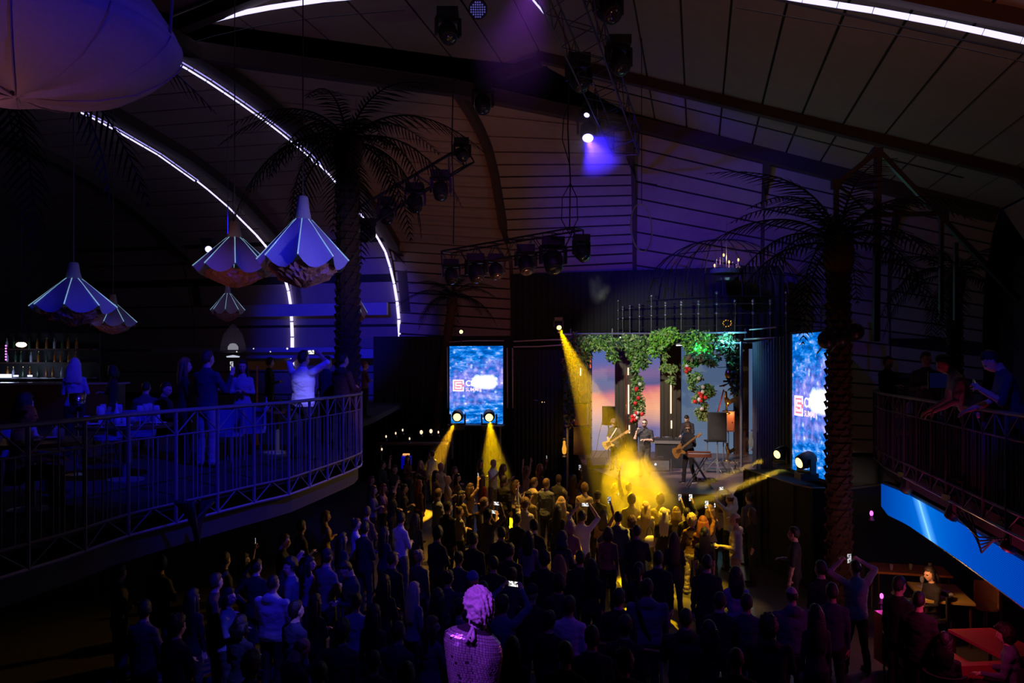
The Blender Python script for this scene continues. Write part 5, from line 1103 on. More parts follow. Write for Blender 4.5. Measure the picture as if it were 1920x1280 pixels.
# ------------------------------------------------------------------ the crowd on the floor
# px, py of the head top, archetype, hair, hair colour, top, bottom, sleeve, turn (degrees from facing the stage), label
CROWD = [
 (789, 862, 'f_clap', 'long', 'y', BRN, BLK, 'long', -110, 'blonde woman in brown jacket with hands together, back left of the dance floor'),
 (810, 843, 'm_down', 'short', 'b', LGY, BLK, 'long', 150, 'man in white shirt standing at the back left, facing the camera'),
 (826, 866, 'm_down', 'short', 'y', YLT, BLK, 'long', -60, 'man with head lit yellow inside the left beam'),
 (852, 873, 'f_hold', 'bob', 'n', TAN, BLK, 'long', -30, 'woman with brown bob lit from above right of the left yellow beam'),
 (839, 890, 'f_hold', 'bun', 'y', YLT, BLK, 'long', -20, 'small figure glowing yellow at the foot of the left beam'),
 (857, 886, 'f_side', 'long', 'k', OLV, BLK, 'long', -10, 'dark-haired woman in profile with light hair light, left of the phone holders'),
 (816, 880, 'f_down', 'long', 'k', BRN, BLK, 'long', -40, 'dark-haired woman in brown just under the left beam'),
 (901, 860, 'f_side', 'long', 'b', BLK, BLK, 'long', 0, 'dark woman in profile left of the brightly lit man'),
 (924, 860, 'm_face', 'short', 'y', WHT, OLV, 'short', -55, 'man in pale t-shirt lit bright yellow, holding a phone'),
 (943, 868, 'f_clap', 'wavy', 'n', TAN, BLK, 'long', -30, 'woman with raised clapping hands right of the brightly lit man'),
 (904, 889, 'f_down', 'verylong', 'b', RED, BLK, 'long', 0, 'woman with long hair in a red top left of the brightly lit man'),
 (945, 890, 'm_down', 'short', 'k', BLK, BLK, 'long', 0, 'dark-clad man in front of the clapping woman'),
 (739, 870, 'm_onearm', 'short', 'b', BLK, BLK, 'short', -60, 'man in black t-shirt with bare arm bent overhead at the left edge of the floor'),
 (695, 890, 'f_side', 'bob', 'b', BRN, BLK, 'long', 0, 'woman in brown by the left balcony, face turned to the stage'),
 (699, 908, 'f_hold', 'long', 'b', BGY, BLK, 'long', -30, 'woman in grey-blue top below the end of the left balcony'),
 (718, 905, 'f_clap', 'long', 'r', PNK, BLK, 'long', -40, 'woman in pink cardigan at the left edge of the floor'),
 (735, 910, 'f_photo', 'long', 'k', BLK, BLK, 'short', -50, 'woman in black with one bare arm stretched up, left side'),
 (785, 898, 'f_down', 'long', 'r', BRN, BLK, 'long', 0, 'red-haired woman in brown seen from behind near the yellow floor patch'),
 (821, 914, 'm_side', 'short', 'b', BGY, BLK, 'long', -20, 'tall man in grey-blue shirt turned right, left of centre'),
 (839, 938, 'm_down', 'short', 'k', BLK, BLK, 'long', -10, 'man with black hair and black jacket in front of the grey-blue shirt'),
 (861, 947, 'f_hold', 'bun', 'b', LGY, BLK, 'long', -20, 'woman in striped pale sweater with hair up'),
 (864, 918, 'f_side', 'long', 'k', OLV, BLK, 'long', 0, 'woman with long black hair in olive, behind the striped sweater'),
 (881, 904, 'f_photo', 'wavy', 'b', TAN, BLK, 'long', -15, 'woman in tan top with arm up holding a phone, left of centre'),
 (906, 930, 'm_face', 'short', 'n', BRN, BLK, 'short', -10, 'man in brown t-shirt holding a lit phone at face level'),
 (914, 952, 'm_photo', 'short', 'k', OLV, BLK, 'long', -8, 'man in olive sweater with both arms raised filming'),
 (779, 961, 'f_down', 'long', 'k', BLK, BLK, 'long', 0, 'dark-haired woman in black beside the blue-shirted man'),
 (687, 947, 'm_side', 'short', 'b', BRN, BLK, 'long', 0, 'man in brown with lit cheek under the left balcony'),
 (667, 968, 'f_hold', 'bun', 'b', WHT, BLK, 'long', -30, 'woman in white hooded top under the left balcony'),
 (683, 976, 'm_side', 'short', 'k', BLK, BLK, 'long', -10, 'man in black jacket with short dark hair under the left balcony'),
 (751, 958, 'm_side', 'short', 'k', WHT, GRY, 'long', -15, 'tall man in pale shirt lit blue, turned right, left of centre'),
 (785, 1027, 'f_down', 'bun', 'y', GRY, BLK, 'long', -5, 'woman with messy blonde bun in grey seen from behind'),
 (887, 996, 'm_down', 'short', 'k', BLK, BLK, 'long', 0, 'man in black directly below the olive sweater'),
 (967, 898, 'f_clap', 'wavy', 'n', CRM, BLK, 'long', -20, 'woman in cream blouse with hands up near the back of the floor'),
 (1000, 893, 'm_face', 'short', 'b', CRM, BLK, 'long', -25, 'man in cream shirt at the back of the floor looking at a phone'),
 (986, 872, 'f_up', 'long', 'n', TAN, BLK, 'short', -10, 'woman with arms thrown up at the back of the floor'),
 (1012, 868, 'f_photo', 'wavy', 'r', BRN, BLK, 'long', -10, 'woman with auburn hair and one arm up at the very back'),
 (990, 918, 'm_down', 'cap', 'b', OLV, BLK, 'long', 0, 'man in olive jacket and dark cap, middle back'),
 (1024, 895, 'm_down', 'short', 'n', BGY, BLK, 'long', 0, 'man in slate-blue shirt with hair brushed back'),
 (1047, 888, 'm_side', 'short', 'b', GRY, BLK, 'long', -5, 'man in grey in profile with lit nose, right of the slate-blue shirt'),
 (1056, 917, 'm_side', 'tousled', 'k', BLK, BLK, 'long', 0, 'man in black with tousled hair above the blonde woman'),
 (1052, 929, 'f_down', 'wavy', 'y', YLT, BLK, 'long', 10, 'blonde woman in pale yellow jacket, centre'),
 (1096, 904, 'm_side', 'tousled', 'n', CRM, BLK, 'short', -5, 'man in cream t-shirt with tousled light-brown hair before the stage'),
 (1120, 918, 'm_down', 'cap', 'k', BLK, BLK, 'long', 5, 'man in black cap left of the smoke'),
 (984, 932, 'm_onearm_left', 'tousled', 'n', WHT, OLV, 'long', -5, 'man in white shirt with left arm raised and finger up'),
 (1045, 943, 'f_down', 'verylong', 'k', BLK, BLK, 'long', 0, 'woman with very long black hair in black, centre'),
 (1001, 971, 'm_side', 'short', 'k', BLK, BLK, 'long', -5, 'man in black with quiffed hair, centre'),
 (970, 960, 'f_hold', 'bun', 'k', BLK, BLK, 'long', 0, 'dark woman with hair band left of the quiffed man'),
 (991, 993, 'f_hold', 'long', 'k', (.20, .12, .28), BLK, 'long', 0, 'woman with long dark hair in a purple top, centre foreground'),
 (1091, 955, 'm_photo', 'short', 'k', WHT, BLK, 'short', 2, 'man in white t-shirt with both arms raised taking a picture, centre'),
 (1054, 994, 'f_hold', 'hood', 'b', NAV, BLK, 'long', 0, 'person in navy hood carrying a tan backpack'),
 (1069, 972, 'f_hold', 'bob', 'y', TAN, BLK, 'long', 0, 'woman in patterned tan top just behind the navy hood'),
 (1131, 954, 'f_photo', 'long', 'b', (.45, .22, .10), BLK, 'long', 0, 'woman in rust top with lit hand up right of the white t-shirt'),
 (1159, 957, 'm_hip', 'short', 'k', NAV, BLK, 'long', 5, 'man in navy jacket with hand on hip, centre right'),
 (1194, 981, 'm_weight', 'buzz', 'k', BLK, BLK, 'long', 5, 'broad man in black with cropped hair, centre right'),
 (1184, 966, 'f_down', 'curly', 'n', BLK, BLK, 'long', 0, 'curly-haired person glimpsed between the navy jacket and the broad man'),
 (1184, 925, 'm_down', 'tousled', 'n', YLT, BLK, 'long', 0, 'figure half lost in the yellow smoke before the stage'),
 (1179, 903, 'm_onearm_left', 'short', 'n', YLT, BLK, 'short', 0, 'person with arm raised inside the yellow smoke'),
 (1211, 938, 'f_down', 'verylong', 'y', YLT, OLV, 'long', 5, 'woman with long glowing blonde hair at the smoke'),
 (1244, 950, 'f_down', 'verylong', 'p', BLK, BLK, 'short', 10, 'woman with bright platinum hair in a black top, carrying a white bag'),
 (1264, 996, 'f_hold', 'verylong', 'b', BLK, BLK, 'long', 5, 'woman with long brown hair rimmed in gold, seen from behind'),
 (1297, 962, 'f_hold', 'curly', 'y', BRN, YLT, 'long', 5, 'woman with curly blonde hair, brown top and yellow trousers'),
 (1318, 965, 'f_photo', 'wavy', 'r', (.2, .08, .04), BLK, 'long', 0, 'auburn woman with arm raised holding a bright phone'),
 (1321, 986, 'f_down', 'verylong', 'k', BLK, BLK, 'short', 0, 'woman with long black hair in black, in front of the auburn woman'),
 (1331, 944, 'f_face', 'wavy', 'n', TAN, BLK, 'long', 0, 'woman with light hair right of the raised phones'),
 (1369, 923, 'm_photo', 'bald', 'b', CRM, BLK, 'short', 30, 'balding man in cream shirt filming, right side of the floor'),
 (1380, 960, 'm_cup', 'cap', 'b', CRM, TAN, 'long', 75, 'man in cream cap and cream hoodie holding out a cup'),
 (1411, 950, 'f_side', 'verylong', 'b', BLK, BLK, 'long', 85, 'long-haired woman in black right of the cream hoodie'),
 (1405, 922, 'm_down', 'short', 'b', GRY, BLK, 'long', 20, 'dark man behind the long-haired woman at the right of the stage'),
 (1234, 1030, 'm_down', 'short', 'k', BLK, BLK, 'long', 0, 'man in black in front of the platinum-haired woman'),
 (1326, 1038, 'm_down', 'short', 'k', BLK, BLK, 'long', 0, 'man in dark t-shirt before the yellow trousers'),
 (1198, 1050, 'f_hold', 'ponytail', 'k', BLK, BLK, 'long', 0, 'woman in black with ponytail in front of the broad man'),
 (1214, 1082, 'm_hood', 'short', 'k', (.13, .12, .22), BLK, 'long', 5, 'big man in blue-grey hoodie with a strap across the back, front of the picture'),
 (1380, 1059, 'f_hold', 'long', 'k', (.36, .24, .5), GRY, 'long', 5, 'woman with black hair in a loose lilac sweater, right foreground'),
 (1109, 1045, 'f_down', 'verylong', 'k', BLK, BLK, 'long', 0, 'woman with very long hair all in black below the white t-shirt man'),
 (1067, 1114, 'm_down', 'short', 'k', (.55, .5, .68), BLK, 'short', 0, 'man in pale t-shirt behind the handrail at the bottom'),
 (997, 1092, 'm_weight', 'beanie', 'k', BLK, BLK, 'long', 0, 'man in black with dark beanie at the bottom centre'),
 (1286, 1136, 'm_hood', 'buzz', 'k', BLK, BLK, 'short', 0, 'man in black with shaved head at the bottom right of centre'),
 (1441, 1151, 'm_hood', 'curly', 'k', BLK, BLK, 'long', -5, 'big curly-haired man in black, bottom right'),
 (1485, 1095, 'm_hood', 'bald', 'k', (.08, .07, .13), BLK, 'long', 10, 'bald man in dark jacket turned left, bottom right'),
 (1490, 985, 'm_weight', 'short', 'k', BLK, BLK, 'short', 60, 'bearded man in black t-shirt beside the right palm trunk'),
 (1540, 1048, 'm_down', 'short', 'k', BLK, BLK, 'short', 20, 'dark man with folded arms left of the man filming overhead'),
 (1605, 1046, 'm_photo_big', 'buzz', 'k', (.26, .24, .3), BLK, 'long', 10, 'man in grey sweater filming with both arms high, right foreground'),
 (1685, 1077, 'm_down', 'short', 'k', BLK, BLK, 'long', -60, 'man in black t-shirt right of the man filming overhead'),
 (1722, 1104, 'm_down', 'buzz', 'k', BLK, BLK, 'long', -30, 'man with cropped hair beside the yellow lit table'),
 (511, 1074, 'm_hood', 'buzz', 'b', WHT, BLK, 'long', 10, 'man in white sweater lit violet-blue, lower left'),
 (553, 1122, 'm_down', 'short', 'k', NAV, BLK, 'long', -15, 'man in navy shirt in front of the white sweater'),
 (546, 1190, 'm_look', 'bald', 'b', BLK, BLK, 'long', -20, 'man with shaved head at the bottom edge, lower left'),
 (600, 1236, 'f_hold', 'bun', 'k', WHT, BLK, 'long', 30, 'person in white shirt cut by the bottom edge, lower left'),
 (403, 1071, 'm_side', 'short', 'b', BRN, BLK, 'long', -40, 'man in brown jacket in profile, lower left'),
 (426, 1098, 'f_hold', 'bob', 'k', BGY, BLK, 'long', -60, 'woman in pale blouse at the right of the brown jacket'),
 (420, 1032, 'm_side', 'short', 'k', BLK, BLK, 'long', -20, 'man with reddish lit face under the left balcony'),
 (456, 1034, 'f_photo', 'long', 'k', BLK, BLK, 'short', -30, 'woman in black with arm up and phone, under the left balcony'),
 (530, 998, 'm_face', 'short', 'b', BLK, BLK, 'short', -40, 'man with red-lit hands at his face under the left balcony'),
 (546, 1043, 'm_side', 'tousled', 'k', BGY, BLK, 'long', 120, 'man in blue shirt with face lit blue, looking right'),
 (579, 1040, 'f_side', 'long', 'k', (.2, .1, .2), BLK, 'long', -10, 'woman with long hair right of the blue-faced man'),
 (612, 1025, 'm_side', 'cap', 'k', (.14, .1, .16), BLK, 'long', -10, 'man in dark cap, lower left'),
 (663, 1041, 'm_look', 'short', 'k', NAV, BLK, 'long', 150, 'man in navy looking down at a phone, face lit blue'),
 (610, 955, 'f_hold', 'bob', 'n', TAN, BLK, 'long', -20, 'blonde woman in tan top just under the left balcony edge'),
 (564, 973, 'm_side', 'short', 'k', BLK, BLK, 'long', -20, 'man in black under the left balcony beside the blonde woman'),
 (668, 1108, 'f_hold', 'bun', 'k', (.25, .32, .5), BLK, 'long', 20, 'woman in off-shoulder light blue blouse, lower left of centre'),
 (775, 1088, 'f_down', 'verylong', 'p', (.25, .22, .3), BLK, 'long', -20, 'woman with long pale hair, left of the mirror-tiled bust'),
 (808, 1152, 'f_side', 'long', 'r', (.25, .1, .25), BLK, 'long', -15, 'auburn-haired woman just left of the mirror-tiled bust'),
 (860, 1118, 'f_down', 'ponytail', 'k', (.2, .14, .2), BLK, 'short', -10, 'woman in dark top behind the left shoulder of the bust'),
 (885, 1068, 'm_down', 'beanie', 'k', GRY, BLK, 'long', -5, 'man in blue beanie behind the head of the bust'),
 (942, 1112, 'm_photo', 'short', 'k', (.10, .12, .3), BLK, 'long', -10, 'man in blue shirt filming with raised arms right of the bust'),
 (223, 1055, 'm_side', 'short', 'k', BLK, BLK, 'long', -20, 'man in the dark far lower left with faint red face'),
 (270, 1121, 'm_side', 'short', 'k', GRY, BLK, 'long', 10, 'man in dark suit in the lower left dark'),
 (1268, 948, 'f_photo', 'wavy', 'n', OLV, BLK, 'long', 0, 'woman with phone up directly right of the platinum hair'),
 (1288, 950, 'f_photo', 'short', 'k', BLK, BLK, 'long', 0, 'dark person with a bright phone held up before the stage'),
 (1350, 925, 'f_face', 'long', 'n', TAN, BLK, 'long', 10, 'woman at the stage edge left of the balding man'),
 (1140, 985, 'f_down', 'bob', 'b', (.3, .16, .08), BLK, 'long', 0, 'woman in rust coat behind the elbow of the navy jacket'),
 (955, 1016, 'm_down', 'short', 'k', BLK, BLK, 'long', 0, 'dark man at the left of the purple top'),
 (757, 905, 'f_hold', 'bun', 'k', BLK, BLK, 'long', -30, 'dark woman behind the raised arms at the left edge'),
 (716, 862, 'm_side', 'short', 'k', BLK, BLK, 'long', -40, 'dark man at the far left tables'),
 (764, 852, 'f_side', 'long', 'k', BRN, BLK, 'long', -40, 'brown-clad woman by the far left tables'),
 (1153, 905, 'f_face', 'bob', 'n', TAN, BLK, 'long', 0, 'woman at the left edge of the smoke, close to the stage'),
 (1075, 888, 'f_photo', 'long', 'b', BRN, BLK, 'long', 0, 'woman in brown with phone up at the stage front left'),
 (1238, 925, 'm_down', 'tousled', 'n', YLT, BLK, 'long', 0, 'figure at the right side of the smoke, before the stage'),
]
TGT = V(5.3, 27)
placed = []
def choose(px, py, hs, zb=0.0):
    best = None
    for h in hs:
        Y = (CZ-zb-h-.015)*F/(py-HY); X = (px-960)/F*Y
        d = min([math.hypot(X-a, Y-b) for a, b in placed] or [9])
        d = min(d, .62)-abs(h-hs[len(hs)//2])*.12
        if best is None or d > best[0]: best = (d, h, X, Y)
    placed.append((best[2], best[3])); return best[1:]
CAMT = V(0, 0)
for (px, py, kd, hr, hc, top, bot, slv, turn, lab) in CROWD:
    hs = [1.70, 1.73, 1.76, 1.79, 1.82, 1.85, 1.88] if kd[0] == 'm' else [1.58, 1.61, 1.64, 1.67, 1.70, 1.73, 1.76]
    h, X, Y = choose(px, py, hs)
    yw = math.atan2(-(TGT.x-X), TGT.y-Y)+math.radians(turn)
    capc = None
    if 'cream cap' in lab: capc = CRM
    if 'blue beanie' in lab: capc = (.08, .12, .4)
    o, M, (MH, hd, MT) = person(kd, (X, Y, 0), h, yw, hr, hc, top, bot, R.choice('llm'), slv, label=lab, capc=capc)
    if kd in ('m_photo', 'm_photo_big', 'f_photo', 'm_face', 'f_face') or 'phone' in lab and kd == 'm_look':
        if kd in ('m_photo', 'm_photo_big', 'm_face', 'f_face', 'm_look'):
            q = (hd[1]+hd[-1])/2; q.y += .0
        else: q = hd[1]+Vector((0, 0, .04))
        wide = kd in ('m_photo', 'm_face')
        phone(M, q, 'phone of the '+' '.join(lab.replace(' t-shirt', ' shirt').split()[:10]), bright=m_scr_bright if ('bright' in lab or kd in ('m_photo',) or R.random() < .35) else m_scr_dim, wide=wide)
    if 'white bag' in lab:
        t = thing('handbag', 'white handbag at the left side of the platinum-haired woman', 'bag', (X-.30, Y-.02, 1.0), .5)
        WM[t.name] = Matrix(); b = MB()
        b.loft([[V((w_*math.cos(a)), d_*math.sin(a), z) for a in [2*PI*j/16 for j in range(16)]] for w_, d_, z in ((.11, .04, -.14), (.13, .055, -.12), (.12, .05, .05), (.09, .03, .10))])
        part('bag_body', b, mat('white_leather', (.9, .85, .75), .4), t, True)
        b = MB(); b.tube([V(.09*math.cos(a), 0, .08+.22*math.sin(a)) for a in [PI*k/10 for k in range(11)]], .008, 5); part('bag_strap', b, m_black, t)
    if 'tan backpack' in lab:
        c, s = math.cos(yw), math.sin(yw); q = V(X+s*.20, Y-c*.20, 1.08)
        t = thing('backpack', 'tan drawstring backpack on the back of the navy hooded person', 'bag', q, yw); WM[t.name] = Matrix(); b = MB()
        b.loft([[V(w_*math.cos(a), d_*math.sin(a), z) for a in [2*PI*j/16 for j in range(16)]] for w_, d_, z in ((.15, .07, -.28), (.17, .09, -.24), (.15, .085, -.05), (.11, .07, .12), (.05, .04, .2))])
        part('bag_body', b, mat('tan_canvas', (.35, .18, .08), .8, bump=.3, bscale=30), t, True)
        for k in (-1, 1):
            b = MB(); b.tube([V(.05*k, .02, .2), V(.11*k, .12, .25), V(.13*k, .10, .30)], .008, 5); part('drawstring', b, m_black, t)
    if 'strap across' in lab:
        t = thing('shoulder_strap', 'dark strap across the back of the blue-grey hoodie', 'strap', (X, Y, 1.3), yw); WM[t.name] = Matrix(); b = MB()
        b.tube([V(-.16, -.02, .22), V(-.13, -.16, .1), V(-.06, -.175, -.1), V(.03, -.165, -.3)], .022, 6); part('strap', b, m_black, t)
    if 'holding out a cup' in lab:
        q = M @ (hd[-1]+Vector((0, .02, .0))); t = thing('plastic_cup', 'clear cup held out by the man in the cream hoodie', 'cup', q)
        b = MB(); b.lathe(q, [(.028, -.05), (.038, .06), (.036, .06), (.027, -.045)], 12); part('cup', b, m_glass, t, True)

# darker onlookers filling the gaps; each is described by the neighbour it stands next to
used_n = set()
FILL = [(1020, 1030), (1048, 1075), (1088, 1030), (1160, 1100), (1172, 1150), (1350, 1105), (1330, 1160), (1110, 1170), (1030, 1140), (960, 1060), (925, 1040), (905, 1085), (860, 1030), (840, 1065), (820, 1100), (735, 1030), (720, 1075), (700, 1130), (745, 1160), (640, 1160), (590, 1110), (480, 1045), (360, 1100), (330, 1150), (450, 1150), (1400, 1110), (1060, 1200), (960, 1190), (1170, 1215), (1380, 1210), (700, 1215), (760, 1235), (470, 1220), (940, 985), (820, 985), (720, 985), (1530, 1130), (1560, 1090), (300, 1040), (640, 995)]
NM = [c for c in CROWD]
for i, (px, py) in enumerate(FILL):
    cand = sorted(NM, key=lambda c: (c[0]-px)**2+(c[1]-py)**2)
    c = next(c for c in cand if c[9] not in used_n); used_n.add(c[9]); desc = ' '.join(c[9].replace(',', '').split()[:9])
    while desc.split()[-1] in ('with', 'and', 'in', 'the', 'a', 'of', 'at', 'on', 'to', 'right', 'left', 'before', 'under', 'behind', 'both', 'from', 'his', 'black', 'dark', 'her', 'blue', 'very', 'seen', 'long'): desc = ' '.join(desc.split()[:-1])
    rel = ('left of' if px < c[0] else 'right of') if abs(px-c[0]) > abs(py-c[1])*.6 else ('beyond' if py < c[1] else 'in front of')
    kd = R.choice(['m_down', 'm_weight', 'f_down', 'f_hold', 'm_side', 'm_hip']); hs = [1.72, 1.76, 1.8, 1.84] if kd[0] == 'm' else [1.6, 1.64, 1.68, 1.72]
    h, X, Y = choose(px, py, hs)
    person(kd, (X, Y, 0), h, math.atan2(-(TGT.x-X), TGT.y-Y)+R.uniform(-.3, .3), R.choice(['short', 'buzz', 'tousled'] if kd[0] == 'm' else ['long', 'bun', 'verylong', 'bob']), 'k', R.choice([BLK, BLK, (.03, .03, .04), NAV]), BLK, R.choice('lm'), 'long', label='dim dark-clad onlooker '+rel+' the '+desc)

# phones floating in raised hands seen without their holders are held by short hidden people: none are built

# ------------------------------------------------------------------ left balcony people
def bperson(px, py, kd, h, face, hr, hc, top, bot, lab, slv='long', zb=3.15, Y=None, sk='l', capc=None):
    if Y is None: Y = (CZ-zb-h-.015)*F/(py-HY)
    X = (px-960)/F*Y
    hh = h
    fx, fy = face; yw = math.atan2(-fx, fy)
    return person(kd, (X, Y, zb), hh, yw, hr, hc, top, bot, sk, slv, label=lab, capc=capc)
# white shirt man filming
o, M, H_ = bperson(568, 664, 'm_photo_wide', 1.87, (1, 1.6), 'short', 'k', (.85, .85, .88), BLK, 'man in white t-shirt filming with both arms up on the left balcony', 'short', Y=13.6)
phone(M, (H_[1][1]+H_[1][-1])/2, 'glowing phone above the head of the left balcony man in white', bright=m_scr_bright, wide=True)
o, M, H_ = bperson(388, 664, 'm_raise', 1.86, (.7, 1.5), 'short', 'b', NAV, (.3, .3, .34), 'man in navy jacket and pale trousers on the left balcony, hand with phone raised', Y=12.6)
phone(M, H_[1][1]+Vector((0, 0, .05)), 'dark phone in the raised hand of the navy-jacketed balcony man')
bperson(345, 672, 'f_hold', 1.74, (1, .6), 'long', 'n', BLK, BLK, 'woman with long fair hair beside the navy jacket on the left balcony', Y=13.0)
bperson(455, 684, 'f_hold', 1.72, (.2, -1), 'long', 'k', (.42, .42, .46), (.3, .3, .34), 'woman in light knitted dress facing the camera on the left balcony', Y=14.6)
bperson(642, 664, 'm_hood', 1.84, (1, 1), 'short', 'k', BLK, BLK, 'broad man in black right of the white-shirted man', Y=15.0)
bperson(612, 668, 'm_down', 1.80, (1, 1), 'short', 'b', NAV, BLK, 'man in dark blue partly behind the white-shirted man', Y=16.2)
bperson(684, 676, 'f_side', 1.70, (1, .7), 'bun', 'r', (.2, .08, .1), BLK, 'woman with reddish hair at the far end of the left balcony', Y=24.0)
bperson(140, 672, 'f_hold', 1.74, (-.2, 1), 'wavy', 'p', (.5, .5, .55), BLK, 'blond person in pale top further back on the left balcony', Y=14.0)
bperson(212, 690, 'f_side', 1.62, (-1, -.3), 'bob', 'k', BLK, BLK, 'dark-haired woman behind the balcony chairs', Y=15.5)
bperson(505, 672, 'm_side', 1.80, (1, .2), 'short', 'k', BLK, BLK, 'dark man far back on the left balcony, red lit', Y=20.0)
bperson(35, 738, 'f_sit', 1.70, (.4, 1), 'long', 'k', (.45, .45, .5), BLK, 'woman in mesh top seated at the near left balcony table', Y=9.6)
bperson(300, 748, 'm_sit', 1.74, (1, -.2), 'short', 'k', BLK, BLK, 'man seated low behind the rail, face lit pink', Y=14.0)
bperson(272, 745, 'm_sit', 1.74, (-.3, 1), 'buzz', 'k', GRY, BLK, 'man with cropped hair seated left of the pink-lit face', Y=14.6)
bperson(30, 776, 'm_sit', 1.6, (1, .3), 'bald', 'k', LGY, BLK, 'bald man seated at the left edge against the rail', Y=8.6)
# ------------------------------------------------------------------ right balcony people
SPEC['m_lean'] = dict(sex='m', arms=('lean_rail', 'lean_rail'), lean=.42, hp=.1, legs='weight')
SPEC['m_lean_phone'] = dict(sex='m', arms=('lean_rail', 'phone_face'), lean=.30, hp=.35, legs='weight')
o, M, H_ = bperson(1908, 672, 'm_lean_phone', 1.88, (-1, .35), 'short', 'k', NAV, BLK, 'man leaning on the right balcony rail, face in profile, wristband on arm', 'short', Y=9.75)
phone(M, H_[1][-1], 'phone in the hands of the man at the far right rail')
q = M @ (H_[1][1]-Vector((0, .16, 0))); t = thing('wristband', 'pink wristband on the forearm of the man at the far right rail', 'wristband', q)
b = MB(); b.lathe(q, [(.036, -.012), (.04, 0), (.036, .012)], 12, (M.to_3x3() @ Vector((0, 1, -.1)))); part('band', b, mat('pink_band', (.9, .25, .35), .6), t, True)
bperson(1822, 676, 'm_lean', 1.86, (-1, .3), 'short', 'k', (.42, .42, .48), BLK, 'man in pale striped shirt leaning with forearms on the right balcony rail', Y=11.0)
bperson(1736, 658, 'm_side', 1.86, (-.6, -.8), 'short', 'b', GRY, BLK, 'dim man standing in grey jacket on the right balcony', Y=14.4)
bperson(1664, 672, 'm_clasp' if False else 'm_weight', 1.80, (.4, -1), 'short', 'k', BLK, BLK, 'dim man with white lanyard on the far part of the right balcony', Y=16.6)
# ------------------------------------------------------------------ performers
SPEC['m_singer'] = dict(sex='m', arms=('mic', 'belly'), vox=.0105, bulk=1.12, hp=-.02)
SPEC['m_bass'] = dict(sex='m', arms=('strum', 'frets'), vox=.0105, hy=.55, hp=.25, legs='step', lean=.05)
SPEC['m_guitar'] = dict(sex='m', arms=('strum', 'frets'), vox=.0105, hy=.4, hp=.45, lean=.18)
SPEC['m_dj'] = dict(sex='m', arms=('keys', 'keys'), vox=.0105, hp=.5, lean=.2)
STZ = 1.2
def stagep(px, py, kd, Y, h, face, *a, **k): return bperson(px, py, kd, h, face, *a, zb=STZ, Y=Y, **k)
Ysg = (CZ-STZ-1.86)*F/(783-HY)
oS, MS, HS = stagep(1209, 783, 'm_singer', Ysg, 1.84, (-.35, -1), 'buzz', 'b', (.035, .035, .04), (.04, .04, .045), 'singer in dark sunglasses and long black shirt holding a microphone on stage', slv='short')
q = MS @ (HS[1][1]+Vector((0, 0, .02))); t = thing('microphone', 'black handheld microphone at the mouth of the singer', 'microphone', q)
d_ = (MS @ (HS[0] @ Vector((0, .10, -.06)))-q).normalized(); b = MB(); b.tube([q-d_*.10, q+d_*.08], [.012, .017], 8); part('mic_body', b, m_plastic, t, True); b = MB(); b.ball(q+d_*.10, .028); part('mic_head', b, m_alu, t, True)
def glasses(o, MH, dark, lab):
    b = MB()
    for k in (-1, 1):
        b.lathe((k*.032, .098, .004), [(.024, -.003), (.024, .003)], 12, (0, 1, 0)); b.tube([(k*.055, .092, .006), (k*.080, .0, .004)], .003, 5)
    b.tube([(-.01, .1, .006), (.01, .1, .006)], .003, 5)
    me = b.mesh('glasses', dark); c = bpy.data.objects.new('glasses', me); COL.objects.link(c); c.parent = o; c.matrix_basis = MH.copy(); c['label'] = lab
def beard(o, MH, colr):
    mb = MB(); mb.ball((0, .045, -.082), (.056, .055, .045), 14, 9); c = bpy.data.objects.new('beard', mb.mesh('beard', cl(colr, 'hair'), True)); COL.objects.link(c); c.parent = o; c.matrix_basis = MH.copy()
glasses(oS, HS[0], m_plastic, 'dark sunglasses'); beard(oS, HS[0], HC['b'])
oB, MBs, HB = stagep(1292, 793, 'm_bass', 23.9, 1.80, (-.95, -.75), 'tousled', 'n', (.03, .03, .035), (.02, .02, .022), 'bass player with tousled hair and glasses in black polo on stage', slv='long', )
for i in (4,): oB.material_slots[i].material = cl((.03, .03, .03))
glasses(oB, HB[0], m_plastic, 'thin dark glasses')
for k in (-1, 1):
    q = Vector((k*.13, .10, .022)); c = bpy.data.objects.new('shoe_sole', MB().loft([[Vector((q.x+.045*math.cos(a), q.y+(.04 if k > 0 else -.18)+.13*math.sin(a), z)) for a in [2*PI*j/16 for j in range(16)]] for z in (.0, .03)]).mesh('sole', m_white)); COL.objects.link(c); c.parent = oB; c['label'] = 'white shoe sole'
oG, MG, HG = stagep(1154, 789, 'm_guitar', 26.6, 1.78, (-.55, -.9), 'curly', 'n', (.05, .05, .045), BLK, 'guitar player with curly light hair bending over his guitar at stage left', slv='short')
oD, MD, HD_ = stagep(1290, 768, 'm_dj', 28.3, 1.82, (-.45, -1), 'short', 'k', (.025, .025, .03), BLK, 'keyboard player in black sweater bending over the equipment table')
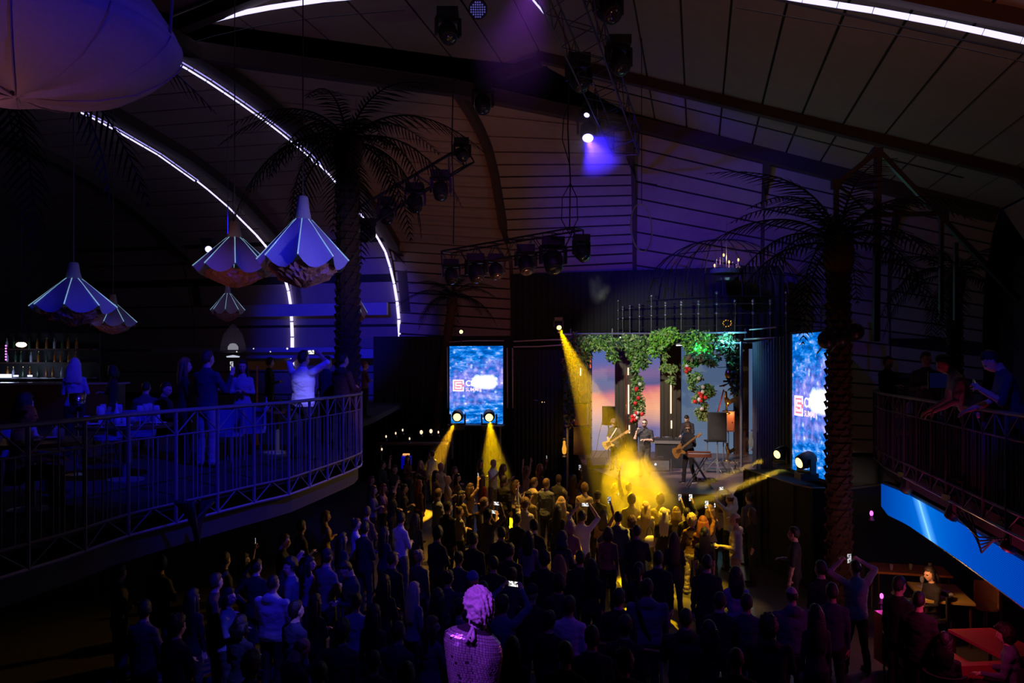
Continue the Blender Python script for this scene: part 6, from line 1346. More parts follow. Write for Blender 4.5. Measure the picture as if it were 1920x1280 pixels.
def guitar(M, H_, label, bc, sc=1.0):
    a = M @ H_[1][-1]; b = M @ H_[1][1]     # fretting hand, strumming hand
    ax = (a-b).normalized(); body = b-ax*.05; fwd = M.to_3x3() @ Vector((0, 1, 0)); fwd = (fwd-ax*fwd.dot(ax)).normalized(); up = ax.cross(fwd)
    t = thing('bass_guitar' if sc > 1 else 'electric_guitar', label, 'guitar', body)
    out = [(-.20, .0), (-.19, .09), (-.13, .15), (-.04, .14), (.02, .10), (.08, .11), (.17, .17), (.21, .14), (.16, .07), (.13, .03), (.14, -.04), (.19, -.10), (.17, -.14), (.09, -.13), (.02, -.10), (-.05, -.13), (-.14, -.15), (-.19, -.10)]
    mb = MB(); f0 = fwd*.03
    mb.loft([[body+ax*x*sc+up*y*sc+fwd*z for x, y in out] for z in (.0, .045)]); part('guitar_body', mb, bc, t)
    g = MB(); e = b+ax*.95*sc*.78
    g.quadbox((body+ax*.15*sc+e)/2+fwd*.05, (e-body-ax*.15*sc)/2, up*.028, fwd*.012); part('neck', g, mat('maple_neck', (.55, .32, .12), .35), t)
    h = MB(); h.loft([[e+ax*x+up*y+fwd*z for x, y in ((0, .03), (.05, .06), (.20, .05), (.22, .01), (.18, -.03), (0, -.03))] for z in (.03, .055)]); part('headstock', h, mat('maple_neck', (.55, .32, .12)), t)
    p_ = MB(); p_.loft([[body+ax*x+up*y+fwd*z for x, y in ((-.05, .07), (.12, .09), (.14, -.03), (-.04, -.07))] for z in (.046, .05)]); part('pickguard', p_, mat('tortoise', (.25, .12, .04), .2), t)
    s_ = MB()
    for k in range(4): s_.tube([body-ax*.12+up*(k-1.5)*.012+fwd*.06, e+ax*.03+up*(k-1.5)*.010+fwd*.066], .0015, 4)
    o = part('strings', s_, m_alu, t); o['kind'] = 'stuff'
    return t, body, ax
m_honey = mat('honey_wood', (.62, .30, .07), .25, spec=.6)
gt, gb, ga = guitar(MBs, HB, 'honey coloured bass guitar of the bass player', m_honey, 1.15)
guitar(MG, HG, 'pale yellow electric guitar of the curly-haired player', mat('pale_guitar', (.75, .5, .15), .25), 1.0)
for (M_, H_, o_, lb) in ((MG, HG, oG, 'white guitar strap over the shoulder of the curly-haired player'),):
    t = thing('guitar_strap', lb, 'strap', M_ @ Vector((0, .1, 1.4))); T_ = M_ @ H_[2]
    b = MB(); b.tube([T_ @ Vector(v) for v in ((.13, .14, 1.05), (.05, .15, 1.2), (-.06, .14, 1.36), (-.10, .05, 1.46), (-.10, -.08, 1.44))], .022, 6); part('strap', b, m_white, t)
# ------------------------------------------------------------------ haze in the beams and the smoke before the stage
def volmat(name, dens, noise_s=None, thr=.4, aniso=.3, soft=None):
    m = bpy.data.materials.new(name); m.use_nodes = True; nt = m.node_tree
    for n in list(nt.nodes): nt.nodes.remove(n)
    out = nt.nodes.new('ShaderNodeOutputMaterial'); vs = nt.nodes.new('ShaderNodeVolumeScatter'); vs.inputs['Anisotropy'].default_value = aniso; vs.inputs['Density'].default_value = dens
    nt.links.new(vs.outputs[0], out.inputs['Volume'])
    if noise_s:
        tc = nt.nodes.new('ShaderNodeTexCoord'); n = nt.nodes.new('ShaderNodeTexNoise'); n.inputs['Scale'].default_value = noise_s; n.inputs['Detail'].default_value = 3; nt.links.new(tc.outputs['Object'], n.inputs['Vector'])
        f = mth(nt, 'MAXIMUM', mth(nt, 'SUBTRACT', n.outputs['Fac'], thr), 0)
        if soft:
            ln = nt.nodes.new('ShaderNodeVectorMath'); ln.operation = 'LENGTH'; nt.links.new(tc.outputs['Object'], ln.inputs[0])
            f = mth(nt, 'MULTIPLY', f, mth(nt, 'MAXIMUM', mth(nt, 'SUBTRACT', 1, mth(nt, 'POWER', ln.outputs['Value'], 2)), 0))
        nt.links.new(mth(nt, 'MULTIPLY', f, dens*6), vs.inputs['Density'])
    return m
def haze_cone(src, tgt, half, label, dens, r0=.07, l0=.22, g=.3):
    src = Vector(src); d = (Vector(tgt)-src); L = d.length; d.normalize(); mb = MB()
    mb.lathe(src+d*l0, [(r0, 0), (r0+(L-l0)*math.tan(math.radians(half)), L-l0)], 20, d)
    o = part('light_beam', mb, volmat('haze', dens, aniso=g), None, True); tag(o, label, 'haze'); return o
haze_cone(SRC1, atz(1215, 1010, .9), 5.2, 'yellow light beam from the canopy corner down to the crowd', .013)
haze_cone(SRC2, at(800, 910, 26.5), 6.8, 'orange-yellow light beam falling from the lower left corner of the left screen', .05)
haze_cone(SRC3, at(928, 905, 25.6), 7.2, 'yellow light beam falling on the brightly lit man', .04)
haze_cone(SRC4, at(1300, 945, 16.5), 2.0, 'long thin yellow beam crossing left from before the right screen', .14, .06, g=.1)
haze_cone(SRC5, at(1310, 912, 18.0), 2.2, 'upper fainter yellow beam from left of the right screen', .10, .06, g=.1)
def smoke(c, r, label, dens, s, thr):
    mb = MB(); mb.ball((0, 0, 0), 1.0, 20, 14); o = part('smoke_cloud', mb, volmat('smoke', dens, s, thr, .1, True), None, True); o.location = c; o.scale = r; tag(o, label, 'smoke'); return o
smoke(at(1202, 925, 19.8), (1.0, 2.3, 1.35), 'thick yellow smoke rising from the crowd before the singer', .75, 2.0, .38)
smoke(at(1112, 262, 26.0), (1.3, .9, 1.3), 'blue glowing haze around the lamp at the end of the roof truss', .30, 1.5, .2)
smoke(at(1118, 525, 22.0), (.45, .4, .7), 'faint grey puff of smoke below the right lamp of the lower truss', .10, 2.2, .35)
spot('light_puff', at(1090, 476, 21.3)+V(0, -.2, -.1), at(1150, 600, 22.5), 260, (.75, .8, 1.0), 30, .7, .05)
smoke(at(975, 60, 16.0), (1.2, 1.2, 1.6), 'violet haze drifting beside the roof truss at the top', .08, 1.2, .3)
spot('light_top_violet', at(1010, -60, 15.0), at(950, 150, 17.0), 330, (.35, .05, .8), 60, .7, .05)

# ------------------------------------------------------------------ stage equipment
def speaker(px, py, wpx, hpx, Y, label, yaw=0.0, col=None, stand=True):
    c = at(px, py, Y); wd = wpx/F*Y; h = hpx/F*Y; t = thing('pa_speaker', label, 'speaker', (c.x, c.y, STZ)); m = col or m_plastic
    M = Matrix.Translation(c) @ Matrix.Rotation(yaw, 4, 'Z')
    bb = MB(); bb.loft([[Vector((x*wd/2, y, z)) for x, y in ((-1, -.16), (1, -.16), (.75, .2), (-.75, .2))] for z in (-h/2, h/2)])
    mesh_part('cabinet', bb.mesh('cabinet', m), M, t)
    g = MB(); g.box((0, -.17, 0), (wd*.9, .02, h*.94)); mesh_part('grille', g.mesh('grille', m_black), M, t)
    for z, r in ((-h*.2, wd*.34), (h*.27, wd*.2)): mesh_part('driver_cone', MB().lathe((0, -.182, z), [(r, 0), (r*.85, -.008), (r*.4, .0), (r*.3, -.01)], 16, (0, -1, 0)).mesh('driver_cone', m_plastic), M, t)
    if stand:
        bar('stand_pole', (c.x, c.y, STZ+.05), c-V(0, 0, h/2), .022, m_iron, t)
        for k in range(3): a = 2*PI*k/3+.4; bar('stand_leg', (c.x, c.y, STZ+.55), (c.x+.5*math.cos(a), c.y+.5*math.sin(a), STZ+.02), .014, m_iron, t)
    return t
speaker(1141, 779, 20, 35, 29.0, 'grey-brown loudspeaker on a stand behind the guitar player', .5, mat('speaker_grey', (.13, .11, .09), .6))
speaker(1345, 799, 35, 52, 25.5, 'large black loudspeaker on a stand right of the bass player', -.3)
q = at(1141, 800, 29.0); t = thing('speaker_cable', 'thin cable hanging from the loudspeaker behind the guitar player', 'cable', q); part('cable', MB().tube([q+V(-.2, 0, .3), q+V(-.35, 0, -.3), q+V(-.45, 0, -.9), q+V(-.6, -.1, -1.15)], .01, 5), m_cable, t)
# equipment table
c = at(1252, 822, 27.4); zt = 2.15; t = thing('equipment_table', 'long table with aluminium front edge carrying DJ gear', 'table', (c.x, c.y, STZ)); a = wl(1227, 5.1); 
c = V(c.x, c.y, 0); yw = -.20
def tb(nm, off_, d, m): part(nm, MB().box(c+Matrix.Rotation(yw, 3, 'Z') @ Vector(off_), d, yw), m, t)
tb('table_top', (0, 0, zt), (1.7, .62, .035), m_plastic); tb('front_edge', (0, -.33, zt-.05), (1.7, .03, .10), m_alu)
for x in (-.78, .78):
    for y in (-.25, .25): tb('leg', (x, y, (zt+STZ)/2), (.04, .04, zt-STZ), m_iron)
tb('front_cloth', (.05, -.28, 1.72), (.95, .02, .82), m_cloth_black)
for k, (x, w_, lab, hh) in enumerate(((-.5, .45, 'left deck on the equipment table', .06), (-.02, .34, 'mixer in the middle of the equipment table', .08), (.45, .42, 'right deck on the equipment table', .06))):
    q = c+Matrix.Rotation(yw, 3, 'Z') @ Vector((x, 0, zt+.02+hh/2)); g = thing('dj_deck', lab, 'music equipment', q)
    part('deck_body', MB().box(q, (w_, .42, hh), yw), m_plastic, g); part('platter', MB().lathe(q+V(0, 0, hh/2), [(w_*.3, 0), (w_*.3, .015), (.02, .02)], 18), m_chrome_dim if k != 1 else m_iron, g)
    for j in range(5): part('knob', MB().lathe(q+Matrix.Rotation(yw, 3, 'Z') @ Vector((-w_*.4+w_*.2*j, -.17, hh/2)), [(.016, 0), (.014, .02)], 8), m_alu, g)
q = c+V(-.95, -.1, zt+.15); g = thing('wine_glass', 'clear glass standing at the left end of the equipment table', 'glass', c+V(-.78, .12, zt+.02)); part('glass_bowl', MB().lathe(c+V(-.78, .12, zt+.02), [(.035, 0), (.035, .005), (.006, .01), (.006, .09), (.035, .13), (.04, .19), (.035, .22), (.03, .22)], 12), m_glass, g, True)
q = at(1300, 812, 27.0); g = thing('laptop_stand', 'small side stand behind the bass player with a black unit', 'stand', (q.x+.9, q.y+.6, STZ)); b0 = V(q.x+.9, q.y+.6, 0)
part('top', MB().box(b0+V(0, 0, 2.1), (.7, .4, .05)), m_plastic, g)
for k in (-1, 1): bar('leg', b0+V(.28*k, 0, STZ), b0+V(.28*k, 0, 2.1), .02, m_iron, g)
# road case / amp
q = at(1238, 857, 26.6); g = thing('amplifier', 'black amplifier box with a white light between singer and table', 'amplifier', (q.x, q.y, STZ)); part('case_body', MB().box((q.x, q.y, STZ+.21), (.62, .42, .42), -.1), m_plastic, g); part('grille', MB().box((q.x-.02, q.y-.215, STZ+.2), (.54, .02, .32), -.1), mat('grille_grey', (.12, .12, .13), .5), g)
for k in (-1, 1): bar('corner_trim', (q.x+.31*k, q.y-.21-.031*k, STZ), (q.x+.31*k, q.y-.21-.031*k, STZ+.42), .014, m_alu, g)
part('indicator', MB().ball((q.x-.2, q.y-.24, STZ+.24), .03), emit('white_led', (1, 1, 1), 5), g); part('handle', MB().tube([(q.x-.1, q.y, STZ+.42), (q.x-.09, q.y, STZ+.47), (q.x+.09, q.y, STZ+.47), (q.x+.1, q.y, STZ+.42)], .012, 5), m_alu, g)
# keyboard on X stand
q = at(1311, 862, 22.9); kz = 4.8-(853-HY)/F*22.9; g = thing('keyboard', 'reddish wooden keyboard on a folding stand before the bass player', 'keyboard', (q.x, q.y, kz)); kc = V(q.x, q.y, kz); yk = -.12
part('keyboard_case', MB().box(kc, (.66, .30, .10), yk), m_redwood, g); part('back_panel', MB().box(kc+V(.02, .12, .07), (.66, .06, .06), yk), m_redwood, g); kb = part('keybed', MB().box(kc+V(-.01, -.04, .053), (.60, .17, .012), yk), m_white, g)
for j in range(24): part('black_key', MB().box(kc+Matrix.Rotation(yk, 3, 'Z') @ Vector((-.28+j*.0245, -.02, .064)), (.012, .10, .014), yk), m_black, kb)
g = thing('keyboard_stand', 'crossed metal legs of the folding stand under the reddish keyboard', 'stand', (q.x, q.y, STZ))
for y in (-.1, .14):
    bar('stand_leg', (q.x-.34, q.y+y, STZ+.02), (q.x+.2, q.y+y, kz-.05), .017, m_alu, g); bar('stand_leg', (q.x+.34, q.y+y, STZ+.02), (q.x-.2, q.y+y, kz-.05), .017, m_alu, g)
for x in (-.34, .34): bar('foot', (q.x+x, q.y-.2, STZ+.02), (q.x+x, q.y+.25, STZ+.02), .017, m_alu, g)
# floor monitors, cases and stands at the stage edge
for px, py, Y, lab, yw_ in ((1121, 879, 27.4, 'low wedge monitor at the left front of the stage', .3), (1325, 905, 24.2, 'pedal board with cables at the right front of the stage', 0)):
    q = at(px, py, Y); g = thing('stage_monitor' if 'wedge' in lab else 'pedal_board', lab, 'music equipment', (q.x, q.y, STZ)); M = Matrix.Translation((q.x, q.y, STZ)) @ Matrix.Rotation(yw_, 4, 'Z')
    if 'wedge' in lab:
        mesh_part('cabinet', MB().loft([[Vector((x, y, z)) for y, z in ((-.2, 0), (-.24, .1), (.05, .34), (.2, .3), (.2, 0))] for x in (-.32, .32)]).mesh('cabinet', m_plastic), M, g)
        mesh_part('grille', MB().quadbox((0, -.115, .225), V(.29, 0, 0), V(0, .13, .115), V(0, -.006, .007)).mesh('grille', m_iron), M, g)
    else:
        mesh_part('board', MB().box((0, 0, .03), (.6, .3, .05)).mesh('board', m_alu), M, g)
        for k in range(4): mesh_part('pedal', MB().box((-.22+.145*k, 0, .08), (.1, .16, .05)).mesh('pedal', (m_redwood, m_white, m_plastic, m_alu)[k]), M, g)
q = at(1352, 868, 26.3); g = thing('metal_crate', 'silvery low equipment rack with cables right of the keyboard', 'music equipment', (q.x, q.y, STZ))
for z in (.08, .3): part('shelf', MB().box((q.x, q.y, STZ+z), (1.1, .5, .04), -.2), m_alu, g)
for k in (-1, 1):
    for y in (-.22, .22): bar('leg', (q.x+.5*k, q.y+y-.1*k, STZ), (q.x+.5*k, q.y+y-.1*k, STZ+.34), .02, m_alu, g)
for k in range(4): part('cable', MB().tube([(q.x-.4+.2*k, q.y-.2, STZ+.32), (q.x-.3+.2*k, q.y-.32, STZ+.45), (q.x-.2+.22*k, q.y-.4, STZ+.2), (q.x-.1+.2*k, q.y-.5, STZ+.03)], .014, 5), m_cable if k % 2 else m_alu, g)
for px, Y, hgt, lab in ((1199, 25.4, 1.25, 'microphone stand beside the singer'), (1366, 25.9, 1.3, 'microphone stand right of the black loudspeaker')):
    q = at(px, 870, Y); g = thing('microphone_stand', lab, 'stand', (q.x, q.y, STZ)); part('base', MB().lathe((q.x, q.y, STZ), [(.13, 0), (.13, .02), (.02, .03)], 14), m_iron, g); bar('pole', (q.x, q.y, STZ), (q.x, q.y, STZ+hgt), .011, m_alu, g); part('clip', MB().tube([(q.x, q.y, STZ+hgt), (q.x-.05, q.y-.12, STZ+hgt+.08)], [.012, .018], 7), m_plastic, g)
# shelves with gold ornaments
def cabinet(px, py, wpx, hpx, Y, lab, m, cat='cabinet'):
    c = at(px, py, Y); wd = wpx/F*Y; h = hpx/F*Y; g = thing('wooden_cabinet', lab, cat, (c.x, c.y, c.z-h/2)); part('cabinet_body', MB().box(c, (wd, .5, h), YAW), m, g)
    part('cabinet_top', MB().box(c+V(0, 0, h/2+.02), (wd*1.08, .56, .04), YAW), m_wood, g); dr = part('door', MB().box(c-DS*.26, (wd*.86, .02, h*.88), YAW), m, g); part('knob', MB().ball(c-DS*.29+DT*wd*.3, .02), m_gold, dr); return g
cabinet(1084, 776, 36, 40, 29.7, 'reddish-brown cabinet standing on a box at the left side of the stage', m_redwood)
cabinet(1092, 826, 30, 50, 29.9, 'dark brown cupboard under the reddish cabinet', m_wood)
cabinet(1366, 790, 20, 36, 28.6, 'glowing orange-brown cupboard at the right side of the stage', m_redwood); point('light_cupboard', at(1372, 775, 28.0), 18, (1, .45, .12), .06)
def gold_bird(px, py, Y, s, lab):
    q = at(px, py, Y); g = thing('gold_figure', lab, 'figure', q); 
    part('base', MB().lathe(q-V(0, 0, .30*s), [(.10*s, 0), (.10*s, .03*s), (.03*s, .06*s), (.02*s, .2*s)], 10), m_gold, g, True)
    b = MB(); b.tube([q+V(.02*s, 0, -.12*s), q+V(.03*s, 0, 0), q+V(-.02*s, 0, .10*s), q+V(-.01*s, 0, .22*s), q+V(-.09*s, 0, .25*s)], [.03*s, .075*s, .045*s, .028*s, .01*s], 9); part('body', b, m_gold, g, True)
    w_ = MB(); w_.loft([[q+V(x*s, y*s, z*s) for x, z in ((.0, .0), (.16, .10), (.22, .02), (.06, -.08))] for y in (-.07, -.05)]); part('wing', w_, m_gold, g)
gold_bird(1085, 736, 29.6, 1.3, 'gold crane figure on the reddish cabinet, left of the stage'); gold_bird(1362, 752, 28.4, 1.5, 'gold bird figure above the orange cupboard, right of the stage'); gold_bird(1364, 845, 27.6, 1.2, 'gold figure low beside the right loudspeaker')
q = at(1367, 702, 28.3); g = thing('gold_vase', 'round gold vase on a dark bracket at the right pillar', 'vase', q); part('vase_body', MB().lathe(q, [(.05, -.2), (.13, -.12), (.16, 0), (.12, .12), (.05, .17), (.07, .22), (.05, .22)], 14), m_gold, g, True); part('bracket', MB().box(q-V(-.1, 0, .24), (.6, .4, .06), YAW), m_black, g)
for s_ in range(4): bar('bracket_rod', q+V(.05+.04*s_, 0, -.26), q+V(-.2-.05*s_, 0, -.42), .02, m_black, g)
pipe('slanted_pole', 'thin dark red pole leaning above the right loudspeaker', [at(1357, 730, 28.2), at(1345, 776, 28.2)], .025, mat('dark_red', (.3, .02, .03), .4), 'pole')
for k, (px, py, Y, lab) in enumerate(((1058, 836, 29.5, 'glowing amber vase lamp at the foot of the left stage side'), (1408, 822, 26.8, 'small white glowing stand-in for pale panels right of the stage'))):  # the second is a glowing stand-in for small white panels
    q = at(px, py, Y); g = thing('lantern', lab, 'lamp', q); part('glow', MB().lathe(q, [(.03, -.3), (.07, -.26), (.085, -.1), (.045, .08), (.05, .16), (.03, .2)], 12), emit('amber_glow', (1, .42, .04), .9) if k == 0 else emit('soft_white', (.9, .8, .75), .12), g, True); part('cap', MB().lathe(q+V(0, 0, .25), [(.07, 0), (.02, .06)], 10), m_iron, g); part('foot', MB().lathe(q-V(0, 0, .4), [(.09, 0), (.05, .06)], 10), m_iron, g)
point('light_lantern', at(1060, 826, 29.0), 12, (1, .5, .1), .06)
q = at(1364, 606, 28.6); g = thing('flower_ornament', 'gold-lit ornament at the right end of the canopy top', 'ornament', q)
for k in range(10): a = 2*PI*k/10; part('petal', MB().ball(q+V(.14*math.cos(a), R.uniform(-.1, .1), .12*math.sin(a)), (.05, .04, .05), 6, 5), m_gold, g, True)
point('light_ornament', q+V(0, -.5, .1), 10, (1, .7, .2), .05)
q = at(1017, 752, 30.9); g = thing('wall_lamp', 'tiny orange-lit lamp on the black curtain left of the stage', 'lamp', q); part('lamp_body', MB().lathe(q, [(.05, -.15), (.1, -.1), (.1, .1), (.04, .15)], 10), m_plastic, g, True); part('glow', MB().ball(q+V(.03, -.11, -.03), (.06, .03, .03)), emit('orange_glow', (1, .45, .15), 3), g); bar('arm', q, q+V(-.35, 0, .05), .012, m_alu, g)
# right platform below the lamps
q = at(1500, 880, 17.6); g = thing('lamp_platform', 'dark platform box carrying the lamps before the right screen', 'platform', (q.x, q.y, 0)); P0 = [(q.x-.55, q.y+2.3), (q.x-.22, q.y-.3), (q.x-.02, q.y-.8), (q.x+.45, q.y-.8), (q.x+.45, q.y+2.3)]
P0 = P0[::1]
part('platform_body', MB().poly(P0, (0, 2.14)), m_cloth_black, g)
Q_ = [V(x, y, 2.16) for x, y in P0[:4]]; part('edge_strip', MB().tube(Q_, .018, 5), mat('edge_metal', (.4, .3, .25), .35, .6), g)
for k in range(9):
    a = Q_[0].lerp(Q_[1], k/8) if k < 5 else Q_[1].lerp(Q_[3], (k-5)/3); bar('drape_fold', (a.x-.01, a.y, .02), (a.x-.01, a.y, 2.12), .03, m_cloth_black, g)
# ------------------------------------------------------------------ mirror-tiled bust
def bust():
    c = at(888, 1190, 6.0); base = V(c.x+.0, 6.0, 2.43); g = thing('mirror_bust', 'mirror-tiled statue bust with wavy carved hair seen from behind, lit violet', 'statue', base)
    m_tile = mat('mirror_tile', (.8, .7, .9), .28, .6); m_grout = mat('bust_grout', (.02, .01, .03), .9); m_st = mat('bust_plaster', (.70, .60, .72), .5, bump=.2, bscale=40)
    bw = 1.0
    # torso rings: z above base, half width, half depth, x shift, y shift
    prof = [(-.40, .155, .11, .0, 0), (-.25, .16, .115, .0, 0), (-.1, .175, .12, .0, 0), (.0, .19, .125, 0, 0), (.10, .205, .13, .0, 0), (.18, .215, .128, 0, 0), (.25, .218, .12, -.004, 0), (.30, .208, .105, -.006, .0), (.335, .17, .085, -.004, .0), (.36, .115, .07, .01, .01), (.385, .075, .065, .025, .015)]
    def ringat(z, k=1.0):
        for a, b_ in zip(prof, prof[1:]):
            if a[0] <= z <= b_[0]: u = (z-a[0])/(b_[0]-a[0]); return [a[i]+(b_[i]-a[i])*u for i in range(5)]
        return prof[-1]
    def pt(z, a, off_=0):
        z_, rx, ry, sx, sy = ringat(z); ca, sa = math.cos(a), math.sin(a)
        x = (rx+off_)*(abs(ca)**.80)*(1 if ca >= 0 else -1); y = (ry+off_)*(abs(sa)**.85)*(1 if sa >= 0 else -1)
        groove = -.012*math.exp(-(ca/.12)**2) if sa < 0 and z < .3 else 0
        blade = .014*math.exp(-((abs(ca)-.45)/.2)**2)*math.exp(-((z-.17)/.1)**2) if sa < 0 else 0
        tilt = .045*x/.2*(1 if z > -.5 else 0)
        return base+Vector((x+sx, y+sy-groove*-1*0+(-blade-groove*-0)+(0.012*math.exp(-(ca/.12)**2) if sa < 0 and z < .3 else 0), z-tilt*min(1, max(0, (z+.4)/.7))))
    N = 60; mb = MB(); mb.loft([[pt(z, 2*PI*j/N) for j in range(N)] for z, *_ in prof]); part('torso', mb, m_grout, g, True)
    tl = MB(); z = -.38; 
    while z < .345:
        h = .0175; _, rx, ry, *_r = ringat(z); n = max(20, int(2*PI*math.sqrt((rx*rx+ry*ry)/2)/.0185)); o_ = R.uniform(0, 1)
        for j in range(n):
            a0 = 2*PI*(j+.07+o_)/n; a1 = 2*PI*(j+.93+o_)/n
            if R.random() < .02: continue
            q = [pt(z, a0, .003), pt(z, a1, .003), pt(z+h*.88, a1, .003), pt(z+h*.88, a0, .003)]; cc = sum(q, Vector())/4
            nn = (q[1]-q[0]).cross(q[3]-q[0])
            if nn.length < 1e-9: continue
            nn.normalize(); jx = Vector((R.uniform(-1, 1), R.uniform(-1, 1), R.uniform(-1, 1)))*.0012
            tl.face(*[v+nn*(v-cc).dot(jx)*60 for v in q]) if False else tl.face(*[v+nn*R.uniform(-.0012, .0018) for v in q])
        z += h
    o = part('mirror_tiles', tl, m_tile, g); o['kind'] = 'stuff'
    # neck and head turned to the left
    nk = MB(); nk.tube([base+V(.025, .015, .33), base+V(.03, .025, .38), base+V(.03, .04, .43)], [.08, .068, .07], 20); part('neck', nk, m_st, g, True)
    hc = base+V(.03, .045, .465); hd_ = MB(); Mh = Matrix.Translation(hc+V(0, 0, .03)) @ Matrix.Scale(1.26, 4) @ Matrix.Rotation(.5, 4, 'Z') @ Matrix.Rotation(-.12, 4, 'X')
    f = Fig(); f.mb = hd_; f.ball(Mh, (0, 0, .0), (.078, .098, .11), 0, 22, 15); f.ball(Mh, (0, .03, -.06), (.062, .07, .07), 0, 18, 11); f.ball(Mh, (0, .05, -.11), (.03, .03, .025), 0); f.cap(Mh @ Vector((0, .095, .01)), Mh @ Vector((0, .115, -.03)), .01, .016, 0)
    for k in (-1, 1): f.ball(Mh, (k*.077, -.0, -.02), (.012, .02, .032), 0)
    part('head', hd_, m_st, g, True)
    hair = sph_hair(lambda d: (1.16+.10*noise.noise(Vector((d.x*5+2*math.sin(d.z*6), d.y*5, d.z*9)))+.085*math.sin(26*math.atan2(d.x, d.z+1.2)+8*d.y+3*noise.noise(d*3))*(1-abs(d.z)*.3)) if hairline(d, -.30, .35) else .9, 90, 60)
    hair.v = [Mh @ Vector((v.x*1.03, v.y*1.0, v.z*1.02)) for v in hair.v]; part('carved_hair', hair, m_st, g, True)
    # ribbon knot at the nape
    kn = MB(); kn.ball(base+V(-.005, -.075, .385), (.018, .02, .028), 10, 8); kn.tube([base+V(-.0, -.08, .40), base+V(-.03, -.105, .35), base+V(-.05, -.125, .31)], [.014, .017, .010], 8); kn.tube([base+V(.0, -.08, .39), base+V(.005, -.115, .34), base+V(-.01, -.13, .31)], [.012, .015, .010], 8)
    kn.tube([base+V(-.04, -.11, .34), base+V(-.02, -.13, .325), base+V(.0, -.125, .34), base+V(-.02, -.11, .355), base+V(-.04, -.11, .34)], .007, 6); part('ribbon_knot', kn, m_st, g, True)
    # pedestal
    pd = MB(); pd.lathe(base-V(0, 0, 2.43), [(.28, 0), (.28, .12), (.2, .18), (.17, .3), (.17, 1.55), (.2, 1.65), (.26, 1.87), (.26, 1.99)], 28); part('pedestal', pd, mat('pedestal_black', (.04, .035, .05), .4), g, True); part('bust_foot', MB().lathe(base-V(0, 0, .44), [(.19, 0), (.13, .05)], 20), m_black, g, True)
bust()
# ------------------------------------------------------------------ handrail at the bottom
t = thing('handrail', 'thin handrail catching yellow light at the bottom centre', 'railing', atz(1040, 1190, 1.05)); P_ = [atz(900, 1180, 1.05), atz(1034, 1190, 1.05), atz(1085, 1198, 1.05), atz(1160, 1211, 1.05), atz(1240, 1222, 1.05), atz(1330, 1240, 1.05)]
part('top_rail', MB().tube(P_, .022, 7), mat('rail_brass', (.55, .42, .2), .3, .7), t, True); part('lower_rail', MB().tube([p-V(0, 0, .5) for p in P_], .014, 6), m_iron, t, True)
for p in P_[:5]: bar('post', (p.x, p.y, 0), p, .02, m_iron, t)
# ------------------------------------------------------------------ tables at the right corner
def square_table(c, w_, d, yw, lab, m, zt=.75):
    c = Vector(c); g = thing('table', lab, 'table', (c.x, c.y, 0)); part('table_top', MB().box((c.x, c.y, zt), (w_, d, .04), yw), m, g)
    for x in (-1, 1):
        for y in (-1, 1): q = Matrix.Rotation(yw, 3, 'Z') @ Vector((x*(w_/2-.06), y*(d/2-.06), 0)); bar('leg', (c.x+q.x, c.y+q.y, 0), (c.x+q.x, c.y+q.y, zt), .025, m_wood, g)
    return g
m_orange = mat('table_orange_lit', (.55, .20, .07), .4, bump=.1, bscale=20, var=.2); m_ytab = mat('table_yellow_lit', (.6, .48, .12), .45, var=.2); m_sofa = mat('red_leather', (.6, .04, .10), .5, bump=.15, bscale=12)  # orange and yellow light on the tables is put into their base colours
tq1 = atz(1705, 1068, .75); square_table(tq1, 1.35, .75, -.25, 'orange-lit table farthest back under the blue LED band', m_orange)
tq2 = atz(1762, 1112, .75); square_table(tq2, .8, 1.2, -.25, 'yellow-lit table in front of the wicker chair', m_ytab)
tq3 = atz(1868, 1205, .75); square_table(tq3, .7, 1.15, .1, 'red-lit table at the right edge of the picture', m_sofa)
def glass(q, lab, s=1.0, grp=None, kind='tumbler', em=None):
    g = thing('drinking_glass', lab, 'glass', q, 0, grp); q = Vector(q); m = em or m_glass
    if kind == 'tumbler': part('glass_bowl', MB().lathe(q, [(.028*s, 0), (.034*s, .11*s), (.031*s, .11*s), (.025*s, .008)], 10), m, g, True)
    else:
        part('glass_bowl', MB().lathe(q, [(.008*s, .10*s), (.036*s, .14*s), (.038*s, .18*s), (.030*s, .22*s), (.028*s, .22*s), (.034*s, .18*s)], 10), m, g, True); part('glass_stem', MB().lathe(q, [(.034*s, 0), (.033*s, .004), (.005*s, .01), (.005*s, .11*s)], 10), m, g, True)
    return g
def plate(q, lab, grp=None, m=None):
    g = thing('plate', lab, 'plate', q, 0, grp); part('plate_dish', MB().lathe(q, [(.06, 0), (.07, .003), (.12, .018), (.118, .022), (.07, .008), (.01, .006)], 18), m or m_white, g, True)
for k in range(5): glass(tq2+V(R.uniform(-.3, .3), -.45+.22*k, .022), 'glass on the yellow-lit table', 1, 'glasses on the yellow-lit table', 'wine' if k % 2 else 'tumbler')
for k in range(3): plate(tq2+V(-.12+.16*(k % 2), -.32+.3*k, .022), 'plate on the yellow-lit table', 'plates on the yellow-lit table')
for k in range(3): glass(tq1+V(-.4+.4*k, .05*k-.1, .022), 'glass on the orange-lit table', 1, 'glasses on the orange-lit table')
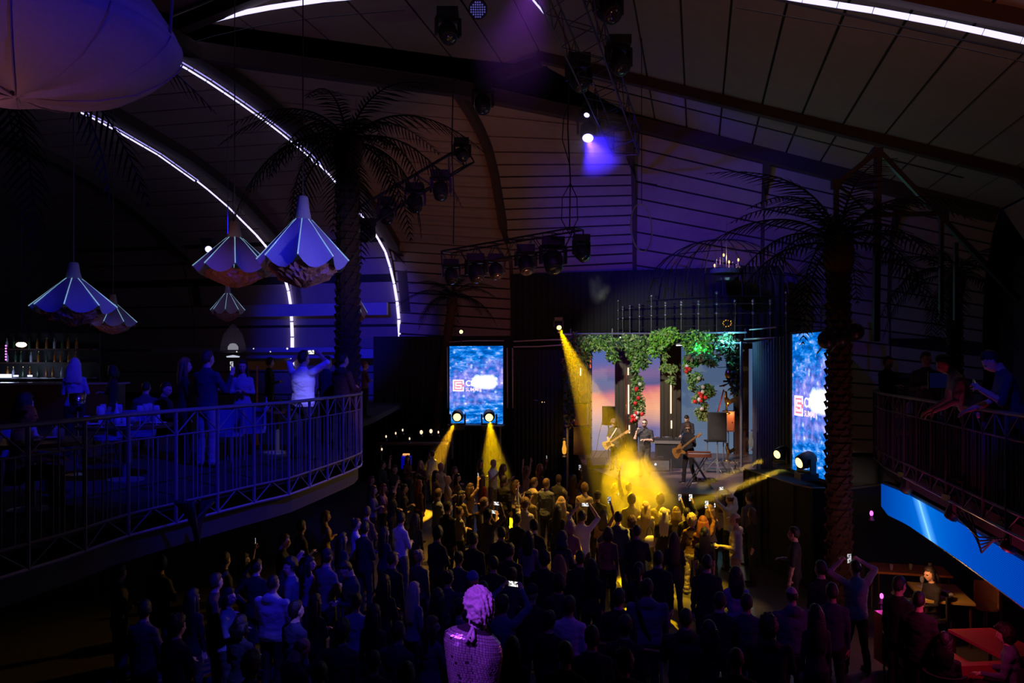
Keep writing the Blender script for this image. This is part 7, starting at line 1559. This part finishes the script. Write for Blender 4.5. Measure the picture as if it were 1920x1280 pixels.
def chair(c, yw, lab, m, wicker=False):
    c = Vector(c); g = thing('chair', lab, 'chair', c); Rm = Matrix.Rotation(yw, 4, 'Z'); M = Matrix.Translation(c) @ Rm
    mesh_part('seat', MB().loft([[Vector((.23*math.cos(a)*(1.08), .23*math.sin(a), z)) for a in [2*PI*j/16 for j in range(16)]] for z in (.42, .48)]).mesh('seat', m), M, g)
    b = MB(); rr = [[Vector(((.25+th)*math.cos(a), (.25+th)*math.sin(a), z+.1*abs(math.sin(a))*0)) for th in (0, .04) for a in []] for z in (0,)]
    A_ = [PI*1.02+PI*.96*j/12 for j in range(13)]; b.loft([[Vector((.26*math.cos(a), .26*math.sin(a)*1.05, z)) for a in A_]+[Vector((.22*math.cos(a), .22*math.sin(a)*1.05, z)) for a in reversed(A_)] for z in (.45, .85)]); mesh_part('backrest', b.mesh('backrest', m), M, g)
    for x in (-1, 1):
        for y in (-1, 1): mesh_part('leg', unit('cyl', m_iron), M @ Matrix.Translation((x*.17, y*.17, 0)) @ Matrix.Diagonal((.015, .015, .43, 1)), g)
    return g
m_wick = mat('wicker', (.4, .22, .10), .8, bump=.8, bscale=60, var=.4)
chair((tq2.x+.95, tq2.y+.25, 0), 1.9, 'wicker armchair with pink lit seat behind the yellow-lit table', m_wick)
for k, (dx, dy, yw, lab) in enumerate(((-.9, .2, -1.5, 'dark chair left of the orange-lit table'), (-.75, -.4, -1.4, 'dark chair left of the yellow-lit table'))): b0 = tq1 if k == 0 else tq2; chair((b0.x+dx, b0.y+dy, 0), yw, lab, m_cloth_black)
q = atz(1760, 1230, .5); g = thing('sofa', 'curved red-lit sofa in the bottom right corner', 'sofa', (q.x, q.y, 0)); part('seat', MB().box((q.x, q.y, .28), (.8, 1.5, .34), .1), m_sofa, g); part('backrest', MB().box((q.x-.42, q.y+.04, .55), (.18, 1.55, .75), .1), m_sofa, g)
for k in (-1, 1): part('armrest', MB().box((q.x-.08*k, q.y+.8*k, .42), (.8, .14, .55), .1), m_sofa, g)
for px, py, z, lab in ((1634, 962, 2.2, 'small magenta lamp on the dark column under the right balcony'), (1653, 1117, 1.0, 'small magenta lamp beside the tables at lower right')):
    q = atz(px, py, z); g = thing('magenta_lamp', lab, 'lamp', q); part('bulb', MB().ball(q, (.03, .03, .045), 8, 6), emit('magenta_glow', (1, .05, .8), 6), g, True); part('lamp_foot', MB().lathe(q-V(0, 0, .12), [(.05, 0), (.02, .08)], 8), m_plastic, g)
    if z < 2: bar('stand', (q.x, q.y, 0), q-V(0, 0, .1), .015, m_iron, g)
    point('light_magenta', q+V(-.15, -.15, .05), 3, (1, .05, .7), .03)
# seated guests right corner
for (px, py, kd, hr, top, face, lab) in ((1690, 1128, 'm_sit', 'short', BLK, (.8, .5), 'dark seated guest left of the yellow-lit table'), (1770, 1190, 'f_sit', 'long', BLK, (.5, .8), 'dark seated guest on the red sofa'), (1905, 1175, 'm_sit', 'curly', (.12, .1, .25), (-.8, .6), 'seated guest at the right edge beside the red-lit table'), (1752, 1062, 'f_sit', 'bob', BLK, (-.9, -.2), 'seated guest turned towards the orange-lit table')):
    h = 1.74; sh = 1.31; Y = (CZ-sh)*F/(py-HY); X = (px-960)/F*Y; person(kd, (X, Y, 0), h, math.atan2(-face[0], face[1]), hr, 'k', top, BLK, 'l', 'long', label=lab)
    chair((X, Y-.02, 0), math.atan2(-face[0], face[1]), 'dark chair under the '+lab.replace('dark ', ''), m_cloth_black)
# ------------------------------------------------------------------ left balcony furniture
def round_table(px, py, r, lab, Y):
    c = at(px, py, Y); g = thing('round_table', lab, 'table', (c.x, c.y, ZB)); part('table_top', MB().lathe((c.x, c.y, ZB+.74), [(r-.01, 0), (r, .01), (r, .035), (r-.01, .045)], 28), m_wood, g); bar('column', (c.x, c.y, ZB), (c.x, c.y, ZB+.74), .04, m_iron, g); part('foot', MB().lathe((c.x, c.y, ZB), [(.25, 0), (.25, .02), (.05, .05)], 18), m_iron, g); return V(c.x, c.y, ZB+.785)
T1 = round_table(235, 860, .62, 'round table crowded with glasses behind the left railing', 11.2)
T2 = round_table(60, 880, .6, 'round table at the near left behind the railing', 8.9)
T3 = round_table(520, 870, .5, 'round table with bottles below the white-shirted man', 14.6)
for k in range(16):
    a = k*2.4; r = .10+.11*math.sqrt(k); glass(T1+V(r*math.cos(a), r*math.sin(a), 0), ('stemmed glass' if k % 2 else 'tumbler')+' on the crowded round table on the left balcony', 1.25, ('stemmed glasses' if k % 2 else 'tumblers')+' on the crowded round balcony table', 'wine' if k % 2 else 'tumbler')
for k in range(4): plate(T1+V(.42*math.cos(k*1.6+.3), .42*math.sin(k*1.6+.3), 0), 'plate on the crowded round table on the left balcony', 'plates on the crowded round balcony table')
for k in range(5): glass(T2+V(.32*math.cos(k*1.3), .32*math.sin(k*1.3), 0), 'glass on the near left balcony table', 1.2, 'glasses on the near left balcony table')
for k in range(3): plate(T2+V(.2*math.cos(k*2.1+1), .2*math.sin(k*2.1+1), 0), 'plate on the near left balcony table', 'plates on the near left balcony table')
def bottle(q, lab, m, grp=None, s=1.0):
    g = thing('bottle', lab, 'bottle', q, 0, grp); bb_ = part('bottle_body', MB().lathe(q, [(.035*s, 0), (.037*s, .02), (.037*s, .17*s), (.014*s, .23*s), (.013*s, .30*s), (.011*s, .30*s)], 10), m, g, True); part('cap', MB().lathe(Vector(q)+V(0, 0, .30*s), [(.015*s, 0), (.015*s, .02*s)], 8), m_gold, bb_)
m_btl = mat('bottle_glass', (.05, .12, .06), .1, spec=1.0); m_btl2 = mat('clear_bottle', (.5, .55, .65), .1, spec=1.0)
for k in range(4): bottle(T3+V(-.2+.13*k, .05*(k % 2), 0), 'bottle on the round table below the white-shirted man', m_btl if k % 2 else m_btl2, 'bottles on the table below the white-shirted man', .8)
bottle(T1+V(-.1, -.05, 0), 'bottle standing among the glasses on the crowded balcony table', m_btl2)
g = thing('champagne_bucket', 'silvery bucket on a tall stand at the left balcony table', 'bucket', at(145, 790, 11.8)); q = at(145, 752, 11.8); bar('stand_pole', (q.x, q.y, ZB), (q.x, q.y, q.z-.15), .015, m_chrome, g); part('bucket', MB().lathe(q, [(.09, -.15), (.12, .12), (.11, .12), (.08, -.13)], 16), m_chrome, g, True); part('base', MB().lathe((q.x, q.y, ZB), [(.16, 0), (.03, .03)], 16), m_chrome, g)
m_bluech = mat('blue_velvet', (.16, .18, .35), .8, bump=.2, bscale=30)
for (px, Y, yw, lab) in ((205, 12.8, 2.4, 'curved armchair top glowing blue behind the crowded table'), (262, 13.4, -2.5, 'high-backed armchair behind the pink-lit seated man'), (20, 10.4, .2, 'armchair at the near left balcony table'), (430, 13.4, 2.8, 'armchair below the woman in the knitted dress'), (470, 14.0, -2.8, 'second armchair right of the one below the knitted dress')):
    q = at(px, 800, Y); chair((q.x, q.y, ZB), yw, lab, m_bluech)
for (px, py, Y, kd) in ((300, 748, 14.0, 0), (272, 745, 14.6, 0), (35, 738, 9.6, 0), (30, 776, 8.6, 0)): q = at(px, py, Y); 
# bar far left
q = at(50, 740, 20.5); g = thing('bar_counter', 'bar counter far behind the left balcony', 'bar', (q.x, q.y, ZB)); part('counter', MB().box((q.x, q.y, ZB+.55), (4.6, .6, 1.1), .15), m_wood, g); part('counter_top', MB().box((q.x, q.y, ZB+1.12), (4.8, .75, .05), .15), mat('bar_top', (.2, .2, .25), .2), g)
sh = thing('bar_shelf', 'lit bottle shelves behind the bar at the far left', 'shelf', at(40, 700, 23.5))
for k, z in enumerate((4.35, 4.8, 5.2)): c = at(40, 700, 23.5); part('shelf_board', MB().box((c.x-.5, c.y, z), (5.0, .35, .04), .15), m_alu if k == 0 else m_wood, sh)
part('back_panel', MB().box((at(40, 700, 23.5).x-.5, 23.8, 4.6), (5.0, .05, 2.2), .15), m_black, sh)
for k in range(3): c = at(8+26*k, 688, 23.3); part('light_strip', MB().box((c.x, c.y-.1, 4.42-.0), (.5 if k == 0 else .12, .04, .10 if k == 0 else .05), .15), emit('bar_white', (.6, .7, 1.0), 2.2), sh)
for j, z in enumerate((4.37, 4.82, 5.22)):
    for k in range(20):
        c = at(40, 700, 23.5); x = -2.7+.23*k+R.uniform(-.04, .04); kk = R.randrange(3); cn = ('green', 'clear', 'amber')[kk]; bottle((c.x+x, c.y-.05, z), cn+' bottle on the '+('lowest', 'middle', 'top')[j]+' shelf behind the far left bar', (m_btl, m_btl2, mat('amber_bottle', (.4, .15, .03), .1, spec=1.0))[kk], cn+' bottles on the '+('lowest', 'middle', 'top')[j]+' bar shelf', 1.0)
point('light_bar_shelf', at(10, 690, 22.4), 14, (.55, .65, 1.0), .2); 
q = at(40, 646, 17.0); g = thing('heat_lamp', 'oval lamp glowing orange-white above the far left bar', 'lamp', q); part('glow', MB().ball(q, (.10, .10, .055), 12, 8), emit('orange_white', (1.0, .6, .32), 9), g, True); part('hood', MB().lathe(q+V(0, 0, .05), [(.14, 0), (.10, .06), (.03, .10)], 14), m_plastic, g, True); bar('rod', q+V(0, 0, .12), q+V(0, 0, 6), .01, m_cable, g)
point('light_heat_lamp', q-V(0, .1, .2), 7, (1, .35, .08), .08)
for k in range(6):
    q = at(11, 648+k*5.2, 17.5); g = thing('fairy_light', ('top', 'second', 'third', 'fourth', 'fifth', 'bottom')[k]+' magenta bulb of the vertical string at the far left', 'light', q, 0, 'magenta bulbs of the vertical string at the far left'); part('bulb', MB().ball(q, .018, 8, 6), emit('magenta_bulb', (.9, .2, 1.0), 2.5), g); bar('wire', q, q+V(0, 0, .06), .003, m_cable, g)
q = at(437, 640, 27.0); g = thing('dome_pendant', 'white glass dome pendant with a disc under it far behind the left balcony', 'lamp', q); part('dome_glass', MB().lathe(q, [(.42, -.32), (.40, -.1), (.30, .25), (.12, .5), (.03, .6)], 20), mat('milky_glass', (.55, .5, .55), .3, alpha=.25), g, True); part('lamp_core', MB().lathe(q-V(0, 0, .18), [(.17, -.1), (.17, .0), (.10, .10), (.02, .12)], 16), emit('dim_white', (.6, .6, .7), .45), g, True); part('disc', MB().lathe(q-V(0, 0, .50), [(.20, -.04), (.22, 0), (.02, .04)], 16), emit('dim_white2', (.6, .65, .8), .8), g, True); bar('rod', q+V(0, 0, .5), q+V(0, 0, 5), .01, m_cable, g); part('hoop', MB().lathe(q-V(0, 0, .36), [(.6, 0), (.62, .015), (.6, .03)], 24), m_iron, g)
q = at(482, 770, 16.0); g = thing('orange_column', 'thin orange-lit column behind the woman in the knitted dress', 'column', (q.x, q.y, ZB)); part('column_shaft', MB().lathe((q.x, q.y, ZB), [(.05, 0), (.016, .1), (.016, 1.5), (.03, 1.6)], 10), mat('copper_post_glow', (.25, .08, .03), .35, .6, em=(1, .25, .03), es=.01), g, True)  # orange light on the post is painted on by its own emission
q = at(507, 685, 26); g = thing('amber_lit_shelf', 'dim amber lit bar shelf far behind the left balcony', 'shelf', q); part('shelf_board', MB().box(q, (1.4, .2, .28)), mat('amber_shelf_glow', (.08, .04, .015), .6, em=(1, .35, .05), es=.008), g)  # amber light on the shelf board is put in by emission
for k in range(5): part('spotlet', MB().ball(q+V(-1.1+.55*k, 0, .45+.1*(k % 2)), .022 if k != 3 else .035), emit('tiny_white', (1, .95, .9), .8), g)
# far tables with candles between the left balcony and the left screen
for k, (px, py) in enumerate(((742, 812), (755, 806), (790, 810), (808, 808), (716, 842), (822, 810), (724, 818), (768, 822))):
    q = at(px, py, 29.5); g = thing('table_candle', ('first', 'second', 'third', 'fourth', 'fifth', 'sixth', 'seventh', 'eighth')[k]+' small warm table light from the left, beyond the dancers at the far left' if False else 'small warm table light far behind, '+('left of a pair', 'right of a pair', 'redder one near the left screen', 'larger white one near the left screen', 'lowest at the balcony end', 'closest to the left screen', 'farthest left', 'on the long dark bar')[k], 'candle', q)
    part('candle_glow', MB().ball(q, (.03, .03, .05) if k not in (3, 2) else (.06, .05, .08), 8, 6), emit('candle_warm', (1, .68, .45), 1.3), g, True); part('candle_foot', MB().lathe(q-V(0, 0, .16), [(.07, 0), (.03, .08)], 8), m_plastic, g)
q = at(775, 825, 29.6); g = thing('long_bar_table', 'long dark bar table at the far left of the floor', 'table', (q.x, q.y, 0)); part('table_top', MB().box((q.x, q.y, q.z-.12), (2.6, .7, .06)), m_wood, g)
for x in (-1.2, 1.2): bar('leg', (q.x+x, q.y, 0), (q.x+x, q.y, q.z-.14), .04, m_iron, g)
q = at(762, 866, 27.6); g = thing('blue_light_box', 'small box glowing deep blue with orange strip on top, back left of the floor', 'box', q); part('box_body', MB().box(q, (.32, .3, .42)), mat('deep_blue_face', (.02, .02, .2), .5, em=(0, 0, .8), es=.25), g); part('orange_strip', MB().box(q+V(0, -.05, .27), (.22, .2, .05)), emit('orange_strip', (1, .35, .1), 1.2), g)
# raised phones before the stage
for k, (px, py, Y, lab, br) in enumerate(((1020, 964, 17.3, 'bright phone screen facing back from the centre of the crowd', 1), (1268, 938, 19.2, 'bright phone screen raised left of a pair before the stage', 1), (1288, 948, 18.3, 'bright phone screen raised right of a pair before the stage', 1), (1244, 915, 21.2, 'small bright phone screen at the stage edge', 1), (1310, 928, 20.8, 'dim phone at the stage edge below the keyboard stand', 0))): pass

q = at(1770, 713, 13.0); g = thing('dim_sign', 'dim blue rectangular board behind the leaning men on the right balcony', 'board', (q.x, q.y, ZB)); part('board', MB().box(q, (.46, .03, .24)), mat('dim_blue_board', (.02, .03, .08), .7, em=(.02, .03, .25), es=.06), g)  # dim sign added for a faint blue rectangle, glows by emission
part('board_frame', MB().box(q+V(0, .02, 0), (.50, .03, .28)), m_plastic, g); bar('stand_pole', (q.x, q.y+.03, ZB), q+V(0, .03, -.1), .02, m_iron, g)
q = at(195, 590, 15.5)
